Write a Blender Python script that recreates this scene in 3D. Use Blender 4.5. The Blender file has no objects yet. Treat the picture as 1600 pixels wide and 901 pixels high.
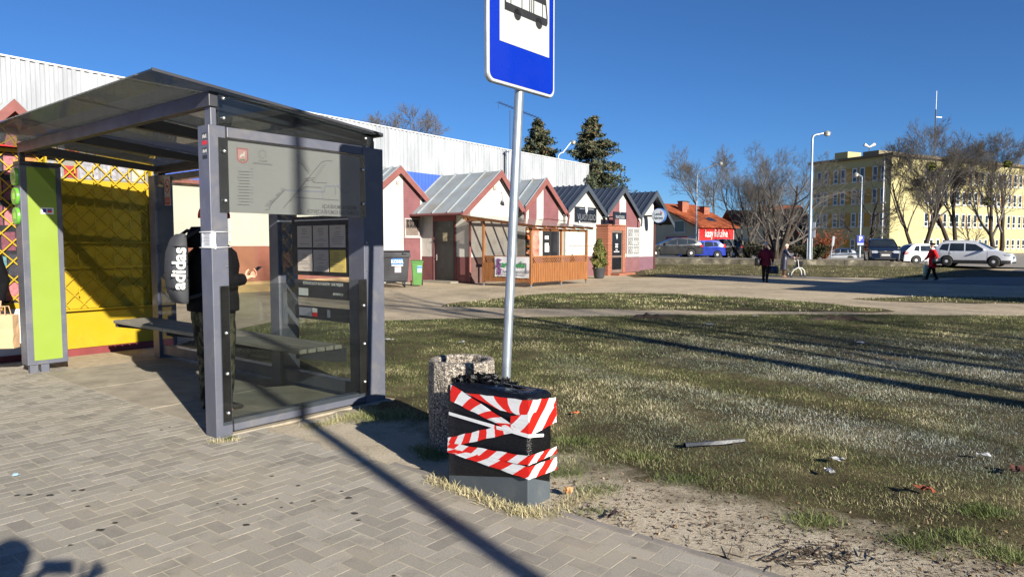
import bpy, bmesh, math, random
import numpy as np
from mathutils import Vector, Matrix
random.seed(7); rng = np.random.default_rng(7)
R = math.radians
scene = bpy.context.scene
COL = scene.collection

# ---------------------------------------------------------------- layout: the street grid
# grid axes: s runs along b (away, to the right), t along a (away, to the left); the kerb, the
# shelter, the kiosk and the sheds are all square to this grid
TH = R(51.3); CB, SB = math.cos(TH), math.sin(TH)
EYE = 1.6; FPX = 1080.0; PITCH = R(3.63)
def W(s, t, z=0.0): return Vector((s*CB - t*SB, s*SB + t*CB, z))
def _ray(u, v):
    x = (u-800)/FPX; y = (450.5-v)/FPX
    return (x, math.cos(PITCH)+y*math.sin(PITCH), -math.sin(PITCH)+y*math.cos(PITCH))
def G(u, v, z=0.0):
    d = _ray(u, v); k = (z-EYE)/d[2]; return Vector((d[0]*k, d[1]*k, z))
def P(u, v, Y):
    d = _ray(u, v); k = Y/d[1]; return Vector((d[0]*k, Y, EYE+d[2]*k))
def gt(u, v, t):
    d = _ray(u, v); k = t/(-d[0]*SB+d[1]*CB); return (k*(d[0]*CB+d[1]*SB), EYE+k*d[2])
def gs(u, v, s):
    d = _ray(u, v); k = s/(d[0]*CB+d[1]*SB); return (k*(-d[0]*SB+d[1]*CB), EYE+k*d[2])

# ---------------------------------------------------------------- objects
def tag(o, label=None, cat=None, group=None, kind=None):
    if label: o['label'] = label
    if cat: o['category'] = cat
    if group: o['group'] = group
    if kind: o['kind'] = kind
    return o
def thing(name, label, cat, loc=(0, 0, 0), rz=0.0, group=None):
    o = bpy.data.objects.new(name, None); COL.objects.link(o)
    o.empty_display_size = .2
    o.location = loc; o.rotation_euler = (0, 0, rz)
    return tag(o, label, cat, group)
def gthing(name, label, cat, s, t, z=0.0, group=None):
    return thing(name, label, cat, W(s, t, z), TH, group)
def copy_tree(o, parent=None):
    c = o.copy(); COL.objects.link(c)
    if parent: c.parent = parent
    for ch in list(o.children): copy_tree(ch, c)
    return c

class MB:
    """collects geometry in one frame; o is subtracted from every point"""
    def __init__(self, o=(0, 0, 0)):
        self.o = Vector((o[0], o[1], o[2] if len(o) > 2 else 0)); self.V = []; self.F = []; self.S = []; self.I = []
    def add(self, vs, fs, mi=0, smooth=False):
        n = len(self.V); o = self.o
        self.V.extend([(v[0]-o.x, v[1]-o.y, v[2]-o.z) for v in vs])
        for f in fs:
            self.F.append([i+n for i in f]); self.S.append(smooth); self.I.append(mi)
        return self
    def box(self, x0, x1, y0, y1, z0, z1, mi=0):
        if x0 > x1: x0, x1 = x1, x0
        if y0 > y1: y0, y1 = y1, y0
        if z0 > z1: z0, z1 = z1, z0
        v = [(x0,y0,z0),(x1,y0,z0),(x1,y1,z0),(x0,y1,z0),(x0,y0,z1),(x1,y0,z1),(x1,y1,z1),(x0,y1,z1)]
        f = [(0,3,2,1),(4,5,6,7),(0,1,5,4),(1,2,6,5),(2,3,7,6),(3,0,4,7)]
        return self.add(v, f, mi)
    def beam(self, p0, p1, w, h, up=(0, 0, 1), mi=0):
        p0 = Vector(p0); p1 = Vector(p1); d = (p1-p0).normalized(); u = Vector(up)
        r = d.cross(u)
        if r.length < 1e-5: r = d.cross(Vector((1, 0, 0)))
        r.normalize(); u = r.cross(d).normalized()
        v = []
        for p in (p0, p1):
            for a, b in ((-1,-1),(1,-1),(1,1),(-1,1)):
                v.append(p + r*(a*w/2) + u*(b*h/2))
        return self.add(v, [(0,1,2,3),(7,6,5,4),(0,4,5,1),(1,5,6,2),(2,6,7,3),(3,7,4,0)], mi)
    def tube(self, pts, rad, n=8, cap=True, mi=0, smooth=True):
        pts = [Vector(p) for p in pts]
        if not hasattr(rad, '__len__'): rad = [rad]*len(pts)
        vs = []; fs = []; prev = None
        for i, p in enumerate(pts):
            a = pts[max(i-1, 0)]; b = pts[min(i+1, len(pts)-1)]
            d = (b-a)
            d = d.normalized() if d.length > 1e-9 else Vector((0, 0, 1))
            if prev is None:
                u = d.orthogonal().normalized()
            else:
                u = prev - d*prev.dot(d)
                u = u.normalized() if u.length > 1e-6 else d.orthogonal().normalized()
            prev = u; w = d.cross(u)
            for k in range(n):
                a_ = 2*math.pi*k/n
                vs.append(p + (u*math.cos(a_) + w*math.sin(a_))*rad[i])
        for i in range(len(pts)-1):
            for k in range(n):
                k2 = (k+1) % n
                fs.append((i*n+k, i*n+k2, (i+1)*n+k2, (i+1)*n+k))
        self.add(vs, fs, mi, smooth)
        if cap:
            m = len(pts)-1
            self.add(vs[:n], [tuple(reversed(range(n)))], mi)
            self.add(vs[m*n:m*n+n], [tuple(range(n))], mi)
        return self
    def lathe(self, prof, n=24, c=(0, 0, 0), axis='z', mi=0, smooth=True, cap=True):
        vs = []; fs = []; c = Vector(c)
        def pt(r, z, a):
            x, y = r*math.cos(a), r*math.sin(a)
            if axis == 'z': return c+Vector((x, y, z))
            if axis == 'x': return c+Vector((z, x, y))
            return c+Vector((x, z, -y)) if False else c+Vector((y, z, x))
        for r, z in prof:
            for k in range(n): vs.append(pt(r, z, 2*math.pi*k/n))
        for i in range(len(prof)-1):
            for k in range(n):
                k2 = (k+1) % n
                fs.append((i*n+k, i*n+k2, (i+1)*n+k2, (i+1)*n+k))
        self.add(vs, fs, mi, smooth)
        if cap:
            m = len(prof)-1
            if prof[0][0] > 1e-4: self.add(vs[:n], [tuple(reversed(range(n)))], mi)
            if prof[m][0] > 1e-4: self.add(vs[m*n:m*n+n], [tuple(range(n))], mi)
        return self
    def prism(self, poly, off, mi=0):
        """3-D polygon extruded along the vector off"""
        poly = [Vector(p) for p in poly]; off = Vector(off); n = len(poly)
        vs = poly + [p+off for p in poly]
        fs = [tuple(reversed(range(n))), tuple(range(n, 2*n))]
        for k in range(n):
            k2 = (k+1) % n; fs.append((k, k2, n+k2, n+k))
        return self.add(vs, fs, mi)
    def poly(self, pts, mi=0, smooth=False): return self.add(pts, [tuple(range(len(pts)))], mi, smooth)
    def ball(self, c, r, nu=12, nv=8, mi=0):
        if not hasattr(r, '__len__'): r = (r, r, r)
        c = Vector(c); vs = [c+Vector((0, 0, -r[2]))]; fs = []
        for j in range(1, nv):
            th = math.pi*j/nv
            for i in range(nu):
                a = 2*math.pi*i/nu
                vs.append(c+Vector((r[0]*math.sin(th)*math.cos(a), r[1]*math.sin(th)*math.sin(a), -r[2]*math.cos(th))))
        vs.append(c+Vector((0, 0, r[2]))); top = len(vs)-1
        for i in range(nu):
            fs.append((0, 1+(i+1) % nu, 1+i))
            fs.append((top, top-nu+i, top-nu+(i+1) % nu))
        for j in range(nv-2):
            for i in range(nu):
                a = 1+j*nu+i; b = 1+j*nu+(i+1) % nu
                fs.append((a, b, b+nu, a+nu))
        return self.add(vs, fs, mi, True)
    def grid(self, rows, mi=0, smooth=True, closed=False):
        m = len(rows[0]); vs = [p for r in rows for p in r]; fs = []
        for i in range(len(rows)-1):
            for k in range(m if closed else m-1):
                k2 = (k+1) % m
                fs.append((i*m+k, i*m+k2, (i+1)*m+k2, (i+1)*m+k))
        return self.add(vs, fs, mi, smooth)
    def xform(self, M):
        self.V = [tuple(M @ Vector(v)) for v in self.V]; return self
    def build(self, name, mats, parent=None, loc=None, rz=None, bevel=0, seg=2, fix=True):
        me = bpy.data.meshes.new(name)
        me.from_pydata(self.V, [], self.F)
        if not isinstance(mats, (list, tuple)): mats = [mats]
        for m in mats: me.materials.append(m)
        if len(mats) > 1: me.polygons.foreach_set('material_index', self.I)
        me.polygons.foreach_set('use_smooth', self.S)
        if fix:
            bm = bmesh.new(); bm.from_mesh(me); bmesh.ops.recalc_face_normals(bm, faces=bm.faces); bm.to_mesh(me); bm.free()
        me.update()
        o = bpy.data.objects.new(name, me); COL.objects.link(o)
        if parent: o.parent = parent
        if loc is not None: o.location = loc
        if rz is not None: o.rotation_euler = (0, 0, rz)
        if bevel:
            b = o.modifiers.new('bevel', 'BEVEL'); b.width = bevel; b.segments = seg; b.limit_method = 'ANGLE'; b.angle_limit = R(40)
        return o

def face_frame(origin, right, normal):
    r = Vector(right).normalized(); n = Vector(normal).normalized(); u = n.cross(r)
    M = Matrix((r, u, n)).transposed().to_4x4(); M.translation = Vector(origin); return M
def text_geo(txt, size, ext=0.001, align='CENTER', shear=0, bold=0.0, squeeze=1.0):
    cu = bpy.data.curves.new('lettering', 'FONT'); cu.body = txt; cu.size = size; cu.extrude = ext
    cu.align_x = align; cu.align_y = 'CENTER'; cu.shear = shear; cu.offset = bold; cu.resolution_u = 3
    ob = bpy.data.objects.new('lettering', cu); COL.objects.link(ob)
    bpy.context.view_layer.update()
    me = bpy.data.meshes.new_from_object(ob.evaluated_get(bpy.context.evaluated_depsgraph_get()))
    vs = [(v.co.x*squeeze, v.co.y, v.co.z) for v in me.vertices]; fs = [tuple(p.vertices) for p in me.polygons]
    bpy.data.objects.remove(ob); bpy.data.curves.remove(cu); bpy.data.meshes.remove(me)
    return vs, fs
def put_text(mb, txt, size, M, mi=0, mirror=False, **k):
    vs, fs = text_geo(txt, size, **k)
    if mirror: vs = [(-x, y, z) for x, y, z in vs]
    mb.add([M @ Vector(v) for v in vs], fs, mi)

# ---------------------------------------------------------------- materials
def srgb(r, g, b):
    f = lambda c: (c/255/12.92 if c/255 <= .04045 else ((c/255+.055)/1.055)**2.4)
    return (f(r), f(g), f(b))
class NT:
    def __init__(s, name):
        s.m = bpy.data.materials.new(name); s.m.use_nodes = True; s.t = s.m.node_tree; s.t.nodes.clear()
        s.out = s.n('ShaderNodeOutputMaterial')
    def n(s, typ, **kw):
        x = s.t.nodes.new(typ)
        for k, v in kw.items(): setattr(x, k, v)
        return x
    def l(s, a, b): s.t.links.new(a, b)
    def noise(s, vec, scale, detail=4, rough=.55, dist=0):
        x = s.n('ShaderNodeTexNoise'); x.inputs['Scale'].default_value = scale; x.inputs['Detail'].default_value = detail
        x.inputs['Roughness'].default_value = rough; x.inputs['Distortion'].default_value = dist
        if vec is not None: s.l(vec, x.inputs['Vector'])
        return x.outputs['Fac']
    def ramp(s, fac, stops):
        x = s.n('ShaderNodeValToRGB'); e = x.color_ramp.elements
        while len(e) > len(stops): e.remove(e[-1])
        while len(e) < len(stops): e.new(0.5)
        for i, (p, c) in enumerate(stops):
            e[i].position = p; e[i].color = (c[0], c[1], c[2], 1) if hasattr(c, '__len__') else (c, c, c, 1)
        s.l(fac, x.inputs['Fac']); return x.outputs['Color']
    def mix(s, fac, a, b, mode='MIX'):
        x = s.n('ShaderNodeMix', data_type='RGBA', blend_type=mode)
        for k, v in ((0, fac), (6, a), (7, b)):
            if hasattr(v, 'is_output'): s.l(v, x.inputs[k])
            elif k == 0: x.inputs[0].default_value = v
            else: x.inputs[k].default_value = (v[0], v[1], v[2], 1)
        return x.outputs[2]
    def math(s, op, a, b=None):
        x = s.n('ShaderNodeMath', operation=op)
        for i, v in enumerate((a, b)):
            if v is None: continue
            if hasattr(v, 'is_output'): s.l(v, x.inputs[i])
            else: x.inputs[i].default_value = v
        return x.outputs[0]
    def coord(s, kind='Object', scale=None):
        c = s.n('ShaderNodeTexCoord').outputs[kind]
        if scale:
            m = s.n('ShaderNodeMapping'); m.inputs['Scale'].default_value = scale; s.l(c, m.inputs['Vector']); c = m.outputs[0]
        return c
    def bsdf(s, col, rough=.6, metal=0, spec=.5, bump=None, bstr=.3, bdist=.01, coat=0, sheen=0):
        b = s.n('ShaderNodeBsdfPrincipled')
        for k, v in (('Base Color', col), ('Roughness', rough), ('Metallic', metal)):
            if hasattr(v, 'is_output'): s.l(v, b.inputs[k])
            else: b.inputs[k].default_value = (v[0], v[1], v[2], 1) if hasattr(v, '__len__') else v
        b.inputs['Specular IOR Level'].default_value = spec
        b.inputs['Coat Weight'].default_value = coat; b.inputs['Coat Roughness'].default_value = .05
        b.inputs['Sheen Weight'].default_value = sheen
        if bump is not None:
            x = s.n('ShaderNodeBump'); x.inputs['Strength'].default_value = bstr; x.inputs['Distance'].default_value = bdist
            s.l(bump, x.inputs['Height']); s.l(x.outputs[0], b.inputs['Normal'])
        s.l(b.outputs[0], s.out.inputs[0]); return b

_mc = {}
def mat(name, col, rough=.6, metal=0, var=.15, vs=4, bump=0, bs=60, spec=.5, coat=0, dirt=None, sheen=0, stretch=None):
    """plain painted / cloth / metal surface: two octaves of tone, optional dirt blotches, fine bump"""
    if name in _mc: return _mc[name]
    t = NT(name); c = t.coord('Object', stretch)
    n1 = t.noise(c, vs, 5)
    a = tuple(x*(1-var) for x in col); b = tuple(min(1, x*(1+var)) for x in col)
    k = t.ramp(n1, [(.3, a), (.7, b)])
    if dirt:
        dc, amt, ds = dirt
        n2 = t.noise(c, ds, 6, .65, .5)
        k = t.mix(t.ramp(n2, [(.5, (0, 0, 0)), (.75, (amt,)*3)]), k, dc)
    rr = t.ramp(t.noise(c, vs*2.3, 3), [(.3, (max(0, rough-.08),)*3), (.7, (min(1, rough+.08),)*3)])
    t.bsdf(k, rr, metal, spec, t.noise(c, bs, 4) if bump else None, bump, .01, coat, sheen)
    _mc[name] = t.m; return t.m
def glass(name, tint, gloss=1.0, rough=.01, dust=0.0, dustcol=(.5, .5, .48), glow=0.0):
    if name in _mc: return _mc[name]
    t = NT(name)
    tr = t.n('ShaderNodeBsdfTransparent'); tr.inputs[0].default_value = (*tint, 1)
    gl = t.n('ShaderNodeBsdfGlossy'); gl.inputs['Roughness'].default_value = rough; gl.inputs[0].default_value = (gloss, gloss, gloss, 1)
    fr = t.n('ShaderNodeFresnel'); ge = t.n('ShaderNodeNewGeometry')     # both skins of a sheet reflect alike
    t.l(t.math('SUBTRACT', 1.45, t.math('MULTIPLY', ge.outputs['Backfacing'], .76)), fr.inputs[0])
    mx = t.n('ShaderNodeMixShader'); t.l(fr.outputs[0], mx.inputs[0]); t.l(tr.outputs[0], mx.inputs[1]); t.l(gl.outputs[0], mx.inputs[2])
    o = mx.outputs[0]
    if dust:
        df = t.n('ShaderNodeBsdfDiffuse'); df.inputs[0].default_value = (*dustcol, 1)
        if glow:        # grime on a roof sheet also lets some sun through
            tl = t.n('ShaderNodeBsdfTranslucent'); tl.inputs[0].default_value = (*dustcol, 1); m3 = t.n('ShaderNodeMixShader'); m3.inputs[0].default_value = glow
            t.l(df.outputs[0], m3.inputs[1]); t.l(tl.outputs[0], m3.inputs[2]); df = m3
        m2 = t.n('ShaderNodeMixShader')
        f = t.ramp(t.noise(t.coord(), 3.0, 8, .7), [(.35, (dust*.3,)*3), (.8, (dust,)*3)])
        t.l(f, m2.inputs[0]); t.l(o, m2.inputs[1]); t.l(df.outputs[0], m2.inputs[2]); o = m2.outputs[0]
    t.l(o, t.out.inputs[0]); _mc[name] = t.m; return t.m

M_ANTHRA = mat('anthracite_paint', srgb(84, 87, 98), .42, .0, .09, 3, .05, 120, dirt=(srgb(124, 118, 108), .4, 5))
M_DARKST = mat('dark_steel_paint', srgb(52, 53, 58), .45, 0, .1, 2, .03, 150)
M_FRIT = mat('black_glass_edge', (.006, .008, .01), .08, 0, .1, 3)
M_BOLT = mat('steel_bolt', (.62, .62, .6), .3, .9, .1, 20)
M_GALV = mat('galvanised_steel', srgb(168, 178, 186), .42, .75, .12, 14, .05, 120, dirt=(srgb(104, 104, 100), .6, 10), stretch=(1, 1, .3))
M_WOODDK = mat('weathered_grey_plank', srgb(128, 123, 112), .75, 0, .3, 3, .25, 40, stretch=(8, .6, 8), dirt=(srgb(60, 70, 45), .4, 3))
M_BLACK = mat('matt_black', (.012, .012, .013), .6, 0, .2, 6)
M_RUBBER = mat('black_rubber', (.016, .016, .017), .8, 0, .25, 10, .1, 80)
M_WHITE = mat('white_paint', (.62, .62, .6), .5, 0, .05, 3)
M_PAPER = mat('white_paper', (.7, .71, .72), .8, 0, .04, 8)
M_INK = mat('black_ink', (.02, .02, .022), .7, 0, .05, 8)
M_RED = mat('signal_red', srgb(205, 22, 20), .45, 0, .06, 4)
M_WIN = mat('window_glass', (.012, .016, .02), .06, 0, .3, .7, spec=.8)
M_PVC = mat('white_window_frame', (.6, .6, .58), .4, 0, .04, 3)
# ---------------------------------------------------------------- camera, sky, sun
cam = bpy.data.cameras.new('camera'); camo = bpy.data.objects.new('camera', cam); COL.objects.link(camo)
camo.location = (0, 0, EYE); camo.rotation_euler = (R(90)-PITCH, 0, 0)
cam.sensor_width = 36; cam.lens = 36*FPX/1600; cam.clip_start = .05; cam.clip_end = 3000
scene.camera = camo
SUN_EL, SUN_D = R(21.3), Vector((.552, -.834))      # horizontal direction towards the sun
world = bpy.data.worlds.new('World'); scene.world = world; world.use_nodes = True
wn = world.node_tree; wn.nodes.clear()
sky = wn.nodes.new('ShaderNodeTexSky'); sky.sky_type = 'NISHITA'; sky.sun_disc = False
sky.sun_elevation = SUN_EL; sky.sun_rotation = math.atan2(SUN_D.x, SUN_D.y)
sky.altitude = 1200; sky.air_density = 1.0; sky.dust_density = 0; sky.ozone_density = 10
bg = wn.nodes.new('ShaderNodeBackground'); bg.inputs[1].default_value = .055
wo = wn.nodes.new('ShaderNodeOutputWorld')
wn.links.new(sky.outputs[0], bg.inputs[0]); wn.links.new(bg.outputs[0], wo.inputs[0])
sl = bpy.data.lights.new('sun', 'SUN'); sl.energy = 5.0; sl.angle = R(.53); sl.color = (1, .93, .82)
so = bpy.data.objects.new('sun', sl); COL.objects.link(so)
sd = Vector((SUN_D.x*math.cos(SUN_EL), SUN_D.y*math.cos(SUN_EL), math.sin(SUN_EL)))
so.rotation_euler = sd.to_track_quat('Z', 'Y').to_euler(); so.location = (20, -30, 30)
vs_ = scene.view_settings; vs_.view_transform = 'Standard'; vs_.look = 'None'; vs_.exposure = 1.1; vs_.gamma = 1; vs_.use_curve_mapping = False
scene.render.engine = 'CYCLES'; scene.cycles.max_bounces = 8; scene.cycles.transparent_max_bounces = 24
scene.cycles.caustics_reflective = False; scene.cycles.caustics_refractive = False
scene.cycles.use_denoising = True

# ---------------------------------------------------------------- ground sheets
def ground_mat():
    t = NT('packed_gravel_and_sand'); c = t.coord('Object')
    a = t.ramp(t.noise(c, .35, 8, .6), [(.3, srgb(150, 138, 116)), (.5, srgb(176, 161, 136)), (.7, srgb(192, 177, 150))])
    f = t.ramp(t.noise(c, 9, 8, .7), [(.3, (.72,)*3), (.7, (1.15,)*3)])
    k = t.mix(1.0, a, f, 'MULTIPLY')
    sp = t.ramp(t.noise(c, 60, 3, .6), [(.62, (0, 0, 0)), (.7, (.5,)*3)])
    k = t.mix(sp, k, srgb(90, 84, 76))
    k = t.mix(t.ramp(t.noise(c, 1.1, 8, .7, .6), [(.5, (0, 0, 0)), (.72, (.5,)*3)]), k, srgb(112, 104, 82))
    t.bsdf(k, .92, 0, .2, t.noise(c, 30, 6, .7), .6, .02); return t.m
M_GROUND = ground_mat()
g = MB(); g.poly([(-600, -300, -.012), (600, -300, -.012), (900, 1200, -.012), (-900, 1200, -.012)])
tag(g.build('ground', M_GROUND), kind='structure')

def soil(t):
    c = t.coord('Object')
    a = t.ramp(t.noise(c, 1.3, 8, .65), [(.3, srgb(56, 50, 36)), (.5, srgb(84, 76, 52)), (.7, srgb(126, 112, 84))])
    return t.mix(1.0, a, t.ramp(t.noise(c, 14, 8, .75), [(.3, (.6,)*3), (.7, (1.3,)*3)]), 'MULTIPLY')
def lawn_mat():
    t = NT('winter_lawn_soil'); t.bsdf(soil(t), .95, 0, .15, t.noise(t.coord('Object'), 25, 6, .75), .8, .03); return t.m
M_LAWN = lawn_mat()
def sheet(name, pts, z, m, kind='structure', wob=.25, step=.5, seed=1):
    """flat sheet with a ragged outline"""
    r = random.Random(seed); out = []
    n = len(pts)
    for i in range(n):
        a = Vector(pts[i][:2]); b = Vector(pts[(i+1) % n][:2]); L = (b-a).length; k = max(1, int(L/step))
        w = min(wob, L*.2); nrm = Vector((-(b-a).y, (b-a).x)).normalized()
        for j in range(k):
            p = a.lerp(b, j/k) + (nrm*r.uniform(-w, w) if j else Vector((0, 0)))
            out.append((p.x, p.y, z))
    mb = MB(); mb.poly(out); return tag(mb.build(name, m), kind=kind)
def S2(*st): return [tuple(W(s, t)[:2]) for s, t in st]
LAWN = [tuple(W(3.42, -9)[:2]), tuple(W(3.42, 5.2)[:2]), tuple(W(4.85, 5.3)[:2]), tuple(W(4.85, 10.9)[:2]), tuple(W(5.3, 11.1)[:2]), tuple(W(8.6, 13.2)[:2]),
        (-2.7, 14.6), (2.9, 15.7), (7, 15.9), (11.45, 15.6), (18, 15.4), (30, 14.0), (32, -8)]
sheet('lawn', LAWN, -.004, M_LAWN, wob=.12, step=.4)
STRIP = [tuple(G(u, v)[:2]) for u, v in ((690, 478), (770, 466), (860, 458), (950, 457), (1060, 459), (1160, 464), (1260, 471), (1330, 478), (1400, 486), (1250, 486), (1100, 485), (1000, 484), (900, 482), (800, 481))]
sheet('grass_strip_soil', STRIP, -.004, M_LAWN, wob=.3, step=.6, seed=2)
STRIP2 = [tuple(G(u, v)[:2]) for u, v in ((1010, 430), (1120, 430), (1250, 430), (1440, 438), (1490, 432))]+[(29.5, 46.05), (24, 46.05), (16, 46.05), (8.7, 46.05)]
def verge_z(X, Y):      # the verge climbs to the foot of the low wall
    y0 = np.interp(X, [8, 14, 19, 24], [36.2, 36.2, 33, 33]); return np.clip((Y-y0)/(46-y0), 0, 1)**1.6*np.interp(X, [8, 14, 20, 26, 30], [.30, .28, .24, .14, .03])-.004
mb = MB(); rows = []
for Y in np.linspace(33, 46.2, 12): rows.append([(X+(Y-40)*.0, Y, float(verge_z(X, Y))+(0 if Y > 33.1 else -.03)) for X in np.linspace(6, 30, 16)])
mb.grid(rows); tag(mb.build('wall_verge', M_LAWN), kind='structure')
STRIP3 = [tuple(G(u, v)[:2]) for u, v in ((1330, 466), (1440, 462), (1600, 464), (1750, 466), (1750, 476), (1600, 474), (1480, 472), (1380, 470))]
sheet('worn_grass_patch_soil', STRIP3, -.004, M_LAWN, wob=.3, step=.6, seed=4)
# darker tarmac path crossing in front of the low wall
def tarmac_mat(name, base):
    t = NT(name); c = t.coord('Object')
    a = t.ramp(t.noise(c, .5, 7, .6), [(.3, tuple(x*.75 for x in base)), (.7, tuple(x*1.2 for x in base))])
    f = t.ramp(t.noise(c, 40, 4, .7), [(.3, (.75,)*3), (.7, (1.2,)*3)])
    t.bsdf(t.mix(1.0, a, f, 'MULTIPLY'), .85, 0, .3, t.noise(c, 60, 4), .4, .01); return t.m
M_TARMAC = tarmac_mat('worn_tarmac', srgb(120, 116, 110))
sheet('footpath', [tuple(G(u, v)[:2]) for u, v in ((1025, 431), (1250, 434), (1400, 441), (1620, 446), (1900, 450), (1900, 415), (1600, 420), (1490, 436), (1440, 440), (1250, 431.5), (1025, 428.6))], -.001, M_TARMAC, wob=.15, step=1.5, seed=5)

# car park on its bank behind the low wall (rises to the left)
def park_z(X, Y):
    a = np.interp(X, [8, 14, 20, 25, 29, 33, 60], [.72, .66, .52, .36, .2, .07, .04])
    f = np.interp(Y, [44, 46, 56, 66, 76, 110], [1.0, 1.0, .9, .72, .62, .5])
    return float(max(.03, a*f if X < 29 else a + (Y-46)*.0035))
rows = []
for Y in [46.3, 48, 51, 54, 58, 62, 68, 76, 86, 98, 125]:
    rows.append([Vector((X, Y + (0 if Y > 47 else -.9*max(0, (X-31))/6), park_z(X, Y))) for X in [2, 8, 11, 14, 17, 20, 22, 24, 26, 28, 30, 32, 34, 38, 44, 60, 100]])
mb = MB(); mb.grid(rows); tag(mb.build('car_park', tarmac_mat('car_park_tarmac', srgb(138, 133, 124))), kind='structure')

# ---------------------------------------------------------------- pavement of herringbone pavers
def paver_mat():
    t = NT('concrete_paver'); at = t.n('ShaderNodeAttribute'); at.attribute_name = 'tone'
    c = t.coord('Object')
    k = t.ramp(at.outputs['Fac'], [(0, srgb(134, 129, 119)), (.5, srgb(148, 143, 131)), (1, srgb(160, 154, 142))])
    k = t.mix(1.0, k, t.ramp(t.noise(c, 110, 5, .8), [(.28, (.55,)*3), (.5, (1,)*3), (.74, (1.4,)*3)]), 'MULTIPLY')
    k = t.mix(t.ramp(t.noise(c, .8, 6, .6), [(.46, (0, 0, 0)), (.70, (.7,)*3)]), k, srgb(166, 156, 136))
    k = t.mix(t.ramp(t.noise(c, 3.1, 7, .7), [(.53, (0, 0, 0)), (.70, (.5,)*3)]), k, srgb(92, 88, 82))
    t.bsdf(k, .9, 0, .25, t.noise(c, 160, 4, .7), .35, .006); return t.m
M_PAVER = paver_mat()
M_SAND = (lambda t: (t.bsdf(t.mix(t.ramp(t.noise(t.coord(), 3.2, 8, .7, .5), [(.45, (0, 0, 0)), (.68, (.8,)*3)]), t.mix(1.0, t.ramp(t.noise(t.coord(), 2.2, 8, .65), [(.3, srgb(160, 148, 126)), (.7, srgb(192, 179, 154))]), t.ramp(t.noise(t.coord(), 55, 5, .75), [(.3, (.6,)*3), (.7, (1.2,)*3)]), 'MULTIPLY'), srgb(104, 90, 70)), .95, 0, .15, t.noise(t.coord(), 45, 6, .75), .9, .02), t.m)[1])(NT('dry_sand'))
# bed of sand showing in the joints
mb = MB(); mb.poly([W(-6, -9, -.0012), W(3.36, -9, -.0012), W(3.36, 11.18, -.0012), W(-6, 11.18, -.0012)])
tag(mb.build('pavement_bed', mat('joint_sand', srgb(160, 151, 132), .95, 0, .3, 3, .4, 80)), kind='structure')
u_ = .1
vs, fs, tn = [], [], []
r = random.Random(3)
for ix in range(-34, 33):
    for iy in range(-14, 112):
        k = (ix-iy) % 4
        if k == 0: x0, x1, y0, y1 = ix*u_, (ix+2)*u_, iy*u_, (iy+1)*u_
        elif k == 3: x0, x1, y0, y1 = ix*u_, (ix+1)*u_, iy*u_, (iy+2)*u_
        else: continue
        if x1 > 3.305: x1 = 3.305
        if x1-x0 < .02: continue
        p = W((x0+x1)/2, (y0+y1)/2)
        if p.y < 1.2 or p.x < -.78*p.y-1.2 or p.x > .78*p.y+1: continue
        g_ = .0042; h_ = .0024; z = r.uniform(-.0005, .0005); h = [r.uniform(-.0005, .0005) for _ in range(4)]
        n = len(vs); c = .0008; dz = .0008
        o = [(x0+g_, y0+h_), (x1-g_, y0+h_), (x1-g_, y1-h_), (x0+g_, y1-h_)]
        i_ = [(x0+g_+c, y0+h_+c), (x1-g_-c, y0+h_+c), (x1-g_-c, y1-h_-c), (x0+g_+c, y1-h_-c)]
        for q, (a, b) in enumerate(o): vs.append(W(a, b, z-dz-.004))
        for q, (a, b) in enumerate(i_): vs.append(W(a, b, z+h[q]))
        fs += [(n+4, n+5, n+6, n+7)] + [(n+q, n+(q+1) % 4, n+4+(q+1) % 4, n+4+q) for q in range(4)]
        tn += [r.random()]*5
me = bpy.data.meshes.new('pavement'); me.from_pydata([tuple(v) for v in vs], [], fs); me.materials.append(M_PAVER)
at = me.attributes.new('tone', 'FLOAT', 'FACE'); at.data.foreach_set('value', tn)
o = bpy.data.objects.new('pavement', me); COL.objects.link(o); tag(o, kind='structure')
# edging kerb of one metre stones
mb = MB()
for k in range(-3, 6):
    if k == 4 or k == 5: continue
    mb.box(3.308, 3.362, k*1.0+.004-.2, k*1.0+.996-.2, -.05, .004+r.uniform(-.003, .004))
mb.xform(Matrix.Rotation(TH, 4, 'Z'))
tag(mb.build('kerb', mat('kerb_concrete', srgb(128, 122, 114), .9, 0, .2, 5, .3, 80), bevel=.006), kind='structure')
# concrete footing slab under the shelter
mb = MB()
for a, b in ((5.42, 6.9), (6.91, 8.39), (8.4, 9.9)): mb.box(2.99, 4.75, a, b, -.05, .006)
mb.xform(Matrix.Rotation(TH, 4, 'Z'))
tag(mb.build('shelter_pavement', mat('worn_concrete_slab', srgb(150, 141, 124), .9, 0, .2, 3, .3, 60, dirt=(srgb(104, 96, 80), .6, 4)), bevel=.006), kind='structure')
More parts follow.
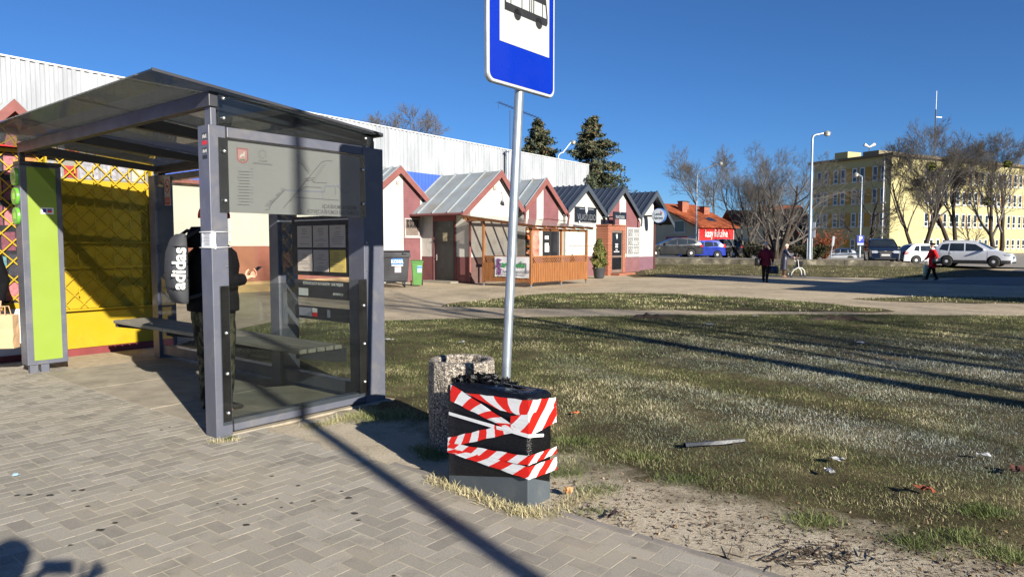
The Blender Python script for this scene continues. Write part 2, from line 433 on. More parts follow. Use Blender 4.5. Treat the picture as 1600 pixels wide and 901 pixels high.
# bare sand along the kerb, around the box and the litter bin
def edge_mat():
    t = NT('trodden_sandy_edge'); c = t.coord('Object'); sp = t.n('ShaderNodeSeparateXYZ'); t.l(c, sp.inputs[0])
    d = t.math('ADD', t.math('MULTIPLY', sp.outputs[0], CB), t.math('MULTIPLY', sp.outputs[1], SB))
    w_ = t.math('ADD', t.math('MULTIPLY', t.noise(c, 2.4, 8, .65), 1.5), t.math('MULTIPLY', t.noise(c, 9, 6, .7), .5))
    f = t.ramp(t.math('SUBTRACT', t.math('ADD', d, w_), 4.85), [(.0, (0, 0, 0)), (.55, (1,)*3)])
    k = t.ramp(t.noise(c, 2.2, 8, .65), [(.3, srgb(188, 175, 152)), (.7, srgb(214, 202, 178))])
    k = t.mix(t.ramp(t.noise(c, 4.2, 8, .72, .4), [(.54, (0, 0, 0)), (.72, (.55,)*3)]), k, srgb(124, 108, 86))
    k = t.mix(1.0, k, t.ramp(t.noise(c, 55, 5, .75), [(.3, (.66,)*3), (.7, (1.2,)*3)]), 'MULTIPLY')
    t.bsdf(t.mix(f, k, soil(t)), .95, 0, .15, t.noise(c, 38, 8, .8), 1.0, .03); return t.m
sp_ = [tuple(W(3.335, t)[:2]) for t in np.arange(-3.0, 3.75, .35)]+[tuple(W(3.295, t)[:2]) for t in (3.8, 4.2, 4.6, 5.0, 5.38)]
sp_ += [tuple(W(5.3, 5.38)[:2])]+[tuple(W(5.4, t)[:2]) for t in (4.5, 3, 1.5, 0, -1.5, -3)]
sheet('sandy_edge', sp_, .0005, edge_mat(), wob=.07, step=.1, seed=9)
# ---------------------------------------------------------------- bus shelter
S0, T0 = 2.85, 5.42
G_END = glass('smoked_side_glass', (.79, .815, .81), .9, .01, .006)
G_BACK = glass('clear_back_glass', (.95, .96, .955), .35, .01, .004)
G_ROOF = glass('smoked_roof_glass', (.30, .31, .31), .9, .03, .36, (.32, .32, .28), .65)
sh = gthing('bus_shelter', 'anthracite steel bus shelter with smoked glass roof, slatted bench and lime green end pillar', 'bus shelter', S0, T0)
def sb(): return MB((S0, T0, 0))
def post(s0, s1, t0, t1, z0, z1, bev=.006):
    return sb().box(s0, s1, t0, t1, z0, z1).build('post', M_ANTHRA, sh, bevel=bev)
post(2.865, 3.01, 5.424, 5.60, 0, 2.565)
post(2.905, 2.955, 5.46, 5.56, 2.567, 2.80)
for t0, t1 in ((5.424, 5.67), (6.92, 7.10), (8.44, 8.62), (9.9, 10.08)):
    post(4.43, 4.685, t0, t1, 0, 2.555)
    bk = sb().box(4.50, 4.60, t0+.03, t1-.03, 2.557, 2.63).build('roof_bracket', M_DARKST, sh, bevel=.004)
# beams
def beam(name, *a, m=None, bev=.005): return sb().box(*a).build(name, m or M_ANTHRA, sh, bevel=bev)
beam('bottom_rail', 3.027, 4.428, 5.43, 5.53, .03, .128)
beam('top_rail', 3.027, 4.428, 5.43, 5.53, 2.478, 2.563)
for a, b in ((5.672, 6.918), (7.102, 8.438), (8.622, 9.898)):
    beam('bottom_rail', 4.47, 4.57, a, b, .06, .19)
    beam('top_rail', 4.47, 4.57, a, b, 2.47, 2.553)
RZ = lambda s: 2.845 - .0945*(s-2.95)          # underside of the roof glass
sb().box(2.885, 2.965, 5.44, 10.07, 2.715, RZ(2.965)-.006).build('roof_beam', M_DARKST, sh, bevel=.006)
sb().prism([(4.50, 5.44, 2.585), (4.58, 5.44, 2.585), (4.58, 5.44, RZ(4.58)-.004), (4.50, 5.44, RZ(4.5)-.004)], (0, 4.63, 0)).build('roof_beam', M_DARKST, sh, bevel=.004)
for t in (5.53, 6.97, 8.49, 9.95):
    pr = [(2.967, t, RZ(2.967)-.012), (4.498, t, RZ(4.498)-.012), (4.498, t, RZ(4.498)-.085), (2.967, t, RZ(2.967)-.13)]
    sb().prism(pr, (0, .085, 0)).build('rafter', M_DARKST, sh, bevel=.005)
for a, b in ((5.362, 6.94), (6.948, 8.47), (8.478, 10.5)):
    sb().prism([(2.41, a, RZ(2.41)), (4.60, a, RZ(4.60)), (4.60, a, RZ(4.60)+.012), (2.41, a, RZ(2.41)+.012)], (0, b-a, 0)).build('roof_glass', G_ROOF, sh)
# thin pressed edge of the roof
ed = sb()
ed.prism([(2.405, 5.352, RZ(2.405)-.006), (4.63, 5.352, RZ(4.63)-.006), (4.63, 5.352, RZ(4.63)+.016), (2.405, 5.352, RZ(2.405)+.016)], (0, .008, 0))
ed.prism([(4.602, 5.361, RZ(4.602)-.012), (4.64, 5.361, RZ(4.64)-.016), (4.64, 5.361, RZ(4.64)+.012), (4.602, 5.361, RZ(4.602)+.012)], (0, 5.14, 0))
ed.build('roof_edge_trim', M_DARKST, sh)
# bench: five slats on steel brackets
for k in range(5):
    s = 3.85+k*.103
    for a, b in ((5.69, 8.515), (8.522, 9.93)):
        sb().box(s, s+.086, a, b, .548, .592).build('bench_slat', M_WOODDK, sh, bevel=.006)
for t in (5.72, 6.93, 8.45, 9.86):
    sb().prism([(3.87, t, .545), (4.428, t, .545), (4.428, t, .40), (4.3, t, .42), (3.87, t, .50)], (0, .06, 0)).build('bench_bracket', M_DARKST, sh, bevel=.004)
# glass sheets
def pane(name, pts, off, m): return sb().prism(pts, off).build(name, m, sh)
pl = pane('side_glass', [(2.92, 5.406, .10), (4.445, 5.406, .10), (4.445, 5.406, 1.262), (2.92, 5.406, 1.262)], (0, .010, 0), G_END)
# black enamelled margins and bolts of the lower sheet
for a, b in ((2.925, 2.992), (4.34, 4.44)): sb().box(a, b, 5.4025, 5.4045, .13, 1.258).build('enamel_margin', glass('enamel_edge', (.22, .24, .25), .9, .02, .04), pl)
def bolt(par, p, n=(0, -1, 0), r=.016, nm='bolt'):
    p = Vector(p); n = Vector(n)
    sb().tube([p, p+n*.006, p+n*.013, p+n*.016], [r, r, r*.72, r*.2], 12).build(nm, M_BOLT, par)
for z in (.20, .53, .87): bolt(pl, (2.96, 5.402, z))
for z in (.24, .62, 1.0): bolt(pl, (4.40, 5.402, z))
pane('side_glass', [(3.03, 5.440, .13), (4.40, 5.440, .13), (4.40, 5.440, .655), (3.03, 5.440, .655)], (0, .008, 0), G_BACK)
gp = pane('gable_glass', [(2.955, 5.43, 2.57), (4.56, 5.43, 2.57), (4.56, 5.43, RZ(4.56)-.01), (2.955, 5.43, RZ(2.955)-.01)], (0, .008, 0), glass('gable_smoked_glass', (.66, .69, .70), 1, .01, .02, (.3, .32, .32)))
for s, z in ((3.0, 2.79), (3.0, 2.63), (4.47, 2.64)): bolt(gp, (s, 5.428, z))
for z in (1.42, 1.72): bolt(sh, (2.995, 5.423, z), r=.008, nm='post_screw')
for z in (1.35, 1.62): bolt(sh, (4.46, 5.423, z), r=.008, nm='post_screw')
for a, b in ((5.60, 6.98), (7.04, 8.5), (8.56, 9.96)):
    q = pane('back_glass', [(4.455, a, .2), (4.455, b, .2), (4.455, b, 2.47), (4.455, a, 2.47)], (.008, 0, 0), G_BACK)
# route map behind glass, seen from its reverse side
mp = pane('map_glass', [(2.94, 5.406, 1.862), (4.445, 5.406, 1.862), (4.445, 5.406, 2.472), (2.94, 5.406, 2.472)], (0, .010, 0), glass('map_cover_glass', (.92, .93, .93), 1, .01, .02))
sb().box(3.025, 4.385, 5.4175, 5.421, 1.866, 2.452).build('map_print', mat('grey_map_film', srgb(112, 113, 110), .7, 0, .05, 2), mp)
for q in ((2.943, 3.024, 5.4175, 5.421, 1.864, 2.47), (4.386, 4.442, 5.4175, 5.421, 1.864, 2.47), (3.025, 4.385, 5.4175, 5.421, 2.453, 2.47)): sb().box(*q).build('enamel_margin', M_FRIT, mp)
for s, z in ((2.985, 2.36), (2.985, 1.96), (4.415, 2.33), (4.415, 2.0)): bolt(mp, (s, 5.404, z))
ML = mat('faint_map_line', srgb(66, 66, 68), .7, 0, .05, 5); MBL = mat('faint_map_blue', srgb(86, 88, 104), .7, 0, .05, 5)
mz = lambda u, v: (gt(u, v, 5.415)[0], 5.4165, gt(u, v, 5.415)[1])
ml = sb()
def line(pts, w=.006, mi=0, mb=None):
    q = [Vector(mz(*p)) for p in pts]
    for a, b in zip(q, q[1:]): (mb or ml).beam(a, b, .001, w, up=(0, 0, 1) if abs((b-a).normalized().z) < .95 else (1, 0, 0), mi=mi)
line([(443, 325), (503, 253), (513, 251), (520, 252)]); line([(483, 272), (472, 256), (466, 254)])
line([(474, 283), (489, 281), (490, 285), (511, 286)]); line([(476, 279), (492, 278)])
line([(465, 300), (478, 292), (502, 293)]); line([(460, 308), (530, 313)]); line([(503, 293), (505, 311)], .003, 1)
line([(415, 328), (421, 327), (423, 320), (445, 297)]); line([(445, 297), (507, 300), (508, 291), (528, 291), (540, 303), (545, 298)], .008, 1)
line([(524, 293), (524, 305)], .004); line([(529, 290), (540, 284), (548, 289)], .006, 1)
r = random.Random(5)
for k in range(16):
    u = 421+k*1.7; v = 323-k*1.8; line([(u-r.uniform(4, 8), v-r.uniform(0, 2)), (u, v)], .004)
for k in range(12):
    u = 451+k*2.4; v = 315-k*3.2
    line([(u+1, v), (u+r.uniform(4, 8), v-r.uniform(-1, 2))], .0035)
for k in range(10):
    line([(462+k*1.6, 242+k*2.6), (470+k*1.8, 242+k*2.9)], .0035); line([(504-k*2, 256+k*3), (510-k*2, 257+k*3)], .003)
for k in range(13):     # stop list at the left edge
    v = 263+k*4.7
    if k: line([(371+(k % 3)*1.2, v), (390, v+.9)], .006)
    if k in (0, 1, 2, 3, 6, 7, 8, 10, 11): line([(391.5, v+1), (395, v+1.3)], .004)
for k in range(10):     # flower of short strokes
    a = k*math.pi/5; line([(410+4.2*math.cos(a), 241+4.6*math.sin(a)), (410+7*math.cos(a), 241+7.4*math.sin(a))], .005)
put_text(ml, 'MIASTO', .022, face_frame(mz(411, 252), (1, 0, 0), (0, -1, 0)), mirror=True, ext=.0004)
put_text(ml, 'WSPÓLNA PRZESTRZEŃ', .02, face_frame(mz(411, 256.5), (1, 0, 0), (0, -1, 0)), mirror=True, ext=.0004, squeeze=.85)
put_text(ml, 'MIEJSKA KOMUNIKACJA', .052, face_frame(mz(531, 324), (1, 0, 0), (0, -1, 0)), mirror=True, ext=.0005, squeeze=.72, bold=.001)
put_text(ml, 'SCHEMAT LINII KOMUNIKACYJNYCH', .052, face_frame(mz(522, 332), (1, 0, 0), (0, -1, 0)), mirror=True, ext=.0005, squeeze=.68, bold=.001)
ml.build('map_lines', [ML, MBL], mp, fix=False)
cr = sb()
sx, sz = mz(379, 243)[0], mz(379, 243)[2]
shp = [(-.052, .062), (.052, .062), (.052, -.03), (.036, -.055), (0, -.068), (-.036, -.055), (-.052, -.03)]
cr.prism([(sx+x, 5.4168, sz+z) for x, z in shp], (0, -.0006, 0), 0)
cr.prism([(sx+x*.78, 5.4160, sz+z*.78) for x, z in shp], (0, -.0004, 0), 1)
cr.prism([(sx+x, 5.4154, sz+z) for x, z in ((-.025, -.01), (-.012, .012), (.004, .012), (.014, .035), (.024, .03), (.018, .006), (.022, -.02), (.012, -.004), (-.008, -.006), (-.014, -.024))], (0, -.0003, 0), 2)
cr.prism([(sx+x, 5.4154, sz+z) for x, z in ((-.026, -.03), (.026, -.03), (.018, -.045), (-.018, -.045))], (0, -.0003, 0), 3)
cr.build('crest', [mat('faded_red_print', srgb(128, 76, 74), .7), mat('faded_pink_print', srgb(138, 104, 100), .7), mat('faded_pale_print', srgb(150, 152, 140), .7), mat('faded_green_print', srgb(70, 92, 72), .7)], mp)
# timetable board on the back glass
tb = sb().box(4.440, 4.446, 5.66, 6.66, 1.27, 1.90).build('timetable_board', M_BLACK, sh)
sheet_m = [mat('timetable_sheet', srgb(196, 186, 174), .8, 0, .06, 2), mat('yellow_timetable_sheet', srgb(200, 178, 96), .8, 0, .1, 2)]
for i in range(3):
    for j in range(2):
        t1 = 6.555-i*.285; z1 = 1.80-j*.255; yel = (i == 2 and j == 1)
        so_ = sb().box(4.436, 4.4385, t1-.262, t1, z1-.23, z1).build('timetable_sheet', sheet_m[yel], tb)
        if yel: so_['label'] = 'yellow sheet'
        pr_ = sb(); rr = random.Random(i*7+j)
        for k in range(11):
            zz_ = z1-.03-k*.018; w = rr.uniform(.06, .22) if k > 3 else .09; c = t1-.131+rr.uniform(-.02, .02)
            if rr.random() < .8: pr_.box(4.4350, 4.4355, c-w/2, c+w/2, zz_-.004, zz_)
        pr_.build('print', mat('faint_print', srgb(110, 100, 92), .8), so_)
sb().box(4.4365, 4.4385, 5.66, 6.6, 1.852, 1.866).build('strip', M_WHITE, tb)
st_ = sb().box(4.440, 4.446, 5.66, 6.62, 1.03, 1.22).build('information_strip', mat('charcoal_strip', srgb(40, 40, 46), .5), sh)
lt = sb()
put_text(lt, 'ROZKŁAD JAZDY AUTOBUSÓW · LINIE MIEJSKIE', .045, face_frame((4.4385, 6.12, 1.185), (0, -1, 0), (-1, 0, 0)), squeeze=.72, ext=.0004)
put_text(lt, 'INFORMACJA', .036, face_frame((4.4385, 5.86, 1.085), (0, -1, 0), (-1, 0, 0)), ext=.0004, squeeze=.8)
lt.box(4.4375, 4.439, 6.38, 6.55, 1.05, 1.13); lt.build('lettering', mat('pale_print', srgb(190, 194, 190), .7), st_, fix=False)
st_ = sb().box(4.440, 4.446, 5.66, 6.62, .80, .94).build('information_strip', mat('charcoal_strip', (0, 0, 0)), sh)
lt = sb().box(4.4375, 4.439, 6.32, 6.55, .83, .92, 0).box(4.436, 4.4372, 6.22, 6.305, .875, .92, 1).box(4.436, 4.4372, 6.22, 6.305, .83, .875, 2).box(4.4375, 4.439, 6.0, 6.05, .835, .915, 0)
lt.build('sticker', [mat('pale_sticker', srgb(128, 130, 140), .6), M_WHITE, M_RED], st_)
# no smoking sticker on the far bay
ns = sb().box(4.448, 4.4545, 9.48, 9.64, 2.13, 2.52, 0)
ns.box(4.4465, 4.4475, 9.49, 9.63, 2.14, 2.24, 1)
c0 = Vector((4.4465, 9.56, 2.39))
for k in range(24):
    a = 2*math.pi*k/24; b = 2*math.pi*(k+1)/24
    ns.beam(c0+Vector((0, .065*math.cos(a), .085*math.sin(a))), c0+Vector((0, .065*math.cos(b), .085*math.sin(b))), .001, .016, up=(0, math.cos(a), math.sin(a)), mi=1)
ns.beam(c0+Vector((-.0005, .045, .06)), c0+Vector((-.0005, -.045, -.06)), .001, .014, up=(0, 1, 0), mi=1)
ns.box(4.4462, 4.447, 9.525, 9.60, 2.375, 2.40, 2)
for z in (2.17, 2.19, 2.215): ns.box(4.4455, 4.4462, 9.51, 9.61, z, z+.008, 0)
ns.build('no_smoking_sticker', [mat('sticker_grey', srgb(150, 148, 150), .5), mat('sticker_red', srgb(150, 24, 34), .5), M_BLACK], sh)
# end pillar with lime panel and three round discs
ip = sb().box(2.872, 3.32, 9.985, 10.21, .1, 2.57).build('end_pillar', M_ANTHRA, sh, bevel=.008)
sb().box(2.875, 3.325, 9.975, 10.22, 2.5725, 2.62).build('pillar_cap', M_DARKST, ip, bevel=.004)
M_LIME = mat('lime_green_panel', srgb(126, 147, 56), .4, 0, .03, 1.5, coat=.3)
sb().prism([(2.945, 9.982, .155), (3.255, 9.982, .155), (3.255, 9.982, 2.55), (2.945, 9.982, 2.55)], (0, -.004, 0)).build('lime_panel', M_LIME, ip)
for x in (2.90, 3.02): sb().box(x, x+.09, 10.0, 10.08, -.01, .098).build('foot', M_ANTHRA, ip, bevel=.005)
for z in (2.43, 2.19, 1.95):
    d = sb().tube([(2.8715, 10.11, z), (2.845, 10.11, z), (2.838, 10.11, z)], [.108, .108, .10], 32).build('round_disc', mat('disc_green', srgb(96, 160, 52), .3, coat=.3), ip)
    q = sb()
    for k in range(5): q.box(2.8355, 2.837, 10.06+k*.02, 10.07+k*.02, z-.035, z+.03+(k % 3)*.012)
    q.build('disc_mark', mat('disc_pale', srgb(150, 196, 84), .4), d)
sk = sb().box(3.08, 3.22, 9.9755, 9.977, 1.98, 2.06, 0); sk.box(3.10, 3.14, 9.974, 9.975, 2.0, 2.045, 1); sk.box(3.15, 3.20, 9.974, 9.975, 2.0, 2.025, 2); sk.box(3.15, 3.20, 9.974, 9.975, 2.028, 2.045, 1)
sk.build('sticker', [M_WHITE, mat('sticker_blue', srgb(40, 60, 140), .5), M_RED], ip)
sb().box(2.885, 2.945, 10.0, 10.06, 2.622, 2.713).build('post', M_DARKST, sh, bevel=.004)
for z0, z1 in ((2.40, 2.51), (2.285, 2.39)):
    s = sb().box(2.866, 2.8688, 5.445, 5.535, z0, z1, 0)
    s.box(2.8645, 2.8655, 5.452, 5.528, z0+.05, z1-.008, 1); s.box(2.8645, 2.8655, 5.452, 5.528, z0+.008, z0+.04, 2 if z0 > 2.35 else 1)
    q = 3
    for k in range(5): s.box(2.8632, 2.864, 5.46+k*.013, 5.467+k*.013, z0+.056+(k % 2)*.008, z1-.016-(k % 3)*.006, 0)
    s.build('post_sticker', [M_WHITE, M_BLACK, M_RED], sh)

# paper notice tied round the front post
nt = gthing('paper_notice', 'white paper notice tied with string around the front shelter post', 'notice', 2.868, 5.423, 1.56)
def nb(): return MB((2.868, 5.423, 1.56))
q = nb(); rows = []
for z in np.linspace(1.568, 1.708, 6):
    w = .004*math.sin((z-1.56)*60)
    rows.append([(2.864-.002-w*.4, 5.575-.03*(z-1.56), z), (2.8645, 5.53, z), (2.8635-w*.2, 5.48, z), (2.864, 5.435, z), (2.8645, 5.421, z), (2.868, 5.4195, z), (2.885, 5.419+w*.15, z), (2.899, 5.4165-w, z-.004)])
q.grid(rows); pn = q.build('sheet', M_PAPER, nt)
tx = nb()
for k in range(9): tx.box(2.8612, 2.862, 5.45, 5.55-(k*37 % 5)*.006, 1.69-k*.012, 1.692-k*.012)
tx.build('print', mat('grey_print', srgb(120, 126, 150), .8), pn)
for z in (1.575, 1.702):
    nb().tube([(2.859, 5.60, z), (2.858, 5.416, z), (2.862, 5.412, z), (3.03, 5.418, z+.004), (3.032, 5.60, z+.004), (2.859, 5.605, z)], .0035, 6).build('string', M_WHITE, nt)
# ---------------------------------------------------------------- bus stop sign on its pole
bs = gthing('bus_stop_sign', 'blue and white bus stop sign on a leaning galvanised pole', 'bus stop sign', 3.64, 3.01)
def pb(): return MB((3.64, 3.01, 0))
PA = lambda z: (3.64+.029*z, 3.01-.036*z, z)
pb().tube([PA(0), PA(1.2), PA(2.4), PA(3.75)], .032, 24).build('pole', M_GALV, bs)
M_BLUE = mat('sign_blue', srgb(0, 36, 146), .3, 0, .04, 2, coat=.4)
M_SIGNW = mat('sign_reflective_white', srgb(168, 171, 169), .45, 0, .05, 3, dirt=(srgb(130, 130, 126), .4, 6))
def rrect(x0, x1, z0, z1, r, y, n=6):
    out = []
    for cx, cz, a0 in ((x1-r, z0+r, -90), (x1-r, z1-r, 0), (x0+r, z1-r, 90), (x0+r, z0+r, 180)):
        for k in range(n+1):
            a = R(a0+90*k/n); out.append((cx+r*math.cos(a), y, cz+r*math.sin(a)))
    return out
YS = 2.872
x0, x1, z0, z1 = 3.335, 4.065, 2.625, 3.60
pl = pb().prism(rrect(x0, x1, z0, z1, .06, YS), (0, .028, 0)).build('sign_plate', M_GALV, bs, bevel=.006)
pb().prism(rrect(x0+.006, x1-.006, z0+.006, z1-.006, .056, YS-.0015), (0, -.0008, 0)).build('white_rim', M_SIGNW, pl)
pb().prism(rrect(x0+.022, x1-.022, z0+.022, z1-.022, .045, YS-.0035), (0, -.0008, 0)).build('blue_field', M_BLUE, pl)
pb().box(3.452, 3.99, YS-.0065, YS-.0055, 2.895, 3.49).build('white_field', M_SIGNW, pl)
bu = pb(); Y0, Y1 = YS-.009, YS-.008
bu.prism([(3.50, Y0, 3.10), (3.955, Y0, 3.10), (3.968, Y0, 3.12), (3.968, Y0, 3.165), (3.945, Y0, 3.30), (3.50, Y0, 3.30)], (0, .001, 0))
for cx in (3.632, 3.868): bu.prism([(cx+.037*math.cos(a), Y0, 3.10+.037*math.sin(a)) for a in np.linspace(0, 2*math.pi, 20)[:-1]], (0, .001, 0))
bu.build('bus_pictogram', M_BLACK, pl)
bw = pb(); Yw = YS-.0105
for a, b in ((3.512, 3.556), (3.566, 3.672), (3.682, 3.756), (3.767, 3.778), (3.788, 3.80), (3.812, 3.9)): bw.box(a, b, Yw, Yw+.001, 3.15, 3.235)
bw.prism([(3.91, Yw, 3.15), (3.952, Yw, 3.15), (3.938, Yw, 3.235), (3.91, Yw, 3.235)], (0, .001, 0))
bw.build('bus_windows', M_SIGNW, pl)
for z in (2.8, 3.4): pb().box(3.64+.029*z-.05, 3.64+.029*z+.05, YS+.029, PA(z)[1]+.036, z-.02, z+.02).build('clamp', M_GALV, bs, bevel=.004)

# ---------------------------------------------------------------- control cabinet wrapped in black film and red-white tape
cx = gthing('wrapped_cabinet', 'low roadside cabinet wrapped in black film and red and white barrier tape', 'cabinet', 3.38, 2.82)
def cb(): return MB((3.38, 2.82, 0))
M_CAB = mat('cabinet_grey', srgb(72, 80, 86), .5, 0, .12, 3, .08, 40, dirt=(srgb(120, 116, 104), .35, 5))
cb().box(3.262, 3.497, 2.49, 3.155, -.03, .245).build('plinth', M_CAB, cx, bevel=.006)
def film_mat():
    t = NT('black_stretch_film'); c = t.coord('Object', (6, 1.2, 16))
    b = t.math('ADD', t.noise(c, 3.2, 8, .75, .6), t.math('MULTIPLY', t.noise(c, 11, 6, .7), .5))
    t.bsdf((.004, .004, .005), t.ramp(t.noise(c, 4, 5), [(.3, (.14,)*3), (.7, (.34,)*3)]), 0, .4, b, .4, .02); return t.m
M_FILM = film_mat()
wr = cb(); rows = []; rr = random.Random(4)
def ringpts(gx, z0l, z, lo=False):
    """outline of the wrapped body at one level; the lower edge is slanted"""
    s0, s1, t0, t1 = 3.258-gx, 3.501+gx, 2.486-gx, 3.159+gx; out = []
    c = .018
    base = [(s0, t1-c), (s0, t0+c), (s0+c, t0), (s1-c, t0), (s1, t0+c), (s1, t1-c), (s1-c, t1), (s0+c, t1)]
    for k in range(8):
        a = Vector(base[k]); b = Vector(base[(k+1) % 8]); n = 10 if (b-a).length > .4 else (5 if (b-a).length > .1 else 1)
        for j in range(n):
            p = a.lerp(b, j/n); zz_ = z
            if lo: zz_ = .07+(.195-.07)*(3.159-p.y)/.67 if p.x < 3.3 else .195-.09*(p.x-3.26)/.24
            out.append((p.x, p.y, zz_))
    return out
lev = [(.0, 0, True), (.003, .22, 0), (.001, .3, 0), (.004, .38, 0), (.002, .46, 0), (.004, .54, 0), (.003, .60, 0), (.008, .642, 0), (.004, .672, 0), (-.02, .694, 0), (-.06, .702, 0), (-.1, .706, 0)]
for gx, z, lo in lev:
    ring = ringpts(gx, 0, z, lo)
    if not lo: ring = [(x+rr.uniform(-.0012, .0012), y+rr.uniform(-.0012, .0012), z_+rr.uniform(-.003, .003)) for x, y, z_ in ring]
    rows.append(ring)
wr.grid(rows, closed=True); wr.add(rows[-1], [tuple(range(len(rows[-1])))])
wrap = wr.build('black_film_wrap', M_FILM, cx)
# crumpled film gathered on top, round the pole
cf = cb(); rr = random.Random(11)
for k in range(70):
    t = rr.uniform(2.78, 3.17); s = 3.42+rr.uniform(-.09, .10); h = max(.008, .055*(1-abs(t-3.02)/.3))*rr.uniform(.5, 1.25)
    a = rr.uniform(0, 6.28); d = Vector((math.cos(a), math.sin(a), 0)); n_ = Vector((-d.y, d.x, 0)); p = Vector((s, t, .69)); L = rr.uniform(.02, .055)
    rows = []
    for i in range(5):
        f = i/4-.5
        rows.append([p+d*(2*f*L)+n_*rr.uniform(-.012, .012)+Vector((0, 0, -.02)), p+d*(2*f*L)+n_*rr.uniform(-.02, .02)+Vector((0, 0, h*.55*rr.uniform(.6, 1.2))), p+d*(1.6*f*L)+n_*rr.uniform(-.03, .03)+Vector((0, 0, h*rr.uniform(.6, 1.15)))])
    cf.grid(rows)
cf.build('crumpled_film', M_FILM, cx)
def tape_mat(n, col):
    t = NT(n); c = t.coord('Object')
    t.bsdf(t.ramp(t.noise(c, 9, 4), [(.3, tuple(x*.93 for x in col)), (.7, col)]), .28, 0, .5, t.noise(t.coord('Object', (1, 1.5, 14)), 5, 6, .7), .35, .01); return t.m
M_TW, M_TR = tape_mat('tape_white', srgb(218, 220, 222)), tape_mat('tape_red', srgb(214, 30, 22))
zf = lambda a, b: (690+a/3.917, 570+b/3.917)
band_no = [0]
def band(wide, side, n, slant=.35, phase=0, duty=.5, nm='barrier_tape'):
    """wide/side = quads TL TR BR BL on the two visible faces in plane coordinates"""
    o = .0105+band_no[0]*.0016; band_no[0] += 1
    mb = cb()
    segs = []
    if wide: segs.append([Vector((3.255-o, *gs(*zf(*p), 3.255))) for p in wide])
    if side: segs.append([Vector((gt(*zf(*p), 2.483)[0], 2.483-o, gt(*zf(*p), 2.483)[1])) for p in side])
    if wide and side:
        segs[0][1] = Vector((3.255-o, 2.483-o, segs[0][1].z)); segs[0][2] = Vector((3.255-o, 2.483-o, segs[0][2].z))
        segs[1][0] = segs[0][1].copy(); segs[1][3] = segs[0][2].copy()
    Ls = [((q[1]+q[2])/2-(q[0]+q[3])/2).length for q in segs]; tot = sum(Ls); acc = 0
    for q, L in zip(segs, Ls):
        def at(f, top): return q[0].lerp(q[1], f) if top else q[3].lerp(q[2], f)
        cuts = sorted(set([0.0]+[k/n for k in range(-4, 2*n)]))
        per = tot/n
        k0 = int((acc-per*3)/per)-2
        for k in range(k0, k0+4*n+8):
            for half in (0, 1):
                a = (k+phase+(0 if half == 0 else duty))*per; b = (k+phase+(duty if half == 0 else 1))*per
                ft0, ft1 = (a-acc)/L+slant*per/L, (b-acc)/L+slant*per/L; fb0, fb1 = (a-acc)/L, (b-acc)/L
                cl = lambda x: min(1, max(0, x))
                if cl(ft1)-cl(ft0) < 1e-6 and cl(fb1)-cl(fb0) < 1e-6: continue
                nsub = 5; rows = []; nv = Vector((-1, 0, 0)) if q is segs[0] and wide else Vector((0, -1, 0))
                for j in range(nsub+1):
                    g_ = j/nsub; e0 = fb0+(ft0-fb0)*g_; e1 = fb1+(ft1-fb1)*g_
                    e0, e1 = cl(e0), cl(e1)
                    em = (e0+e1)/2; wv = lambda e: nv*(.0012*math.sin(e*31+g_*9+o*2000)+.0009*math.sin(g_*21+e*7))+Vector((0, 0, .0022*math.sin(e*23+o*900)*(1 if j in (0, nsub) else .4)))
                    rows.append([at(e, False).lerp(at(e, True), g_)+wv(e) for e in (e0, em, e1)])
                mb.grid(rows, mi=half, smooth=True)
        acc += L
    return mb.build(nm, [M_TW, M_TR], cx)
band([(150, 168), (556, 218), (556, 322), (360, 272)], [(556, 218), (692, 196), (692, 290), (556, 322)], 4, .45, .1)
band([(62, 112), (556, 438), (470, 420), (62, 215)], None, 4, .35, .25)
band([(430, 310), (556, 300), (556, 440), (430, 395)], [(556, 300), (692, 250), (692, 345), (556, 440)], 2, .6, .78)
band([(48, 442), (400, 360), (470, 405), (48, 502)], None, 4, .45, .3)
band([(55, 283), (556, 424), (556, 446), (55, 302)], [(556, 424), (612, 418), (612, 436), (556, 446)], 1, 0, -.5, .98)
band([(48, 470), (556, 556), (556, 612), (48, 528)], [(556, 556), (690, 494), (690, 535), (556, 612)], 6, .5, .15)
band([(48, 500), (556, 622), (556, 698), (48, 527)], [(556, 622), (690, 558), (690, 634), (556, 698)], 5, .5, .35)

# ---------------------------------------------------------------- exposed aggregate litter bin
BC = Vector((-.395, 5.40, 0))
def agg_mat():
    t = NT('exposed_aggregate_concrete'); c = t.coord('Object')
    v = t.n('ShaderNodeTexVoronoi'); v.inputs['Scale'].default_value = 75; t.l(c, v.inputs['Vector'])
    v2 = t.n('ShaderNodeTexVoronoi', feature='DISTANCE_TO_EDGE'); v2.inputs['Scale'].default_value = 75; t.l(c, v2.inputs['Vector'])
    sep = t.n('ShaderNodeSeparateColor'); t.l(v.outputs['Color'], sep.inputs[0])
    k = t.ramp(sep.outputs[0], [(0, srgb(62, 58, 54)), (.3, srgb(128, 120, 110)), (.6, srgb(168, 158, 144)), (.85, srgb(206, 198, 184)), (1, srgb(120, 96, 80))])
    k = t.mix(t.ramp(v2.outputs['Distance'], [(.03, (1,)*3), (.12, (0,)*3)]), k, srgb(92, 88, 82))
    k = t.mix(1.0, k, t.ramp(t.noise(c, 3, 5), [(.3, (.75,)*3), (.7, (1.1,)*3)]), 'MULTIPLY')
    t.bsdf(k, .85, 0, .3, v2.outputs['Distance'], .8, .01); return t.m
M_AGG = agg_mat()
bn = MB()
n = 14
prof = [(.245, -.03), (.25, .0), (.262, .1), (.268, .4), (.262, .69), (.252, .705), (.205, .705), (.197, .69), (.195, .25), (.0, .25)]
bn.lathe(prof, n, smooth=False)
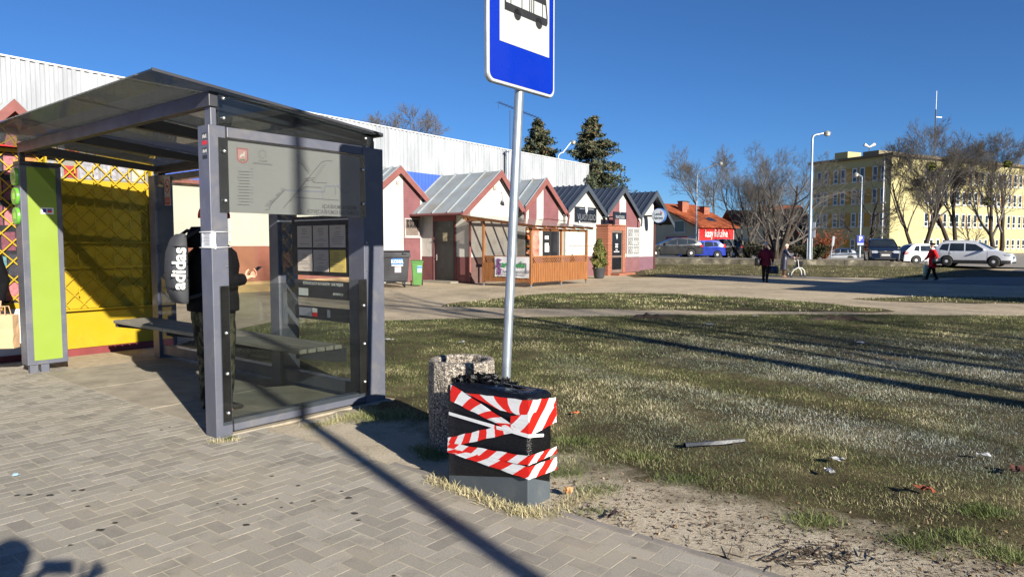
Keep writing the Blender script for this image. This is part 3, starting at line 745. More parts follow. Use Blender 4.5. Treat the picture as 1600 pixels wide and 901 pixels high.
tag(bn.build('litter_bin', M_AGG, None, BC, .25, bevel=.006), 'round concrete litter bin of exposed aggregate beside the taped cabinet', 'litter bin')

# ---------------------------------------------------------------- litter and debris on the lawn and pavement
def shard(name, label, cat, loc, sx, sy, sz, m, seed, group=None, rz=0.0):
    """a crumpled flat scrap"""
    r = random.Random(seed); mb = MB(); rows = []
    for i in range(5):
        rows.append([((i/4-.5)*sx+r.uniform(-.12, .12)*sx, (j/3-.5)*sy+r.uniform(-.14, .14)*sy, sz*r.uniform(.15, 1)) for j in range(4)])
    mb.grid(rows, smooth=False)
    return tag(mb.build(name, m, None, loc, rz), label, cat, group)
M_LITW = mat('crumpled_white_scrap', srgb(158, 158, 160), .7)
GL = 'scraps of white paper on the lawn'
for i, (u, v, sx, lab) in enumerate(((608, 531, .14, 'white paper scrap on the grass beside the shelter back post'), (722, 535, .13, 'white paper scrap on the grass just above the litter bin'),
        (1108, 507, .2, 'small white scrap near the far left mound of the lawn'), (1347, 536, .22, 'flat white scrap in the middle of the lawn'), (1182, 494, .15, 'tiny white scrap at the far lawn edge'),
        (1308, 719, .12, 'white paper scrap right of the black plastic strip'), (1296, 738, .1, 'small white scrap nearer the bare sand'), (1535, 712, .09, 'pale scrap near the right edge of the lawn'))):
    shard('paper_scrap', lab, 'litter', G(u, v, .03), sx, sx*.5, .03, M_LITW, i, GL, rz=i*1.3)
shard('wrapper', 'crumpled blue and white sweet wrapper lying on the pavers', 'litter', G(24, 743, .003), .05, .035, .018, mat('blue_wrapper', srgb(150, 180, 205), .35, 0, .6, 40), 31)
shard('dry_leaf', 'large curled rust brown leaf on the lawn at right', 'leaf', G(1444, 769, .025), .13, .075, .05, mat('rust_leaf', srgb(128, 66, 42), .8, 0, .3, 20), 33, rz=.4)
shard('dry_leaf', 'orange leaf on the grass right of the taped cabinet', 'leaf', G(900, 646, .02), .09, .05, .03, mat('orange_leaf', srgb(176, 96, 56), .8, 0, .3, 20), 34, rz=.9)
shard('dry_leaf', 'tan dead leaf leaning by the right foot of the taped cabinet', 'leaf', G(887, 772, .02), .07, .05, .05, mat('tan_leaf', srgb(170, 128, 86), .8, 0, .3, 20), 35, rz=.9)
shard('dry_leaf', 'dark purple brown leaf at the edge of the pavers', 'leaf', G(958, 806, .015), .12, .04, .03, mat('dark_leaf', srgb(70, 54, 50), .8, 0, .3, 20), 36, rz=1.1)
shard('dry_leaf', 'dark brown leaf clump at the far right of the lawn', 'leaf', G(1590, 738, .02), .14, .08, .05, mat('brown_leaf', srgb(78, 48, 38), .8, 0, .3, 20), 37, rz=1.1)
pk = MB(); a, b = G(1070, 696, .035), G(1163, 689, .05)
o = (a+b)/2; d = (b-a).normalized(); nrm = Vector((-d.y, d.x, 0)); rows = []
for i in range(9):
    f = i/8; p = a.lerp(b, f)-o; w = .032*(1-.55*f); 
    rows.append([p-nrm*w+Vector((0, 0, .004*math.sin(i))), p-nrm*w*.4+Vector((0, 0, .022)), p+nrm*w*.5+Vector((0, 0, .02+.004*math.cos(i*2))), p+nrm*w+Vector((0, 0, -.004)), p-Vector((0, 0, .012))])
pk.grid(rows, closed=True, smooth=False)
tag(pk.build('plastic_strip', mat('frosted_black_plastic', srgb(44, 48, 54), .5, 0, .35, 25), None, o), 'torn strip of black plastic lying on the frosty lawn', 'litter')
# two low mounds of earth thrown up on the lawn
for i, (u, v, sx, sy, lab) in enumerate(((1018, 497, .5, .22, 'low dark molehill left of centre at the far edge of the lawn'), (1310, 499, .75, .25, 'wide low molehill right of centre at the far edge of the lawn'))):
    mb = MB(); r = random.Random(i); rows = [[(0, 0, .07)]*14]
    for f in (.35, .65, 1.0): rows.append([(sx*f*math.cos(a)*r.uniform(.85, 1.15), sy*f*math.sin(a)*r.uniform(.85, 1.15), .09*(1-f*f)*r.uniform(.1, 1.7)-.01) for a in np.linspace(0, 2*math.pi, 15)[:-1]])
    mb.grid(rows, closed=True); tag(mb.build('molehill', mat('turned_soil', srgb(66, 54, 42), .95, 0, .3, 9, .8, 20), None, G(u, v)), lab, 'molehill')
# trodden gum spots and drips on the pavers
gm = mat('old_chewing_gum', srgb(46, 43, 40), .8)
r = random.Random(12)
spots = [(180, 816), (156, 827), (115, 766), (128, 765), (27, 773), (46, 772), (78, 773), (385, 819), (466, 758), (490, 782), (534, 767), (545, 777), (555, 801), (560, 812), (433, 778), (440, 792), (252, 671), (137, 790), (205, 765), (110, 851), (368, 779), (372, 788), (382, 787), (456, 785), (616, 899), (992, 871), (265, 667), (57, 660), (340, 786), (425, 743)]
for i, (u, v) in enumerate(spots):
    p = G(u, v, .0035); rr_ = r.uniform(.010, .022) if i < 14 else r.uniform(.006, .013); mb = MB(); m = 12
    ring = [(rr_*(1.3 if k % 2 else 1)*math.cos(2*math.pi*k/m)*r.uniform(.8, 1.2), rr_*math.sin(2*math.pi*k/m)*r.uniform(.7, 1.1), 0) for k in range(m)]
    mb.grid([ring, [(x*.7, y*.7, .0022) for x, y, _ in ring]], closed=True); mb.poly([(x*.7, y*.7, .0022) for x, y, _ in ring])
    tag(mb.build('gum_spot', gm, None, p), 'dark flattened chewing gum spot stuck on the pavers', 'gum spot', 'chewing gum spots on the pavement')
# ---------------------------------------------------------------- yellow kiosk
def siding(name, col, n=.11):
    if name in _mc: return _mc[name]
    t = NT(name); c = t.coord('Object'); sp = t.n('ShaderNodeSeparateXYZ'); t.l(c, sp.inputs[0])
    f = t.math('FRACT', t.math('MULTIPLY', sp.outputs[2], 1/n))
    g_ = t.ramp(f, [(0, (.55,)*3), (.1, (1,)*3), (.95, (1.04,)*3)])
    k = t.mix(1.0, t.ramp(t.noise(c, 2.5, 6), [(.3, tuple(x*.85 for x in col)), (.7, tuple(x*1.12 for x in col))]), g_, 'MULTIPLY')
    t.bsdf(k, .7, 0, .3, f, .5, .012); _mc[name] = t.m; return t.m
M_PLASTER = mat('white_render', srgb(182, 180, 172), .85, 0, .08, 1.2, .3, 30, dirt=(srgb(140, 132, 116), .5, 1.7))
M_PINK = siding('dusty_pink_siding', srgb(118, 78, 80))
M_PINKP = mat('dusty_pink_plinth', srgb(116, 79, 81), .8, 0, .16, 2, .2, 40)
M_BROWNP = mat('brown_plinth', srgb(92, 70, 64), .8, 0, .22, 3, .2, 40)
M_REDP = mat('dark_red_plinth', srgb(104, 62, 62), .8, 0, .15, 3, .2, 40)
M_BARGER = mat('faded_red_board', srgb(122, 74, 69), .75, 0, .14, 3, dirt=(srgb(96, 66, 60), .5, 2))
M_BARGEG = mat('graphite_flashing', srgb(72, 78, 86), .4, .2, .08, 3)
M_ROOFG = mat('weathered_zinc_sheet', srgb(138, 146, 150), .55, .1, .12, 1.5, .05, 20, dirt=(srgb(132, 112, 78), .5, 1.8))
M_ROOFD = mat('graphite_roof_sheet', srgb(52, 60, 74), .4, .1, .1, 2)
M_YEL = mat('kiosk_yellow', srgb(166, 139, 0), .5, 0, .05, 1.5, dirt=(srgb(140, 108, 10), .35, 3))
M_WOOD = mat('orange_stained_wood', srgb(134, 86, 46), .65, 0, .28, 4, .15, 40, stretch=(4, 4, .5))
kT = 11.2
kk = gthing('yellow_kiosk', 'bright yellow kiosk with diamond lattice grille standing behind the bus shelter', 'kiosk', 3.4, kT)
def kb(): return MB((3.4, kT, 0))
kb().box(1.2, 4.95, 11.22, 13.6, .08, 2.95).build('wall', mat('kiosk_grey', srgb(120, 118, 112), .7, 0, .1, 2), kk)
kb().box(1.2, 4.97, 11.17, 13.6, -.02, .09).build('red_skirting', mat('kiosk_skirting', srgb(110, 44, 44), .6, 0, .15, 4), kk)
kb().box(3.52, 4.955, 11.185, 11.219, .095, .66).build('lower_panel', M_YEL, kk)
kb().box(3.52, 4.955, 11.205, 11.219, .67, 2.54).build('upper_panel', M_YEL, kk)
kb().box(3.50, 4.96, 11.10, 11.2, .645, .668).build('sill', M_YEL, kk)
kb().box(1.2, 3.515, 11.195, 11.219, .09, .72).build('lower_panel', M_WHITE, kk)
kb().box(1.2, 3.515, 11.195, 11.219, .725, .80).build('sill', M_YEL, kk)
w = kb().box(1.25, 3.515, 11.21, 11.2195, .81, 2.86).build('window', mat('kiosk_display_dark', srgb(40, 40, 44), .3), kk)
mg = kb(); rr = random.Random(8); cols = []
pal = [srgb(*c) for c in ((150, 50, 54), (170, 170, 166), (70, 104, 140), (160, 112, 66), (140, 140, 148), (80, 120, 126), (104, 58, 70), (170, 164, 146), (50, 50, 58), (160, 100, 104))]
pm = [mat('magazine_cover_%s' % n_, c, .4, 0, .35, 22) for n_, c in zip(('red', 'white', 'blue', 'orange', 'silver', 'teal', 'plum', 'cream', 'dark', 'pink'), pal)]
for j, z in enumerate((.84, 1.18, 1.52, 1.86, 2.2, 2.54)):
    s = 1.3
    while s < 3.42:
        wd = rr.uniform(.15, .24); q = kb().box(s, s+wd-.02, 11.204, 11.2095, z, z+rr.uniform(.24, .3)).build('magazine', pm[rr.randrange(10)], w); s += wd
s = 3.54
while s < 4.85:
    wd = rr.uniform(.16, .3); kb().box(s, s+wd-.03, 11.21, 11.2185, 2.56, 2.56+rr.uniform(.16, .25)).build('magazine', pm[(4, 1, 4, 7, 4, 0)[rr.randrange(6)]], kk); s += wd
la = kb(); pitch = .243; zl0, zl1 = .67, 2.84
for k in range(-12, 20):
    for sg in (1, -1):
        # diagonal bars clipped to the lattice rectangle
        x0_ = 1.2+k*pitch; slope = .252/pitch*sg
        a = (x0_, zl0 if sg > 0 else zl1); n_ = (zl1-zl0)/abs(slope)
        p0 = Vector((x0_, zl0 if sg > 0 else zl1)); p1 = Vector((x0_+n_, zl1 if sg > 0 else zl0))
        lo, hi = 1.2, 4.95
        if p1.x <= lo or p0.x >= hi: continue
        f0 = max(0, (lo-p0.x)/(p1.x-p0.x)); f1 = min(1, (hi-p0.x)/(p1.x-p0.x))
        A = p0.lerp(p1, f0); B = p0.lerp(p1, f1)
        yy = 11.165 if sg > 0 else 11.178
        la.beam((A.x, yy, A.y), (B.x, yy, B.y), .010, .016, up=(0, 0, 1))
for k in range(0, 16):
    for j in range(0, 10):
        c_ = 1.2+k*pitch; z = zl0+(j+.0)*.252
        if j and c_ < 4.95 and (j*0+1): la.box(c_-.008, c_+.008, 11.115, 11.121, z-.07, z+.07)
for z in (1.26, 1.62): la.box(3.5, 4.95, 11.10, 11.113, z, z+.02)
la.box(1.2, 4.96, 11.10, 11.20, 2.845, 2.885); la.box(4.92, 4.955, 11.10, 11.2, .67, 2.845); la.box(3.5, 3.525, 11.10, 11.2, .67, 2.845)
la.build('lattice_grille', M_YEL, kk)
rf = kb().box(1.0, 5.05, 10.98, 13.8, 2.96, 3.02).build('roof', M_DARKST, kk)
kb().box(.98, 3.7, 10.95, 10.978, 2.935, 3.06).build('fascia', M_WHITE, rf); kb().box(3.702, 5.06, 10.95, 10.978, 2.935, 3.06).build('fascia', M_DARKST, rf)
kb().box(.98, 3.7, 10.955, 10.978, 2.893, 2.933).build('red_trim', M_RED, rf)

# ---------------------------------------------------------------- row of gabled sheds
TR_ = 19.1
def q2(u, v, t=TR_): return gt(u, v, t)
GS = 'gabled shop sheds in a staggered row'
def rib_roof(mb, pk, ev, t0, t1, step, hgt=.045, w=.035):
    """standing seams running down one slope"""
    n = int((t1-t0)/step)
    for k in range(n+1):
        t = t0+.02+k*(t1-t0-.06)/n
        a = Vector((pk[0], t, pk[1]+.02)); b = Vector((ev[0], t, ev[1]+.02))
        mb.beam(a, b, w, hgt*2, up=(0, 0, 1))
def shed(name, label, pk, eL, eR, wL, wR, tb, depth, roofm, bargem, wallm, plinthm, zp=1.07, side=True, step=.5, group=GS, wt=.2, bh=.24, sidewall=None):
    """tb is the plane of the barge boards, the front wall stands wt behind it"""
    root = gthing(name, label, 'shed', wL, tb+wt, 0, group)
    o = (wL, tb+wt, 0); tw = tb+wt
    def mb(): return MB(o)
    zat = lambda s: (eL[1]+(pk[1]-eL[1])*(s-eL[0])/(pk[0]-eL[0]) if s < pk[0] else eR[1]+(pk[1]-eR[1])*(eR[0]-s)/(eR[0]-pk[0]))-.06
    mb().prism([(wL, tw, 0), (wR, tw, 0), (wR, tw, zat(wR)), (pk[0], tw, pk[1]-.06), (wL, tw, zat(wL))], (0, .18, 0)).build('front_wall', wallm, root)
    if sidewall: sidewall(root, o)
    else: mb().box(wL, wL+.18, tw+.182, tb+depth, 0, zat(wL)-.02).build('side_wall', wallm, root)
    mb().box(wR-.18, wR, tw+.182, tb+depth, 0, zat(wR)-.02).build('side_wall', wallm, root)
    if plinthm: mb().box(wL-.014, wR+.014, tw-.014, tw-.002, -.05, zp).build('plinth', plinthm, root)
    th = .05
    for a, nm in ((eL, 'roof'), (eR, 'roof')):
        sl = MB(o)
        sl.prism([(pk[0], tb, pk[1]), (a[0], tb, a[1]), (a[0], tb, a[1]+th), (pk[0], tb, pk[1]+th)], (0, depth, 0))
        rib_roof(sl, (pk[0], pk[1]+th), (a[0], a[1]+th), tb, tb+depth, step)
        rf_ = sl.build('roof', roofm, root)
    for a in (eL, eR):
        d = Vector((a[0]-pk[0], 0, a[1]-pk[1])).normalized(); n_ = Vector((-d.z, 0, d.x)); n_ = n_ if n_.z > 0 else -n_
        p0 = Vector((pk[0], tb-.03, pk[1]+th+.03)); p1 = Vector((a[0], tb-.03, a[1]+th+.03))+d*.06
        dn = Vector((0, 0, -bh/ max(.3, n_.z)))
        mb().prism([p0, p1, p1+dn*.9, p0+dn], (0, .028, 0)).build('barge_board', bargem, root)
    return root, mb, tw, zat
def window(parent, mb, s0, s1, z0, z1, t, fm=None, cols=2, rows=1, fw=.05, pm_=None, name='window', sill=True):
    f = mb()
    f.box(s0, s1, t-.03, t-.004, z0, z0+fw); f.box(s0, s1, t-.03, t-.004, z1-fw, z1)
    for k in range(cols+1):
        c = s0+(s1-s0-fw)*k/cols; f.box(c, c+fw, t-.0295, t-.0045, z0+fw, z1-fw)
    for k in range(1, rows):
        c = z0+(z1-z0)*k/rows; f.box(s0+fw, s1-fw, t-.028, t-.006, c-fw*.35, c+fw*.35)
    if sill: f.box(s0-.05, s1+.05, t-.06, t-.004, z0-.05, z0-.002)
    fo = f.build(name, fm or M_PVC, parent)
    mb().box(s0+.01, s1-.01, t-.015, t-.007, z0+.01, z1-.01).build('pane', pm_ or M_WIN, fo)
    return fo
PL = lambda u, v, t=TR_: q2(u, v, t)

# shed with the barred window, set back (behind the wheeled bins)
pk, eL, eR = gt(626, 262, 22.0), gt(578, 306, 22.0), gt(674, 318, 22.0)
rt, mb, tw, za = shed('gabled_shed', 'white gabled shed with pink siding and a barred window behind the wheeled bins', pk, eL, eR, gt(588, 400, 22.2)[0], gt(660.5, 400, 22.2)[0], 22.0, 6, M_ROOFG, M_BARGER, M_PLASTER, None)
s0, s1 = gt(631, 400, tw)[0], gt(656.6, 400, tw)[0]
mb().prism([(s0, tw-.02, 0), (s1, tw-.02, 0), (s1, tw-.02, za(s1)-.02), (s0, tw-.02, za(s0)-.02)], (0, .017, 0)).build('siding_panel', M_PINK, rt)
wz1, wz0 = gt(640, 341, tw)[1], gt(640, 370, tw)[1]
wf = window(rt, mb, s0+.03, s1-.08, wz0, wz1, tw-.022, mat('grey_white_frame', srgb(170, 160, 156), .6), 1, 1, .06, mat('dim_curtain', srgb(110, 98, 90), .7, 0, .2, 6))
gr = mb()
for k in range(9):
    s = s0+.08+k*(s1-s0-.22)/8
    gr.box(s-.008, s+.008, tw-.075, tw-.06, wz0+.38, wz1-.04)
for k in range(4):
    s = s0+.14+k*(s1-s0-.3)/3.6
    gr.beam((s, tw-.066, wz0+.42), (s+.1, tw-.066, wz0+.75), .012, .014); gr.beam((s+.1, tw-.066, wz0+.42), (s, tw-.066, wz0+.75), .012, .014)
gr.build('window_grille', M_BLACK, wf)
mb().box(gt(620, 287, tw)[0]-.05, gt(620, 287, tw)[0]+.07, tw-.04, tw-.003, gt(620, 288, tw)[1], gt(620, 283, tw)[1]).build('air_vent', mat('vent_grey', srgb(150, 146, 136)), rt)

# shed with the dark steel door in its side wall
pk, eL, eR = PL(784, 268.5), PL(724, 334), PL(819, 329.5)
WL = gt(735.5, 400, TR_+.2)[0]
def side2(root, o):
    d0, d1 = gs(711, 400, WL)[0], gs(679, 400, WL)[0]; zt = gs(695, 346, WL)[1]; zb = gs(700, 401, WL)[1]
    tend = 22.2
    def mb(): return MB(o)
    mb().box(WL, WL+.16, TR_+.385, d0, 0, 3.0).build('side_wall', M_PLASTER, root)
    mb().box(WL, WL+.16, d1, tend, 0, 3.0).build('side_wall', M_PLASTER, root)
    mb().box(WL, WL+.16, d0+.001, d1-.001, zt+.42, 3.0).build('side_wall', M_PLASTER, root)
    mb().box(WL-.016, WL-.002, TR_+.2, d0-.07, 0, zb).build('plinth', M_REDP, root)
    mb().box(WL-.016, WL-.002, d1+.07, tend, 0, zb).build('plinth', M_REDP, root)
    mb().box(WL-.03, WL+.1, d0-.0685, d1+.0685, zt+.02, zt+.42).build('door_transom', mat('dark_red_panel', srgb(112, 46, 46), .6), root)
    dr = mb().box(WL-.02, WL+.06, d0+.06, d1-.06, .06, zt+.015).build('door', mat('black_steel_door', srgb(26, 27, 30), .35, .2, .15, 2, .05, 60), root)
    for a in (d0-.0675, d1+.0025): mb().box(WL-.035, WL+.1, a, a+.065, 0, zt+.018).build('door_jamb', M_REDP, root)
    h = MB(o); h.tube([(WL-.03, d1-.16, 1.05), (WL-.075, d1-.16, 1.05), (WL-.075, d1-.27, 1.05)], .014, 8); h.box(WL-.032, WL-.021, d1-.19, d1-.13, .92, 1.18); h.build('door_handle', M_BOLT, dr)
    mb().box(WL-.024, WL-.0205, (d0+d1)/2-.18, (d0+d1)/2+.08, 1.75, 2.1).build('door_notice', mat('yellowed_notice', srgb(196, 186, 150), .8, 0, .1, 12), dr)
    for z in (.55, .95, 1.4): mb().box(WL-.0235, WL-.0205, d0+.12, d1-.3, z, z+.012).build('door_ridge', M_BLACK, dr)
    mb().box(WL-.6, WL-.02, d0-.3, d1+.3, -.02, .06).build('door_step', mat('concrete_step', srgb(130, 124, 112), .9, 0, .2, 3), root)
rt, mb, tw, za = shed('gabled_shed', 'white gabled shed with grey sheet roof and a black steel door in its left side', pk, eL, eR, WL, eR[0]-.25, TR_, 3.6, M_ROOFG, M_BARGER, M_PLASTER, M_BROWNP, gt(760, 401.5, TR_)[1], step=.75, sidewall=side2)
dp = mb(); ex = WL-.07
dp.tube([(eL[0]+.02, TR_+.12, eL[1]-.03), (ex-.02, TR_+.15, eL[1]-.35), (ex, TR_+.17, eL[1]-.6), (ex, TR_+.17, .25), (ex-.05, TR_+.1, .08)], .05, 10)
dp.build('downpipe', M_BARGER, rt)
gu = mb(); gu.tube([(eL[0]-.03, TR_+.0, eL[1]+.0), (eL[0]-.03, TR_+3.5, eL[1]+.02)], .06, 10); gu.build('gutter', M_REDP, rt)
mb().box(gt(770, 289, tw)[0], gt(774, 289, tw)[0], tw-.05, tw-.003, gt(770, 296, tw)[1], gt(770, 291, tw)[1]).build('air_vent', mat('vent_grey', srgb(150, 146, 136)), rt)
lm = mb(); a = gt(783, 312, tw); lm.tube([(a[0], tw-.003, a[1]+.35), (a[0], tw-.22, a[1]+.3), (a[0], tw-.25, a[1]+.05)], .02, 8); lm.lathe([(.15, -.1), (.12, 0), (.04, .06)], 14, (a[0], tw-.25, a[1])); lm.build('wall_lamp', M_WHITE, rt)

# flower shop shed behind the terrace
pk, eL, eR = PL(854, 280.5), PL(821.5, 325), PL(886.5, 333)
rt, mb, tw, za = shed('gabled_shed', 'pink sided gabled flower shop shed behind the wooden terrace', pk, eL, eR, eL[0]+.2, eR[0]-.05, TR_, 3.8, M_ROOFG, M_BARGER, M_PLASTER, M_PINKP, PL(886, 400)[1], step=.75)
for a, b in ((826, 838), (849, 872)):
    s0, s1 = gt(a, 380, tw)[0], gt(b, 380, tw)[0]
    top = [(s1, tw-.02, za(s1)-.03)] + ([(pk[0], tw-.02, pk[1]-.12)] if s0 < pk[0] < s1 else []) + [(s0, tw-.02, za(s0)-.03)]
    mb().prism([(s0, tw-.02, 2.35), (s1, tw-.02, 2.35)]+top, (0, .017, 0)).build('siding_panel', M_PINK, rt)
d0, d1 = gt(847.6, 400, tw)[0], gt(860, 400, tw)[0]
dr = mb().box(d0, d1, tw-.05, tw-.003, .05, gt(850, 357, tw)[1]).build('door', M_BLACK, rt)
for z, h, w_ in ((1.85, .16, .3), (1.55, .12, .3), (1.25, .3, .34)): mb().box(d0+.12, d0+.12+w_, tw-.054, tw-.0505, z, z+h).build('door_notice', M_PAPER, dr)
mb().box(d1+.005, d1+.16, tw-.4, tw-.003, .05, gt(850, 358, tw)[1]).build('open_door_leaf', M_DARKST, rt)
w0, w1 = gt(800, 380, tw)[0], gt(829.5, 380, tw)[0]
fo = window(rt, mb, max(w0, eL[0]+.22), w1, 1.1, 2.4, tw, M_BLACK, 2, 1, .05, mat('shop_interior_dark', srgb(46, 30, 22), .3, 0, .5, 3))
rr = random.Random(3)
fl = [mat('flowers_%s' % n_, srgb(*c), .7, 0, .4, 30) for n_, c in (('orange', (214, 120, 40)), ('red', (190, 60, 50)), ('pink', (214, 130, 130)), ('green', (60, 84, 40)), ('cream', (220, 200, 170)))]
bx = max(w0, eL[0]+.22)
for k in range(34):
    x = rr.uniform(bx+.1, w1-.1); z = rr.choice((1.18, 1.5, 1.85, 2.15))
    b_ = mb(); 
    for i in range(5): b_.ball((x+rr.uniform(-.06, .06), tw-.06+rr.uniform(-.02, .02), z+rr.uniform(0, .14)), rr.uniform(.03, .06), 6, 4)
    b_.build('bouquet', fl[rr.randrange(5)], fo)
ps = mb().box(w1+.03, w1+.62, tw-.035, tw-.003, 1.1, 2.35).build('poster_board', mat('flower_poster', srgb(206, 120, 104), .5, 0, .6, 3.5), rt)

# white shop with the large black sign
pk, eL, eR = PL(919, 290.5), PL(888.5, 328), PL(949, 337)
rt, mb, tw, za = shed('gabled_shed', 'white gabled shop with ribbed graphite roof and a big black sign on its gable', pk, eL, eR, eL[0]+.04, eR[0]-.1, TR_, 4.2, M_ROOFD, M_BARGEG, M_PLASTER, M_PINKP, PL(930, 400)[1], step=.36)
a, b = gt(890.5, 351, tw), gt(936, 382, tw)
window(rt, mb, a[0], b[0], b[1], a[1], tw, M_PVC, 2, 1, .13, mat('mint_blind', srgb(158, 186, 176), .5, 0, .06, 1, stretch=(1, 1, 14)))
a, b = gt(897.5, 322.5, tw), gt(930.5, 348, tw)
M_SIGNB = mat('black_sign_board', srgb(26, 28, 34), .3, 0, .1, 2)
M_SILV = mat('silver_lettering', srgb(180, 182, 186), .4, .2)
sg = gthing('shop_sign', 'large black sign with silver lettering on the white gabled shop', 'sign', (a[0]+b[0])/2, tw-.06, b[1])
def gb(): return MB(((a[0]+b[0])/2, tw-.06, b[1]))
gb().box(a[0], b[0], tw-.06, tw-.004, b[1], a[1]).build('board', M_SIGNB, sg)
cxs, czs = (a[0]+b[0])/2, (a[1]+b[1])/2
lt = gb(); put_text(lt, 'VILASTUDIO', .44, face_frame((cxs+.05, tw-.063, czs-.14), (1, 0, 0), (0, -1, 0)), squeeze=.7, ext=.002)
lt.build('lettering', mat('dim_silver_lettering', srgb(120, 124, 130), .4, .3), sg, fix=False)
em = gb()
em.prism([(cxs-.13, tw-.066, czs+.42), (cxs+.1, tw-.066, czs+.5), (cxs+.16, tw-.066, czs+.22), (cxs+.03, tw-.066, czs+.03), (cxs-.06, tw-.066, czs+.12)], (0, .004, 0))
em.box(cxs-.62, cxs-.16, tw-.064, tw-.062, czs+.28, czs+.30); em.box(cxs+.2, cxs+.72, tw-.064, tw-.062, czs+.28, czs+.30)
em.prism([(cxs-.62+.07*math.cos(x), tw-.066, czs-.38+.07*math.sin(x)) for x in np.linspace(0, 6.28, 9)[:-1]], (0, .004, 0)); em.box(cxs-.45, cxs+.5, tw-.064, tw-.062, czs-.39, czs-.375)
em.build('emblem', M_SILV, sg)

# shop with the orange brick porch
def brick_mat():
    t = NT('orange_brick'); c = t.coord('Object'); m_ = t.n('ShaderNodeMapping'); m_.inputs['Rotation'].default_value = (R(90), 0, 0); t.l(c, m_.inputs['Vector'])
    b_ = t.n('ShaderNodeTexBrick'); t.l(m_.outputs[0], b_.inputs['Vector']); b_.inputs['Scale'].default_value = 1
    b_.inputs['Brick Width'].default_value = .26; b_.inputs['Row Height'].default_value = .085; b_.inputs['Mortar Size'].default_value = .01
    for k, v in (('Color1', srgb(148, 84, 60)), ('Color2', srgb(126, 68, 48)), ('Mortar', srgb(150, 116, 98))): b_.inputs[k].default_value = (*v, 1)
    t.bsdf(b_.outputs['Color'], .8, 0, .3, b_.outputs['Fac'], -.4, .01); return t.m
M_BRICK = brick_mat()
pk, eL, eR = PL(976.5, 294), PL(950, 331), PL(1001.5, 338.5)
rt, mb, tw, za = shed('gabled_shed', 'pink sided gabled shop with an orange brick porch and a white barred window', pk, eL, eR, eL[0]+.06, eR[0]+.25, TR_, 4.4, M_ROOFD, M_BARGEG, M_PLASTER, M_PINKP, PL(990, 402)[1], step=.36)
for a, b in ((951, 967), (977.5, 1008)):
    s0, s1 = gt(a, 380, tw)[0], gt(b, 380, tw)[0]; s0 = max(s0, eL[0]+.07); s1 = min(s1, eR[0]+.24)
    top = [(s1, tw-.02, za(s1)-.03)] + ([(pk[0], tw-.02, pk[1]-.12)] if s0 < pk[0] < s1 else []) + [(s0, tw-.02, za(s0)-.03)]
    mb().prism([(s0, tw-.02, 1.1), (s1, tw-.02, 1.1)]+top, (0, .017, 0)).build('siding_panel', M_PINK, rt)
tp = tw-.75
p0, p1 = gt(950, 400, tp)[0], gt(977, 400, tp)[0]; zt = gt(965, 353, tp)[1]; e0, e1 = gt(956, 400, tp)[0], gt(973, 400, tp)[0]; ed = gt(965, 360, tp)[1]
pw = MB((rt.location.x*0+0, 0, 0))
pc = mb(); pc.box(p0, e0, tp, tw-.03, -.05, zt); pc.box(e1, p1, tp, tw-.03, -.05, zt); pc.box(e0+.001, e1-.001, tp+.001, tw-.03, ed, zt-.001); por = pc.build('brick_porch', M_BRICK, rt)
mb().box(p0-.05, p1+.05, tp-.05, tw-.03, zt+.002, zt+.07).build('porch_cap', M_BRICK, por)
dr = mb().box(e0+.005, e1-.005, tp+.05, tp+.1, .12, ed-.005).build('door', mat('dark_glazed_door', srgb(22, 24, 28), .15, 0, .2, 2), rt)
for q in ((e0+.005, e0+.07, .12, ed-.005), (e1-.07, e1-.005, .12, ed-.005), (e0+.071, e1-.071, ed-.12, ed-.005), (e0+.071, e1-.071, .92, 1.02), (e0+.071, e1-.071, .12, .28)): mb().box(q[0], q[1], tp+.03, tp+.0495, q[2], q[3]).build('door_frame', mat('brown_alu_frame', srgb(112, 96, 86), .5), dr)
dl = mb(); cxs = (e0+e1)/2
dl.prism([(cxs-.09, tp+.046, 2.12), (cxs+.07, tp+.046, 2.16), (cxs+.09, tp+.046, 1.98), (cxs+.02, tp+.046, 1.86)], (0, .003, 0))
for z, w_ in ((1.60, .3), (1.52, .24), (1.44, .28), (1.30, .2), (1.20, .56)): dl.box(cxs-w_/2, cxs+w_/2, tp+.046, tp+.049, z, z+.045)
dl.build('door_lettering', M_WHITE, dr)
mb().box(e0-.1, e1+.5, tp-.5, tp-.002, -.05, .11).build('porch_step', M_BRICK, por)
a, b = gt(979, 355, tw), gt(1007, 399, tw)
fo = window(rt, mb, a[0], min(b[0], eR[0]+.2), b[1], a[1], tw-.022, M_PVC, 2, 1, .09, mat('net_curtain_pane', srgb(96, 100, 102), .3, 0, .25, 6))
gr = mb(); x0, x1 = a[0], min(b[0], eR[0]+.2)
for k in range(13):
    s = x0+.04+k*(x1-x0-.1)/12; gr.box(s-.012, s+.012, tw-.085, tw-.07, b[1]+.03, a[1]-.03)
for z in np.linspace(b[1]+.05, a[1]-.05, 4): gr.box(x0, x1, tw-.095, tw-.086, z-.014, z+.014)
for k in range(6):
    for z in (b[1]+.3, b[1]+.75, b[1]+1.2):
        c_ = Vector((x0+.18+k*(x1-x0-.3)/5.5, tw-.1, z)); gr.tube([c_+Vector((.075*math.cos(t), 0, .13*math.sin(t))) for t in np.linspace(0, 2*math.pi, 9)], .010, 5)
gr.build('window_grille', M_PVC, fo)
a, b = gt(957.5, 330.5, tw-.9), gt(977.5, 343, tw-.9)
sg = gthing('shop_sign', 'small black hanging sign above the orange brick porch', 'sign', (a[0]+b[0])/2, tw-.95, b[1])
def gb(): return MB(((a[0]+b[0])/2, tw-.95, b[1]))
gb().box(a[0], b[0], tw-.95, tw-.9, b[1], a[1]).build('board', M_SIGNB, sg)
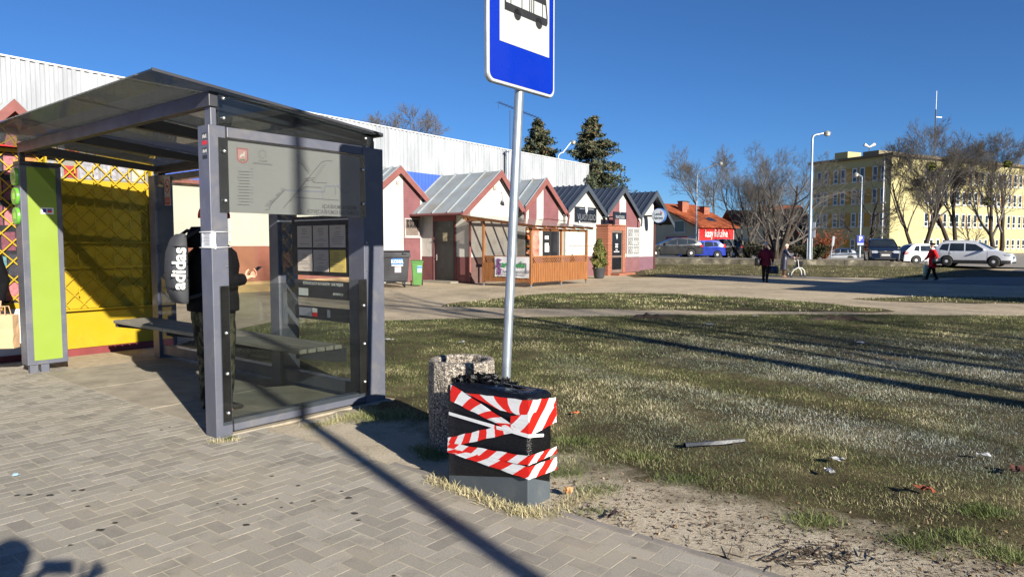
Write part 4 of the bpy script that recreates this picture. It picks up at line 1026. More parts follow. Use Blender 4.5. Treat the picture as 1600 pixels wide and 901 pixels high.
gb().box((a[0]+b[0])/2-.03, (a[0]+b[0])/2+.03, tw-.898, tw-.025, b[1]+.1, b[1]+.16).build('bracket', M_BLACK, sg)
gb().box(a[0]+.12, a[0]+.2, tw-.93, tw-.85, b[1]-.3, b[1]-.002).build('spot_lamp', M_BLACK, sg)
lt = gb(); put_text(lt, 'VILASTUDIO', .22, face_frame(((a[0]+b[0])/2, tw-.953, (a[1]+b[1])/2-.08), (1, 0, 0), (0, -1, 0)), squeeze=.75, ext=.002)
lt.prism([((a[0]+b[0])/2-.06, tw-.953, b[1]+.42), ((a[0]+b[0])/2+.06, tw-.953, b[1]+.46), ((a[0]+b[0])/2+.01, tw-.953, b[1]+.28)], (0, .002, 0))
lt.build('lettering', M_SILV, sg, fix=False)

# end shop with the deep overhanging gable and the round sign
pk, eL, eR = PL(1027, 300.5), PL(1003, 336), PL(1053, 351)
rt, mb, tw, za = shed('gabled_shed', 'end shop with a white corner wall under a deep dark overhanging gable', pk, eL, eR, eL[0]+.42, eR[0]-1.75, TR_, 4.6, M_ROOFD, M_BARGEG, M_PLASTER, mat('violet_plinth', srgb(110, 78, 88), .8), PL(1015, 401)[1], step=.36, wt=.5)  # plinth in one violet tone of its own
mb().box(eR[0]-1.745, eR[0]-1.55, tw-.05, tw+3.6, 0, 2.85).build('corner_post', mat('dark_brown_board', srgb(70, 40, 36), .7, 0, .2, 5), rt)
mb().box(eL[0]+.5, eR[0]-.05, tw+.3, tw+4.0, 2.78, 2.84).build('soffit', M_BLACK, rt)
c_ = gt(1030, 337, tw-1.0); rad = .43; cs, cz_ = c_     # a drum sign projecting from the wall, facing down the street
sg = gthing('shop_sign', 'round white illuminated sign on the end shop of the row', 'sign', cs, tw-1.0, cz_)
def gb(): return MB((cs, tw-1.0, cz_))
rg = lambda s, f, : [(s, tw-1.0+rad*f*math.cos(x), cz_+rad*f*math.sin(x)) for x in np.linspace(0, 2*math.pi, 37)[:-1]]
gb().prism(rg(cs-.11, 1), (.22, 0, 0)).build('drum', mat('sky_blue_sign_edge', srgb(60, 104, 170), .4), sg, bevel=.01)
gb().prism(rg(cs-.116, .93), (.004, 0, 0)).build('face', mat('sign_pale_face', srgb(196, 206, 216), .4, 0, .06, 1.5), sg)
gb().box(cs-.05, cs+.05, tw-1.0+rad+.004, tw-.003, cz_-.05, cz_+.05).build('bracket', M_BLACK, sg)
lt = gb(); ff = lambda t, z: face_frame((cs-.1175, t, z), (0, -1, 0), (-1, 0, 0))
put_text(lt, 'Lema', .24, ff(tw-.96, cz_+.09), ext=.001, bold=.006); put_text(lt, 'Fabreny', .22, ff(tw-1.0, cz_-.14), ext=.001, squeeze=.85, bold=.006)
lt.build('lettering', mat('slate_lettering', srgb(60, 74, 70), .5), sg, fix=False)
gb().prism([(cs-.118, tw-1.12, cz_+.16), (cs-.118, tw-1.16, cz_+.3), (cs-.118, tw-1.2, cz_+.18), (cs-.118, tw-1.28, cz_+.16), (cs-.118, tw-1.2, cz_+.1)], (.001, 0, 0)).build('leaf_mark', mat('sign_red_leaf', srgb(176, 80, 84)), sg)

# long white building seen through the shelter, and the red gable beyond the kiosk
lb = gthing('white_annexe', 'long white building with an orange base seen through the bus shelter glass', 'building', 8.0, 21.6)
def ab(): return MB((8.0, 21.6, 0))
ab().box(6.0, 18.1, 21.6, 25, 0, 3.5).build('wall', mat('cream_white_render', srgb(178, 176, 160), .85, 0, .06, 1), lb)
ab().box(5.98, 18.12, 21.585, 21.598, .35, 1.55).build('orange_base', mat('terracotta_base', srgb(134, 82, 64), .8, 0, .1, 2), lb)
ab().box(5.98, 18.12, 21.58, 21.598, -.05, .345).build('tan_plinth', mat('tan_plinth', srgb(170, 140, 96), .85, 0, .15, 2), lb)
ab().box(5.8, 18.25, 21.4, 25.2, 3.5, 3.62).build('roof', M_BARGER, lb)
ab().box(12.0, 12.06, 21.56, 21.58, 1.7, 3.5).build('downpipe', M_PVC, lb)
pk, eL, eR = gt(22, 159, 24.0), gt(-40, 212, 24.0), gt(70, 205, 24.0)
rt, mb, tw, za = shed('gabled_shed', 'gabled shed with a plain brick red gable rising behind the yellow kiosk', pk, eL, eR, eL[0]+.2, eR[0]-.2, 24.0, 4, M_ROOFG, M_BARGER, mat('brick_red_render', srgb(146, 80, 64), .8, 0, .1, 2), None)

# valley outlets and a cable strung along the row
for (u, v), m_, nm in (((819.5, 331), M_REDP, 'rainwater spout between the white gable and the flower shop'), ((887.5, 334), M_REDP, 'rainwater spout between the flower shop and the white shop'), ((949, 339), M_BARGEG, 'rainwater spout between the white shop and the brick porch shop'), ((1002, 340), M_BARGEG, 'rainwater spout between the porch shop and the end shop')):
    s, z = gt(u, v, TR_-.1); q = MB((s, TR_, 0)); q.tube([(s, TR_+.25, z+.02), (s, TR_-.12, z), (s, TR_-.16, z-.06), (s, TR_-.1, z-.5)], .05, 8)
    tag(q.build('rain_spout', m_, None, W(s, TR_), TH), nm, 'rain spout')
ca = MB((21.5, TR_, 0)); pts = []
for k, (u, v) in enumerate(((737, 345), (770, 343), (806, 341), (826, 344), (856, 342), (884, 345))): s, z = gt(u, v, TR_+.17); pts.append((s, TR_+.17, z))
ca.tube(pts, .012, 5); tag(ca.build('cable', M_BLACK, None, W(21.5, TR_), TH), 'black cable strung across the white gable and the flower shop front', 'cable')

# ---------------------------------------------------------------- wooden terrace with awning
tf = 15.6
c0 = Vector(gt(830, 440, tf)+(0,)); sA = gt(830, 440, tf)[0]; sB = gt(918, 440, tf)[0]; tB = 18.0
te = gthing('wooden_terrace', 'orange wooden terrace with lattice topped fence and clear plastic awning', 'terrace', sA, tf)
def tb_(): return MB((sA, tf, 0))
zr = gt(830, 356, tf)[1]; zf_ = gt(830, 400, tf)[1]; zfl = gt(830, 411, tf)[1]
sM = (gt(877, 440, tf)[0])
for s in (sA, sM, sB-.08):
    p_ = tb_().box(s, s+.09, tf, tf+.09, .1, zr).build('post', M_WOOD, te, bevel=.008); tb_().box(s+.02, s+.07, tf+.02, tf+.07, -.02, .098).build('post_foot', M_GALV, p_)
zL = zr+.38
p_ = tb_().box(sA, sA+.09, tB-.05, tB+.04, .1, zL).build('post', M_WOOD, te, bevel=.008); tb_().box(sA+.02, sA+.07, tB-.03, tB+.02, -.02, .098).build('post_foot', M_GALV, p_)
def fence(x0, x1, axis):
    f = tb_(); L = x1-x0
    def bx(a0, a1, d0, d1, z0, z1):
        f.box(a0, a1, tf+d0, tf+d1, z0, z1) if axis == 's' else f.box(sA+d0, sA+d1, a0, a1, z0, z1)
    bx(x0, x1, .02, .06, zf_-.06, zf_); bx(x0, x1, .02, .06, zfl-.05, zfl); bx(x0, x1, .02, .06, .28, .34)
    n = int(L/.115)
    for k in range(n):
        a = x0+.01+k*L/n; bx(a, a+L/n-.018, .0, .018, .17, zfl-.02)
    n = int(L/.12); h = zf_-.06-zfl
    for k in range(n+1):
        for sg in (1, -1):
            a = x0+k*L/n; b = a+h*sg
            if b < x0 or b > x1: continue
            A = (a, tf+.025+.008*sg, zfl) if axis == 's' else (sA+.025+.008*sg, a, zfl)
            B = (b, tf+.025+.008*sg, zfl+h) if axis == 's' else (sA+.025+.008*sg, b, zfl+h)
            f.beam(A, B, .01, .028, up=(0, 0, 1))
    return f.build('fence_panel', M_WOOD, te)
fence(sA+.092, sM-.002, 's'); fence(sM+.092, sB-.082, 's'); fence(tf+.092, tB-.052, 't')
tE = TR_-.05; zE = zr+.52
for s in np.linspace(sA-.05, sB, 7):
    tb_().beam((s, tf-.25, zr+.04), (s, tE, zE), .06, .1).build('rafter', M_WOOD, te)
tb_().box(sA-.1, sB+.05, tf+.095, tf+.16, zr-.1, zr+.0).build('front_beam', M_WOOD, te)
tb_().box(sA-.1, sB+.05, tE-.25, tE-.18, zE-.17, zE-.06).build('rear_beam', M_WOOD, te)
M_CLEAR = glass('milky_plastic_sheet', (.72, .7, .68), .9, .1, .25, (.6, .55, .5))
tb_().prism([(sA-.15, tf-.32, zr+.085), (sB+.1, tf-.32, zr+.085), (sB+.1, tE, zE+.055), (sA-.15, tE, zE+.055)], (0, 0, .006)).build('awning_sheet', M_CLEAR, te)
# banner on the left side of the terrace
bn = gthing('terrace_banner', 'white banner with green and purple print hung on the left side of the terrace', 'banner', sA-.03, 16.8)
def bb(): return MB((sA-.03, 16.8, 0))
ba = [gs(773, 400, sA-.03), gs(827, 400, sA-.03)]
t1, t0 = ba[0][0], ba[1][0]; z1, z0 = gs(800, 401, sA-.03)[1], gs(800, 433, sA-.03)[1]
q = bb(); rows = [[(sA-.03+.012*math.sin(i*1.7+j), t1+(t0-t1)*i/10, z0+(z1-z0)*j/4+.02*math.sin(i*.6)*(1-j/4)) for j in range(5)] for i in range(11)]
q.grid(rows); bo_ = q.build('sheet', mat('banner_white', srgb(206, 206, 206), .6, 0, .05, 2), bn)
lt = bb(); fr = lambda t, z, d=.05: face_frame((sA-d, t, z), (0, -1, 0), (-1, 0, 0)); L = t1-t0
put_text(lt, 'caramela', .32, fr(t1-L*.5, z1-.3), ext=.001, bold=.008, squeeze=1.15); lt.build('green_lettering', mat('banner_green', srgb(46, 140, 76)), bo_, fix=False)
lt = bb(); put_text(lt, 'kwiaty i upominki', .2, fr(t1-L*.62, z1-.56), ext=.001, shear=.3, squeeze=.9); put_text(lt, 'ul. Sportowa · zapraszamy', .11, fr(t1-L*.55, z0+.1), ext=.001)
lt.box(sA-.052, sA-.05, t0+.12, t0+.16, z0+.15, z1-.25); lt.box(sA-.052, sA-.05, t0+.16, t0+L*.3, z1-.27, z1-.23); lt.build('grey_lettering', mat('banner_grey', srgb(110, 110, 116)), bo_, fix=False)
fw = bb(); rr = random.Random(2)
for k in range(16): fw.prism([(sA-.055, t1-.08-rr.uniform(0, L*.16)+.06*math.cos(x), z0+.1+rr.uniform(0, .02)+k*(z1-z0-.2)/16+.06*math.sin(x)) for x in np.linspace(0, 6.28, 7)[:-1]], (.002, 0, 0))
fw.build('flower_print', mat('banner_purple', srgb(130, 84, 140), .6, 0, .3, 20), bo_)
# ---------------------------------------------------------------- corrugated hangar behind the sheds
s_, z_ = gt(920, 258, 27.0); HR = W(s_, 27.0); hz = z_
hth = R(54.0)
hg = thing('hangar', 'long corrugated metal hangar, white above and blue below, behind the gabled sheds', 'hangar', (HR.x, HR.y, 0), hth)
def corr(x0, x1, z0, z1, y, pitch=.26, dep=.05):
    xs = []; x = x0; k = 0
    while x < x1:
        for f, d in ((0, 0), (.4, 0), (.5, dep), (.9, dep)): xs.append((x+f*pitch, y+d))
        x += pitch
    mb = MB(); zs = np.linspace(z0, z1, 3)
    mb.grid([[(a, b, z) for a, b in xs] for z in zs], smooth=False); return mb
t = NT('white_corrugated_sheet'); c = t.coord('Object', (1, 1, .22))
k = t.ramp(t.noise(c, 1.1, 8, .7), [(.35, srgb(140, 144, 148)), (.55, srgb(160, 164, 168)), (.7, srgb(172, 175, 178))])
k = t.mix(t.ramp(t.noise(t.coord('Object', (1, 1, .12)), .9, 8, .75, .3), [(.55, (0, 0, 0)), (.75, (.5,)*3)]), k, srgb(112, 108, 102))
t.bsdf(k, .55, 0, .4); M_CORR = t.m
hs = {}
def hpt(u, v):      # on the hangar wall
    d = _ray(u, v); n = Vector((-math.sin(hth), math.cos(hth))); k = HR.xy.dot(n)/(d[0]*n.x+d[1]*n.y)
    p = Vector((d[0]*k, d[1]*k)); return (p-HR.xy).dot(Vector((math.cos(hth), math.sin(hth)))), EYE+k*d[2]
zb = hpt(640, 268)[1]
corr(-62, 0, zb+.001, hz, 0).build('upper_cladding', M_CORR, hg, fix=False)
corr(-62, 0, -.05, zb, 0, dep=.051).build('blue_cladding', mat('blue_corrugated_sheet', srgb(72, 104, 190), .5, .2, .12, 1), hg, fix=False)
MB().box(-62, .02, -.02, .12, hz, hz+.05).build('eaves_flashing', M_WHITE, hg)
MB().box(-62, -.02, .12, 22, hz-.4, hz-.02).build('roof', M_DARKST, hg)
MB().box(-.08, .02, .06, 22, 0, hz-.01).build('end_wall', M_CORR, hg)
fx = hpt(787, 250)[0]
fl_ = MB((fx, 0, 0)).tube([(fx, -.25, hz-2.2), (fx, -.25, hz-.05)], .09, 10).lathe([(.17, hz-.2), (.02, hz-.02)], 10, (fx, -.25, 0)).build('flue_pipe', M_GALV, None, hg.matrix_world @ Vector((0, 0, 0)) if False else (HR.x+math.cos(hth)*fx, HR.y+math.sin(hth)*fx, 0), hth)
tag(fl_, 'thin galvanised flue pipe with a cap standing before the hangar wall', 'flue pipe')
# aerial on the hangar roof, mostly hidden by the stop sign pole
ap = P(797, 250, 46.0); at_ = P(797, 172, 46.0)
an = thing('television_aerial', 'long horizontal television aerial on a thin mast above the hangar roof', 'aerial', ap)
mb = MB(ap); mb.tube([ap-Vector((0, 0, 1.5)), at_], .03, 6); mb.build('mast', M_DARKST, an)
a, b = P(779, 160, 46.0), P(842, 185, 48.5); mb = MB(ap); mb.tube([a, b], .022, 6)
for k in range(14):
    p = a.lerp(b, k/13); h = .16+.02*k if k > 1 else .45
    mb.tube([p+Vector((0, 0, -h if k == 0 else -.11)), p+Vector((0, 0, .11))], .010, 5); mb.tube([p+Vector((-.2, .12, 0)), p+Vector((.2, -.12, 0))], .010, 5)
mb.build('boom', M_BLACK, an)

def street_lamp(base, h, arm, label, fat=.09, head=.32, droop=.1, name='street_lamp'):
    """tapered pole, bent arm (world vector) and a bowl lantern"""
    base = Vector(base); L = thing(name, label, 'street lamp', base, 0, 'street lamps')
    ar = Vector(arm); top = Vector((0, 0, h)); bend = [top+ar*(.18*math.sin(a)) if False else top+Vector((ar.x*.35*(1-math.cos(a)), ar.y*.35*(1-math.cos(a)), ar.length*.35*math.sin(a))) for a in np.linspace(0, math.pi/2, 6)]
    end = bend[-1]+ar*.65+Vector((0, 0, droop))
    MB().tube([(0, 0, -.05), (0, 0, 1.0), (0, 0, h*.5)]+bend+[end], [fat, fat*.95, fat*.75]+[fat*.55]*6+[fat*.5], 12).build('pole', M_GALV, L)
    c = end+ar.normalized()*head*.55
    hd = MB().lathe([(.02, .16*head/.32), (head*.5, .07), (head*.62, .0), (head*.6, -.03)], 14, c).build('lantern', mat('lantern_grey', srgb(150, 152, 150), .4, .4), L)
    MB().ball(c+Vector((0, 0, -.04)), (head*.5, head*.5, head*.42), 12, 8).build('lamp_bowl', mat('lamp_bowl_glass', srgb(196, 192, 178), .15, 0, .05, 2), hd)
    return L
street_lamp(G(1264, 418.5), 8.75, (.75, 0, 0), 'tall grey street lamp standing at the low wall right of the woman with the walker', .13, .42)
b2 = P(1343, 401, 66); street_lamp(b2, P(1347, 278, 66).z-b2.z, (-.5, -.2, 0), 'thin pale street lamp with a blue parking sign before the yellow building', .1, .45)
b3 = P(1087, 400, 72); street_lamp(b3, P(1090, 276, 72).z-b3.z, (2.0, -.6, 0), 'street lamp with a long arm behind the parked estate car', .11, .42, .55)
b4 = P(872, 300, 48); b4.z = 0; L4 = P(872, 246, 48)
street_lamp(b4, L4.z, (.9, .2, 0), 'street lamp whose bent arm shows above the hangar roof before the spruces', .09, .3, .75)
# parking sign on the thin lamp
ps = P(1343.5, 376, 65.8); pk_ = thing('parking_sign', 'blue parking sign with a white letter fixed to the thin lamp pole', 'parking sign', ps)
MB().box(-.33, .33, -.14, -.11, -.2, .5).build('plate', M_BLUE, pk_)
MB().box(-.3, .3, -.145, -.115, -.42, -.205).build('supplement_plate', mat('pale_supplement_plate', srgb(140, 150, 180), .5), pk_)
lt = MB(); put_text(lt, 'P', .62, face_frame((0, -.145, .17), (1, 0, 0), (0, -1, 0)), bold=.02); lt.build('letter', M_WHITE, pk_, fix=False)
# leaning sign seen edge-on
ls = P(1298, 403, 62); sg = thing('road_sign', 'small leaning road sign seen from the side beside the red shrub', 'road sign', ls)
tp_ = P(1302, 371, 62)-ls; MB().tube([(0, 0, 0), tp_], .04, 8).build('post', M_GALV, sg)
MB().beam(tp_-Vector((.03, 0, .75)), tp_+Vector((.04, 0, .1)), .22, .04, up=(0, 1, 0)).build('plate', mat('sign_back_grey', srgb(120, 126, 130), .5, .3), sg)

# low retaining wall
pts = [P(u, v, y) for u, v, y in ((1000, 403.5, 46.1), (1060, 404, 46.1), (1130, 404.3, 46.1), (1180, 404.6, 46.1), (1260, 405.2, 46.1), (1340, 406.2, 46.1), (1400, 408.5, 46.1), (1455, 412.5, 46.1))]
lw = MB(pts[0]); r = random.Random(6)
for a, b in zip(pts, pts[1:]):
    for k in range(4):
        p = a.lerp(b, k/4); q = a.lerp(b, (k+1)/4); j = r.uniform(-.02, .02)
        lw.prism([(p.x, p.y+j, -.1), (q.x, q.y+j, -.1), (q.x, q.y+j, q.z), (p.x, p.y+j, p.z)], (0, .3, 0))
t = NT('stained_concrete_wall'); c = t.coord('Object')
k = t.ramp(t.noise(c, 1.4, 8, .7, .4), [(.3, srgb(46, 44, 38)), (.5, srgb(74, 70, 60)), (.62, srgb(100, 95, 82)), (.75, srgb(150, 144, 130))])
t.bsdf(k, .9, 0, .2, t.noise(c, 9, 6), .6, .03)
o_ = lw.build('low_wall', t.m, None, pts[0]); tag(o_, 'low stained concrete retaining wall in front of the parked cars', 'wall')

# ---------------------------------------------------------------- house with the orange roof
hc = P(1090, 400, 74); ht = R(33)
HX, HY = Vector((math.cos(ht), math.sin(ht), 0)), Vector((-math.sin(ht), math.cos(ht), 0))
ho = thing('house', 'cream house with an orange tiled roof behind the parked estate car', 'house', (hc.x, hc.y, hc.z), ht)
def tiles():
    t = NT('orange_roof_tiles'); c = t.coord('Object'); k = t.ramp(t.noise(c, 2.2, 7, .65), [(.3, srgb(120, 60, 36)), (.55, srgb(152, 80, 48)), (.75, srgb(172, 102, 66))])
    w_ = t.n('ShaderNodeTexWave'); w_.inputs['Scale'].default_value = 2.2; t.l(c, w_.inputs['Vector']); w_.bands_direction = 'Z'
    t.bsdf(t.mix(.3, k, t.mix(1, k, w_.outputs['Color'], 'MULTIPLY')), .8, 0, .2, w_.outputs['Fac'], .4, .04); return t.m
M_TILE = tiles()
M_CREAM = mat('cream_house_render', srgb(196, 184, 152), .85, 0, .07, .8)
ez = P(1090, 352.5, 74).z-hc.z; pz = P(1040, 317, 76).z-hc.z; HL, HW = 5.6, 11.8
MB().box(0, HL, 0, HW, 0, ez).prism([(0, 0, ez+.001), (0, HW, ez+.001), (0, HW/2, pz-.15)], (HL, 0, 0)).build('wall', M_CREAM, ho)
for y0, dy in ((-.5, 1), (HW+.5, -1)):
    MB().prism([(-.7, y0, ez-.22), (-.7, HW/2, pz), (-.7, HW/2, pz+.14), (-.7, y0, ez-.08)], (HL+1.3, 0, 0)).build('roof', M_TILE, ho)
for x, y, h, wd in ((1.2, 3.4, 1.3, .8), (2.6, 4.4, .9, .7), (4.3, 3.0, .95, .9)):
    zz_ = ez+(pz-ez)*y/(HW/2); ch = MB().box(x, x+wd, y, y+.7, zz_-.4, zz_+h).build('chimney', M_BRICK, ho); MB().box(x-.06, x+wd+.06, y-.06, y+.76, zz_+h+.002, zz_+h+.1).build('chimney_cap', M_DARKST, ch)
MB().prism([(3.0, 1.0, ez+(pz-ez)*1.0/5.9+.13), (4.2, 1.0, ez+(pz-ez)*1.0/5.9+.13), (4.2, 2.0, ez+(pz-ez)*2.0/5.9+.13), (3.0, 2.0, ez+(pz-ez)*2.0/5.9+.13)], (0, 0, .04)).build('roof_window', M_WIN, ho)
def hwin(y0, y1, z0, z1):
    f = MB().box(-.06, -.004, y0, y1, z0, z0+.12).box(-.06, -.004, y0, y1, z1-.12, z1).box(-.06, -.004, y0, y0+.12, z0+.12, z1-.12).box(-.06, -.004, y1-.12, y1, z0+.12, z1-.12).build('window', M_PVC, ho)
    MB().box(-.03, -.006, y0+.1, y1-.1, z0+.1, z1-.1).build('pane', mat('teal_blind', srgb(96, 120, 110), .4), f)
hwin(1.8, 3.4, 2.5, 3.9); hwin(6.4, 8.0, 2.5, 3.9)
for a, b, z0, z1, m_, nm in ((1.5, 4.6, 1.05, 2.1, mat('magenta_board', srgb(168, 36, 84), .5), 'magenta_board'), (7.2, 9.0, 1.1, 2.0, mat('grey_pink_board', srgb(120, 84, 92), .5), 'grey_board'), (.2, 1.3, .4, 2.1, mat('pale_blue_door', srgb(170, 186, 196), .5), 'door')):
    q = MB().box(-.1, -.004, a, b, z0, z1).build(nm, m_, ho)
    if 'board' in nm: MB().box(-.106, -.1, a+.3, a+(b-a)*.5, z0+.62, z0+.78).box(-.106, -.1, a+(b-a)*.65, b-.3, z0+.64, z0+.72).box(-.106, -.1, a+.3, b-.8, z0+.12, z0+.25).build('lettering', M_WHITE, q)
# red advertising banner on the wall under the eaves
kx1 = HL-.05; kz0, kz1 = P(1100, 379.5, 74).z-hc.z, P(1100, 354, 74).z-hc.z
kp = hc+HX*(kx1/2)-HY*.08
ks = thing('advertising_banner', 'red banner reading kasy fiskalne on the house with the orange roof', 'banner', (kp.x, kp.y, hc.z+kz0), ht)
MB().box(-kx1/2, kx1/2, -.05, .07, 0, kz1-kz0).build('sheet', mat('banner_red', srgb(206, 34, 30), .5, 0, .05, 1), ks)
lt = MB(); put_text(lt, 'kasy fiskalne', 1.18, face_frame((0, -.056, (kz1-kz0)*.5+.14), (1, 0, 0), (0, -1, 0)), squeeze=.62, bold=.012, ext=.003); lt.build('lettering', M_WHITE, ks, fix=False)
MB().box(-kx1/2-.06, -kx1/2, -.06, .07, -.05, kz1-kz0+.05).build('banner_edge', M_WHITE, ks); MB().box(kx1/2, kx1/2+.06, -.06, .07, -.05, kz1-kz0+.05).build('banner_edge', M_WHITE, ks)

# ---------------------------------------------------------------- yellow school block
yc = P(1388.5, 397, 96); yth = R(27.5)
ys = thing('office_block', 'four storey yellow office block with flat roof behind the bare trees', 'office block', (yc.x, yc.y, 0), yth)
M_YB = mat('pale_yellow_render', srgb(172, 163, 116), .85, 0, .05, .3, dirt=(srgb(170, 156, 96), .3, .5))
M_YO = mat('ochre_panel', srgb(166, 130, 56), .85, 0, .06, .5)
YH = P(1388.5, 243, 96).z; RL, LL = 52.0, 12.6
MB().box(0, RL, 0, LL, 0, YH).build('wall', M_YB, ys)
rf = MB().box(-.6, RL+.6, -.6, LL+.6, YH+.002, YH+.35).build('roof', mat('roof_edge_brown', srgb(104, 92, 70), .8), ys)
MB().box(1.5, 7, 3.0, 5.5, YH+.352, YH+1.2).build('roof_hut', mat('roof_hut_grey', srgb(120, 112, 88), .8), rf)
MB().box(1, 4, 7.6, 9.8, YH+.352, YH+1.5).build('roof_hut', M_YB, rf)
fl0 = [ (yy) for yy in (.9, 4.15, 7.45, 10.6) ]
def ywin(x0, x1, z0, z1, face):
    """white framed sash pair; face 'r' = sunny side (y=0), 'l' = shaded end (x=0)"""
    def bx(mb, a0, a1, d0, d1, b0, b1): mb.box(a0, a1, -d1, -d0, b0, b1) if face == 'r' else mb.box(-d1, -d0, a0, a1, b0, b1)
    f = MB(); w = .13
    for a0, a1, b0, b1 in ((x0, x1, z0, z0+w), (x0, x1, z1-w, z1), (x0, x0+w, z0+w, z1-w), (x1-w, x1, z0+w, z1-w), (x0+w, x1-w, z0+(z1-z0)*.33, z0+(z1-z0)*.33+.1)): bx(f, a0, a1, .003, .06, b0, b1)
    bx(f, x0-.1, x1+.1, .003, .16, z0-.1, z0-.003)
    fo = f.build('window', M_PVC, ys)
    p = MB(); bx(p, x0+.05, x1-.05, .005, .03, z0+.05, z1-.05); p.build('pane', M_WIN, fo)
nw = 0
for fi, z in enumerate(fl0):
    top = z+(2.0 if fi else 1.5)
    xs = np.arange(7.6, RL-2, 3.05)
    for x in xs:
        for d in (0, 1.45):
            if nw < 92 and x+d < 42: ywin(x+d, x+d+.95, z, top, 'r'); nw += 1
    for x in xs:
        MB().box(x+.96, x+1.44, -.02, -.003, z, top).build('ochre_panel', M_YO, ys)
    for y in (.75, 2.0, 4.0, 5.2, 7.1, 8.3, 10.0, 11.2):
        if fi == 0 and y > 6: continue
        ywin(y, y+.8, z, top, 'l')
    for y0, y1 in ((1.57, 1.97), (2.83, 3.95), (4.83, 5.17), (6.03, 7.05), (7.93, 8.27), (9.13, 9.95)): MB().box(-.02, -.003, y0, y1, z, top).build('ochre_panel', M_YO, ys)
MB().tube([(-.12, 1.0, .3), (-.12, 1.0, YH)], .09, 8).build('downpipe', M_PVC, ys)
mast = ys.location+Vector((0, 0, 0)); mp_ = P(1459, 262, 104)
ms = thing('radio_mast', 'thin radio mast on the roof of the yellow office block', 'mast', (mp_.x, mp_.y, YH+.35))
mt = P(1461, 146, 104).z-YH; m1 = P(1460, 175, 104).z-YH
MB().tube([(0, 0, 0), (0, 0, m1)], .09, 8).build('pole', M_DARKST, ms); MB().tube([(0, 0, m1), (0, 0, mt)], .05, 8).build('whip', M_WHITE, ms); MB().beam((0, 0, m1-1.1), (.9, 0, m1-1.15), .12, .12).build('side_aerial', M_WHITE, ms)
wp = P(1358, 243, 106); ws = thing('wind_sensor', 'white roof aerial dish near the corner of the yellow office block', 'aerial', (wp.x, wp.y, YH+.35))
zt_ = P(1358, 229, 106).z-YH-.35; MB().tube([(0, 0, 0), (0, 0, zt_)], .06, 6).build('pole', M_DARKST, ws); MB().tube([(-.8, 0, zt_+.3), (0, 0, zt_-.1), (.8, 0, zt_+.35)], [.28, .1, .28], 8).build('dish', M_WHITE, ws)

# distant white utility cabinet and bollard
uc = P(1266, 371, 60); ub = thing('notice_box', 'dark and white box on legs directly behind the tall street lamp', 'notice box', (uc.x, uc.y, uc.z), .5)
hb_ = P(1266, 347, 60).z-uc.z
MB().box(-.45, .35, -.2, .25, 0, hb_).build('cabinet', mat('hut_grey', srgb(70, 78, 92), .7), ub); MB().box(.352, .38, -.2, .25, .02, hb_-.02).build('white_side', mat('hut_white_door', srgb(180, 184, 188), .6), ub)
for x in (-.35, .25): MB().tube([(x, 0, -.9-uc.z*.0-1.0), (x, 0, -.002)], .05, 8).build('leg', M_GALV, ub)

# ---------------------------------------------------------------- wheeled bins by the sheds
bp = W(17.62, 19.95); 
wb = thing('waste_container', 'black four wheeled waste container with a blue sticker in front of the sheds', 'waste container', (bp.x, bp.y, 0), TH-R(38)); wb.scale = (.9, .9, 1.0)
M_BIN = mat('black_bin_plastic', srgb(40, 41, 44), .5, 0, .15, 4, .05, 30)
body = MB(); rows = []
for z, f in ((.2, .86), (.25, .9), (1.12, 1.0)): rows.append([(-.68*f, -.52*f, z), (.68*f, -.52*f, z), (.68*f, .52*f, z), (-.68*f, .52*f, z)])
body.grid(rows, closed=True, smooth=False); body.add(rows[0], [(3, 2, 1, 0)]); body.add(rows[-1], [(0, 1, 2, 3)]); bd = body.build('body', M_BIN, wb, bevel=.02)
MB().box(-.74, .74, -.58, .58, 1.122, 1.22).build('rim', M_BIN, wb, bevel=.02)
ld = MB(); ld.prism([(-.72, -.55, 1.222), (-.72, .55, 1.222), (-.72, .5, 1.36), (-.72, -.3, 1.38), (-.72, -.52, 1.3)], (1.44, 0, 0)); lid = ld.build('lid', M_BIN, wb, bevel=.02)
for x in (-.5, .5): MB().box(x-.08, x+.08, -.64, -.56, 1.25, 1.3).build('lid_handle', M_BIN, lid)
for x, y in ((-.5, -.36), (.5, -.36), (-.5, .36), (.5, .36)):
    wl = MB().lathe([(.03, -.03), (.1, -.03), (.105, 0), (.1, .03), (.03, .03)], 14, (x, y, .1), 'x').build('wheel', M_RUBBER, wb); MB().box(x-.05, x+.05, y-.04, y+.04, .12, .215).build('caster_fork', M_GALV, wl)
st = MB().box(-.05, .42, -.522, -.516, .80, 1.08).build('sticker', mat('sticker_bright_blue', srgb(40, 104, 190), .4), bd)
lt = MB(); put_text(lt, 'KOMA', .17, face_frame((.18, -.524, .96), (1, 0, 0), (0, -1, 0)), bold=.006); lt.box(-.05, .42, -.5235, -.5225, .80, .85); lt.build('lettering', M_WHITE, st, fix=False)
MB().box(.08, .34, -.506, -.498, .56, .77).build('notice', mat('pale_pink_notice', srgb(190, 176, 184), .7), bd)
gp_ = W(18.72, 19.75)
gb_ = thing('wheelie_bin', 'small green wheelie bin beside the black waste container', 'wheelie bin', (gp_.x, gp_.y, 0), TH-R(40)); gb_.scale = (.84, .84, 1)
M_GBIN = mat('green_bin_plastic', srgb(70, 118, 52), .5, 0, .1, 4)
body = MB(); rows = []
for z, f in ((.04, .78), (.9, 1.0)): rows.append([(-.25*f, -.3*f, z), (.25*f, -.3*f, z), (.25*f, .3*f, z), (-.25*f, .3*f, z)])
body.grid(rows, closed=True, smooth=False); body.add(rows[0], [(3, 2, 1, 0)]); body.add(rows[-1], [(0, 1, 2, 3)]); bd = body.build('body', M_GBIN, gb_, bevel=.02)
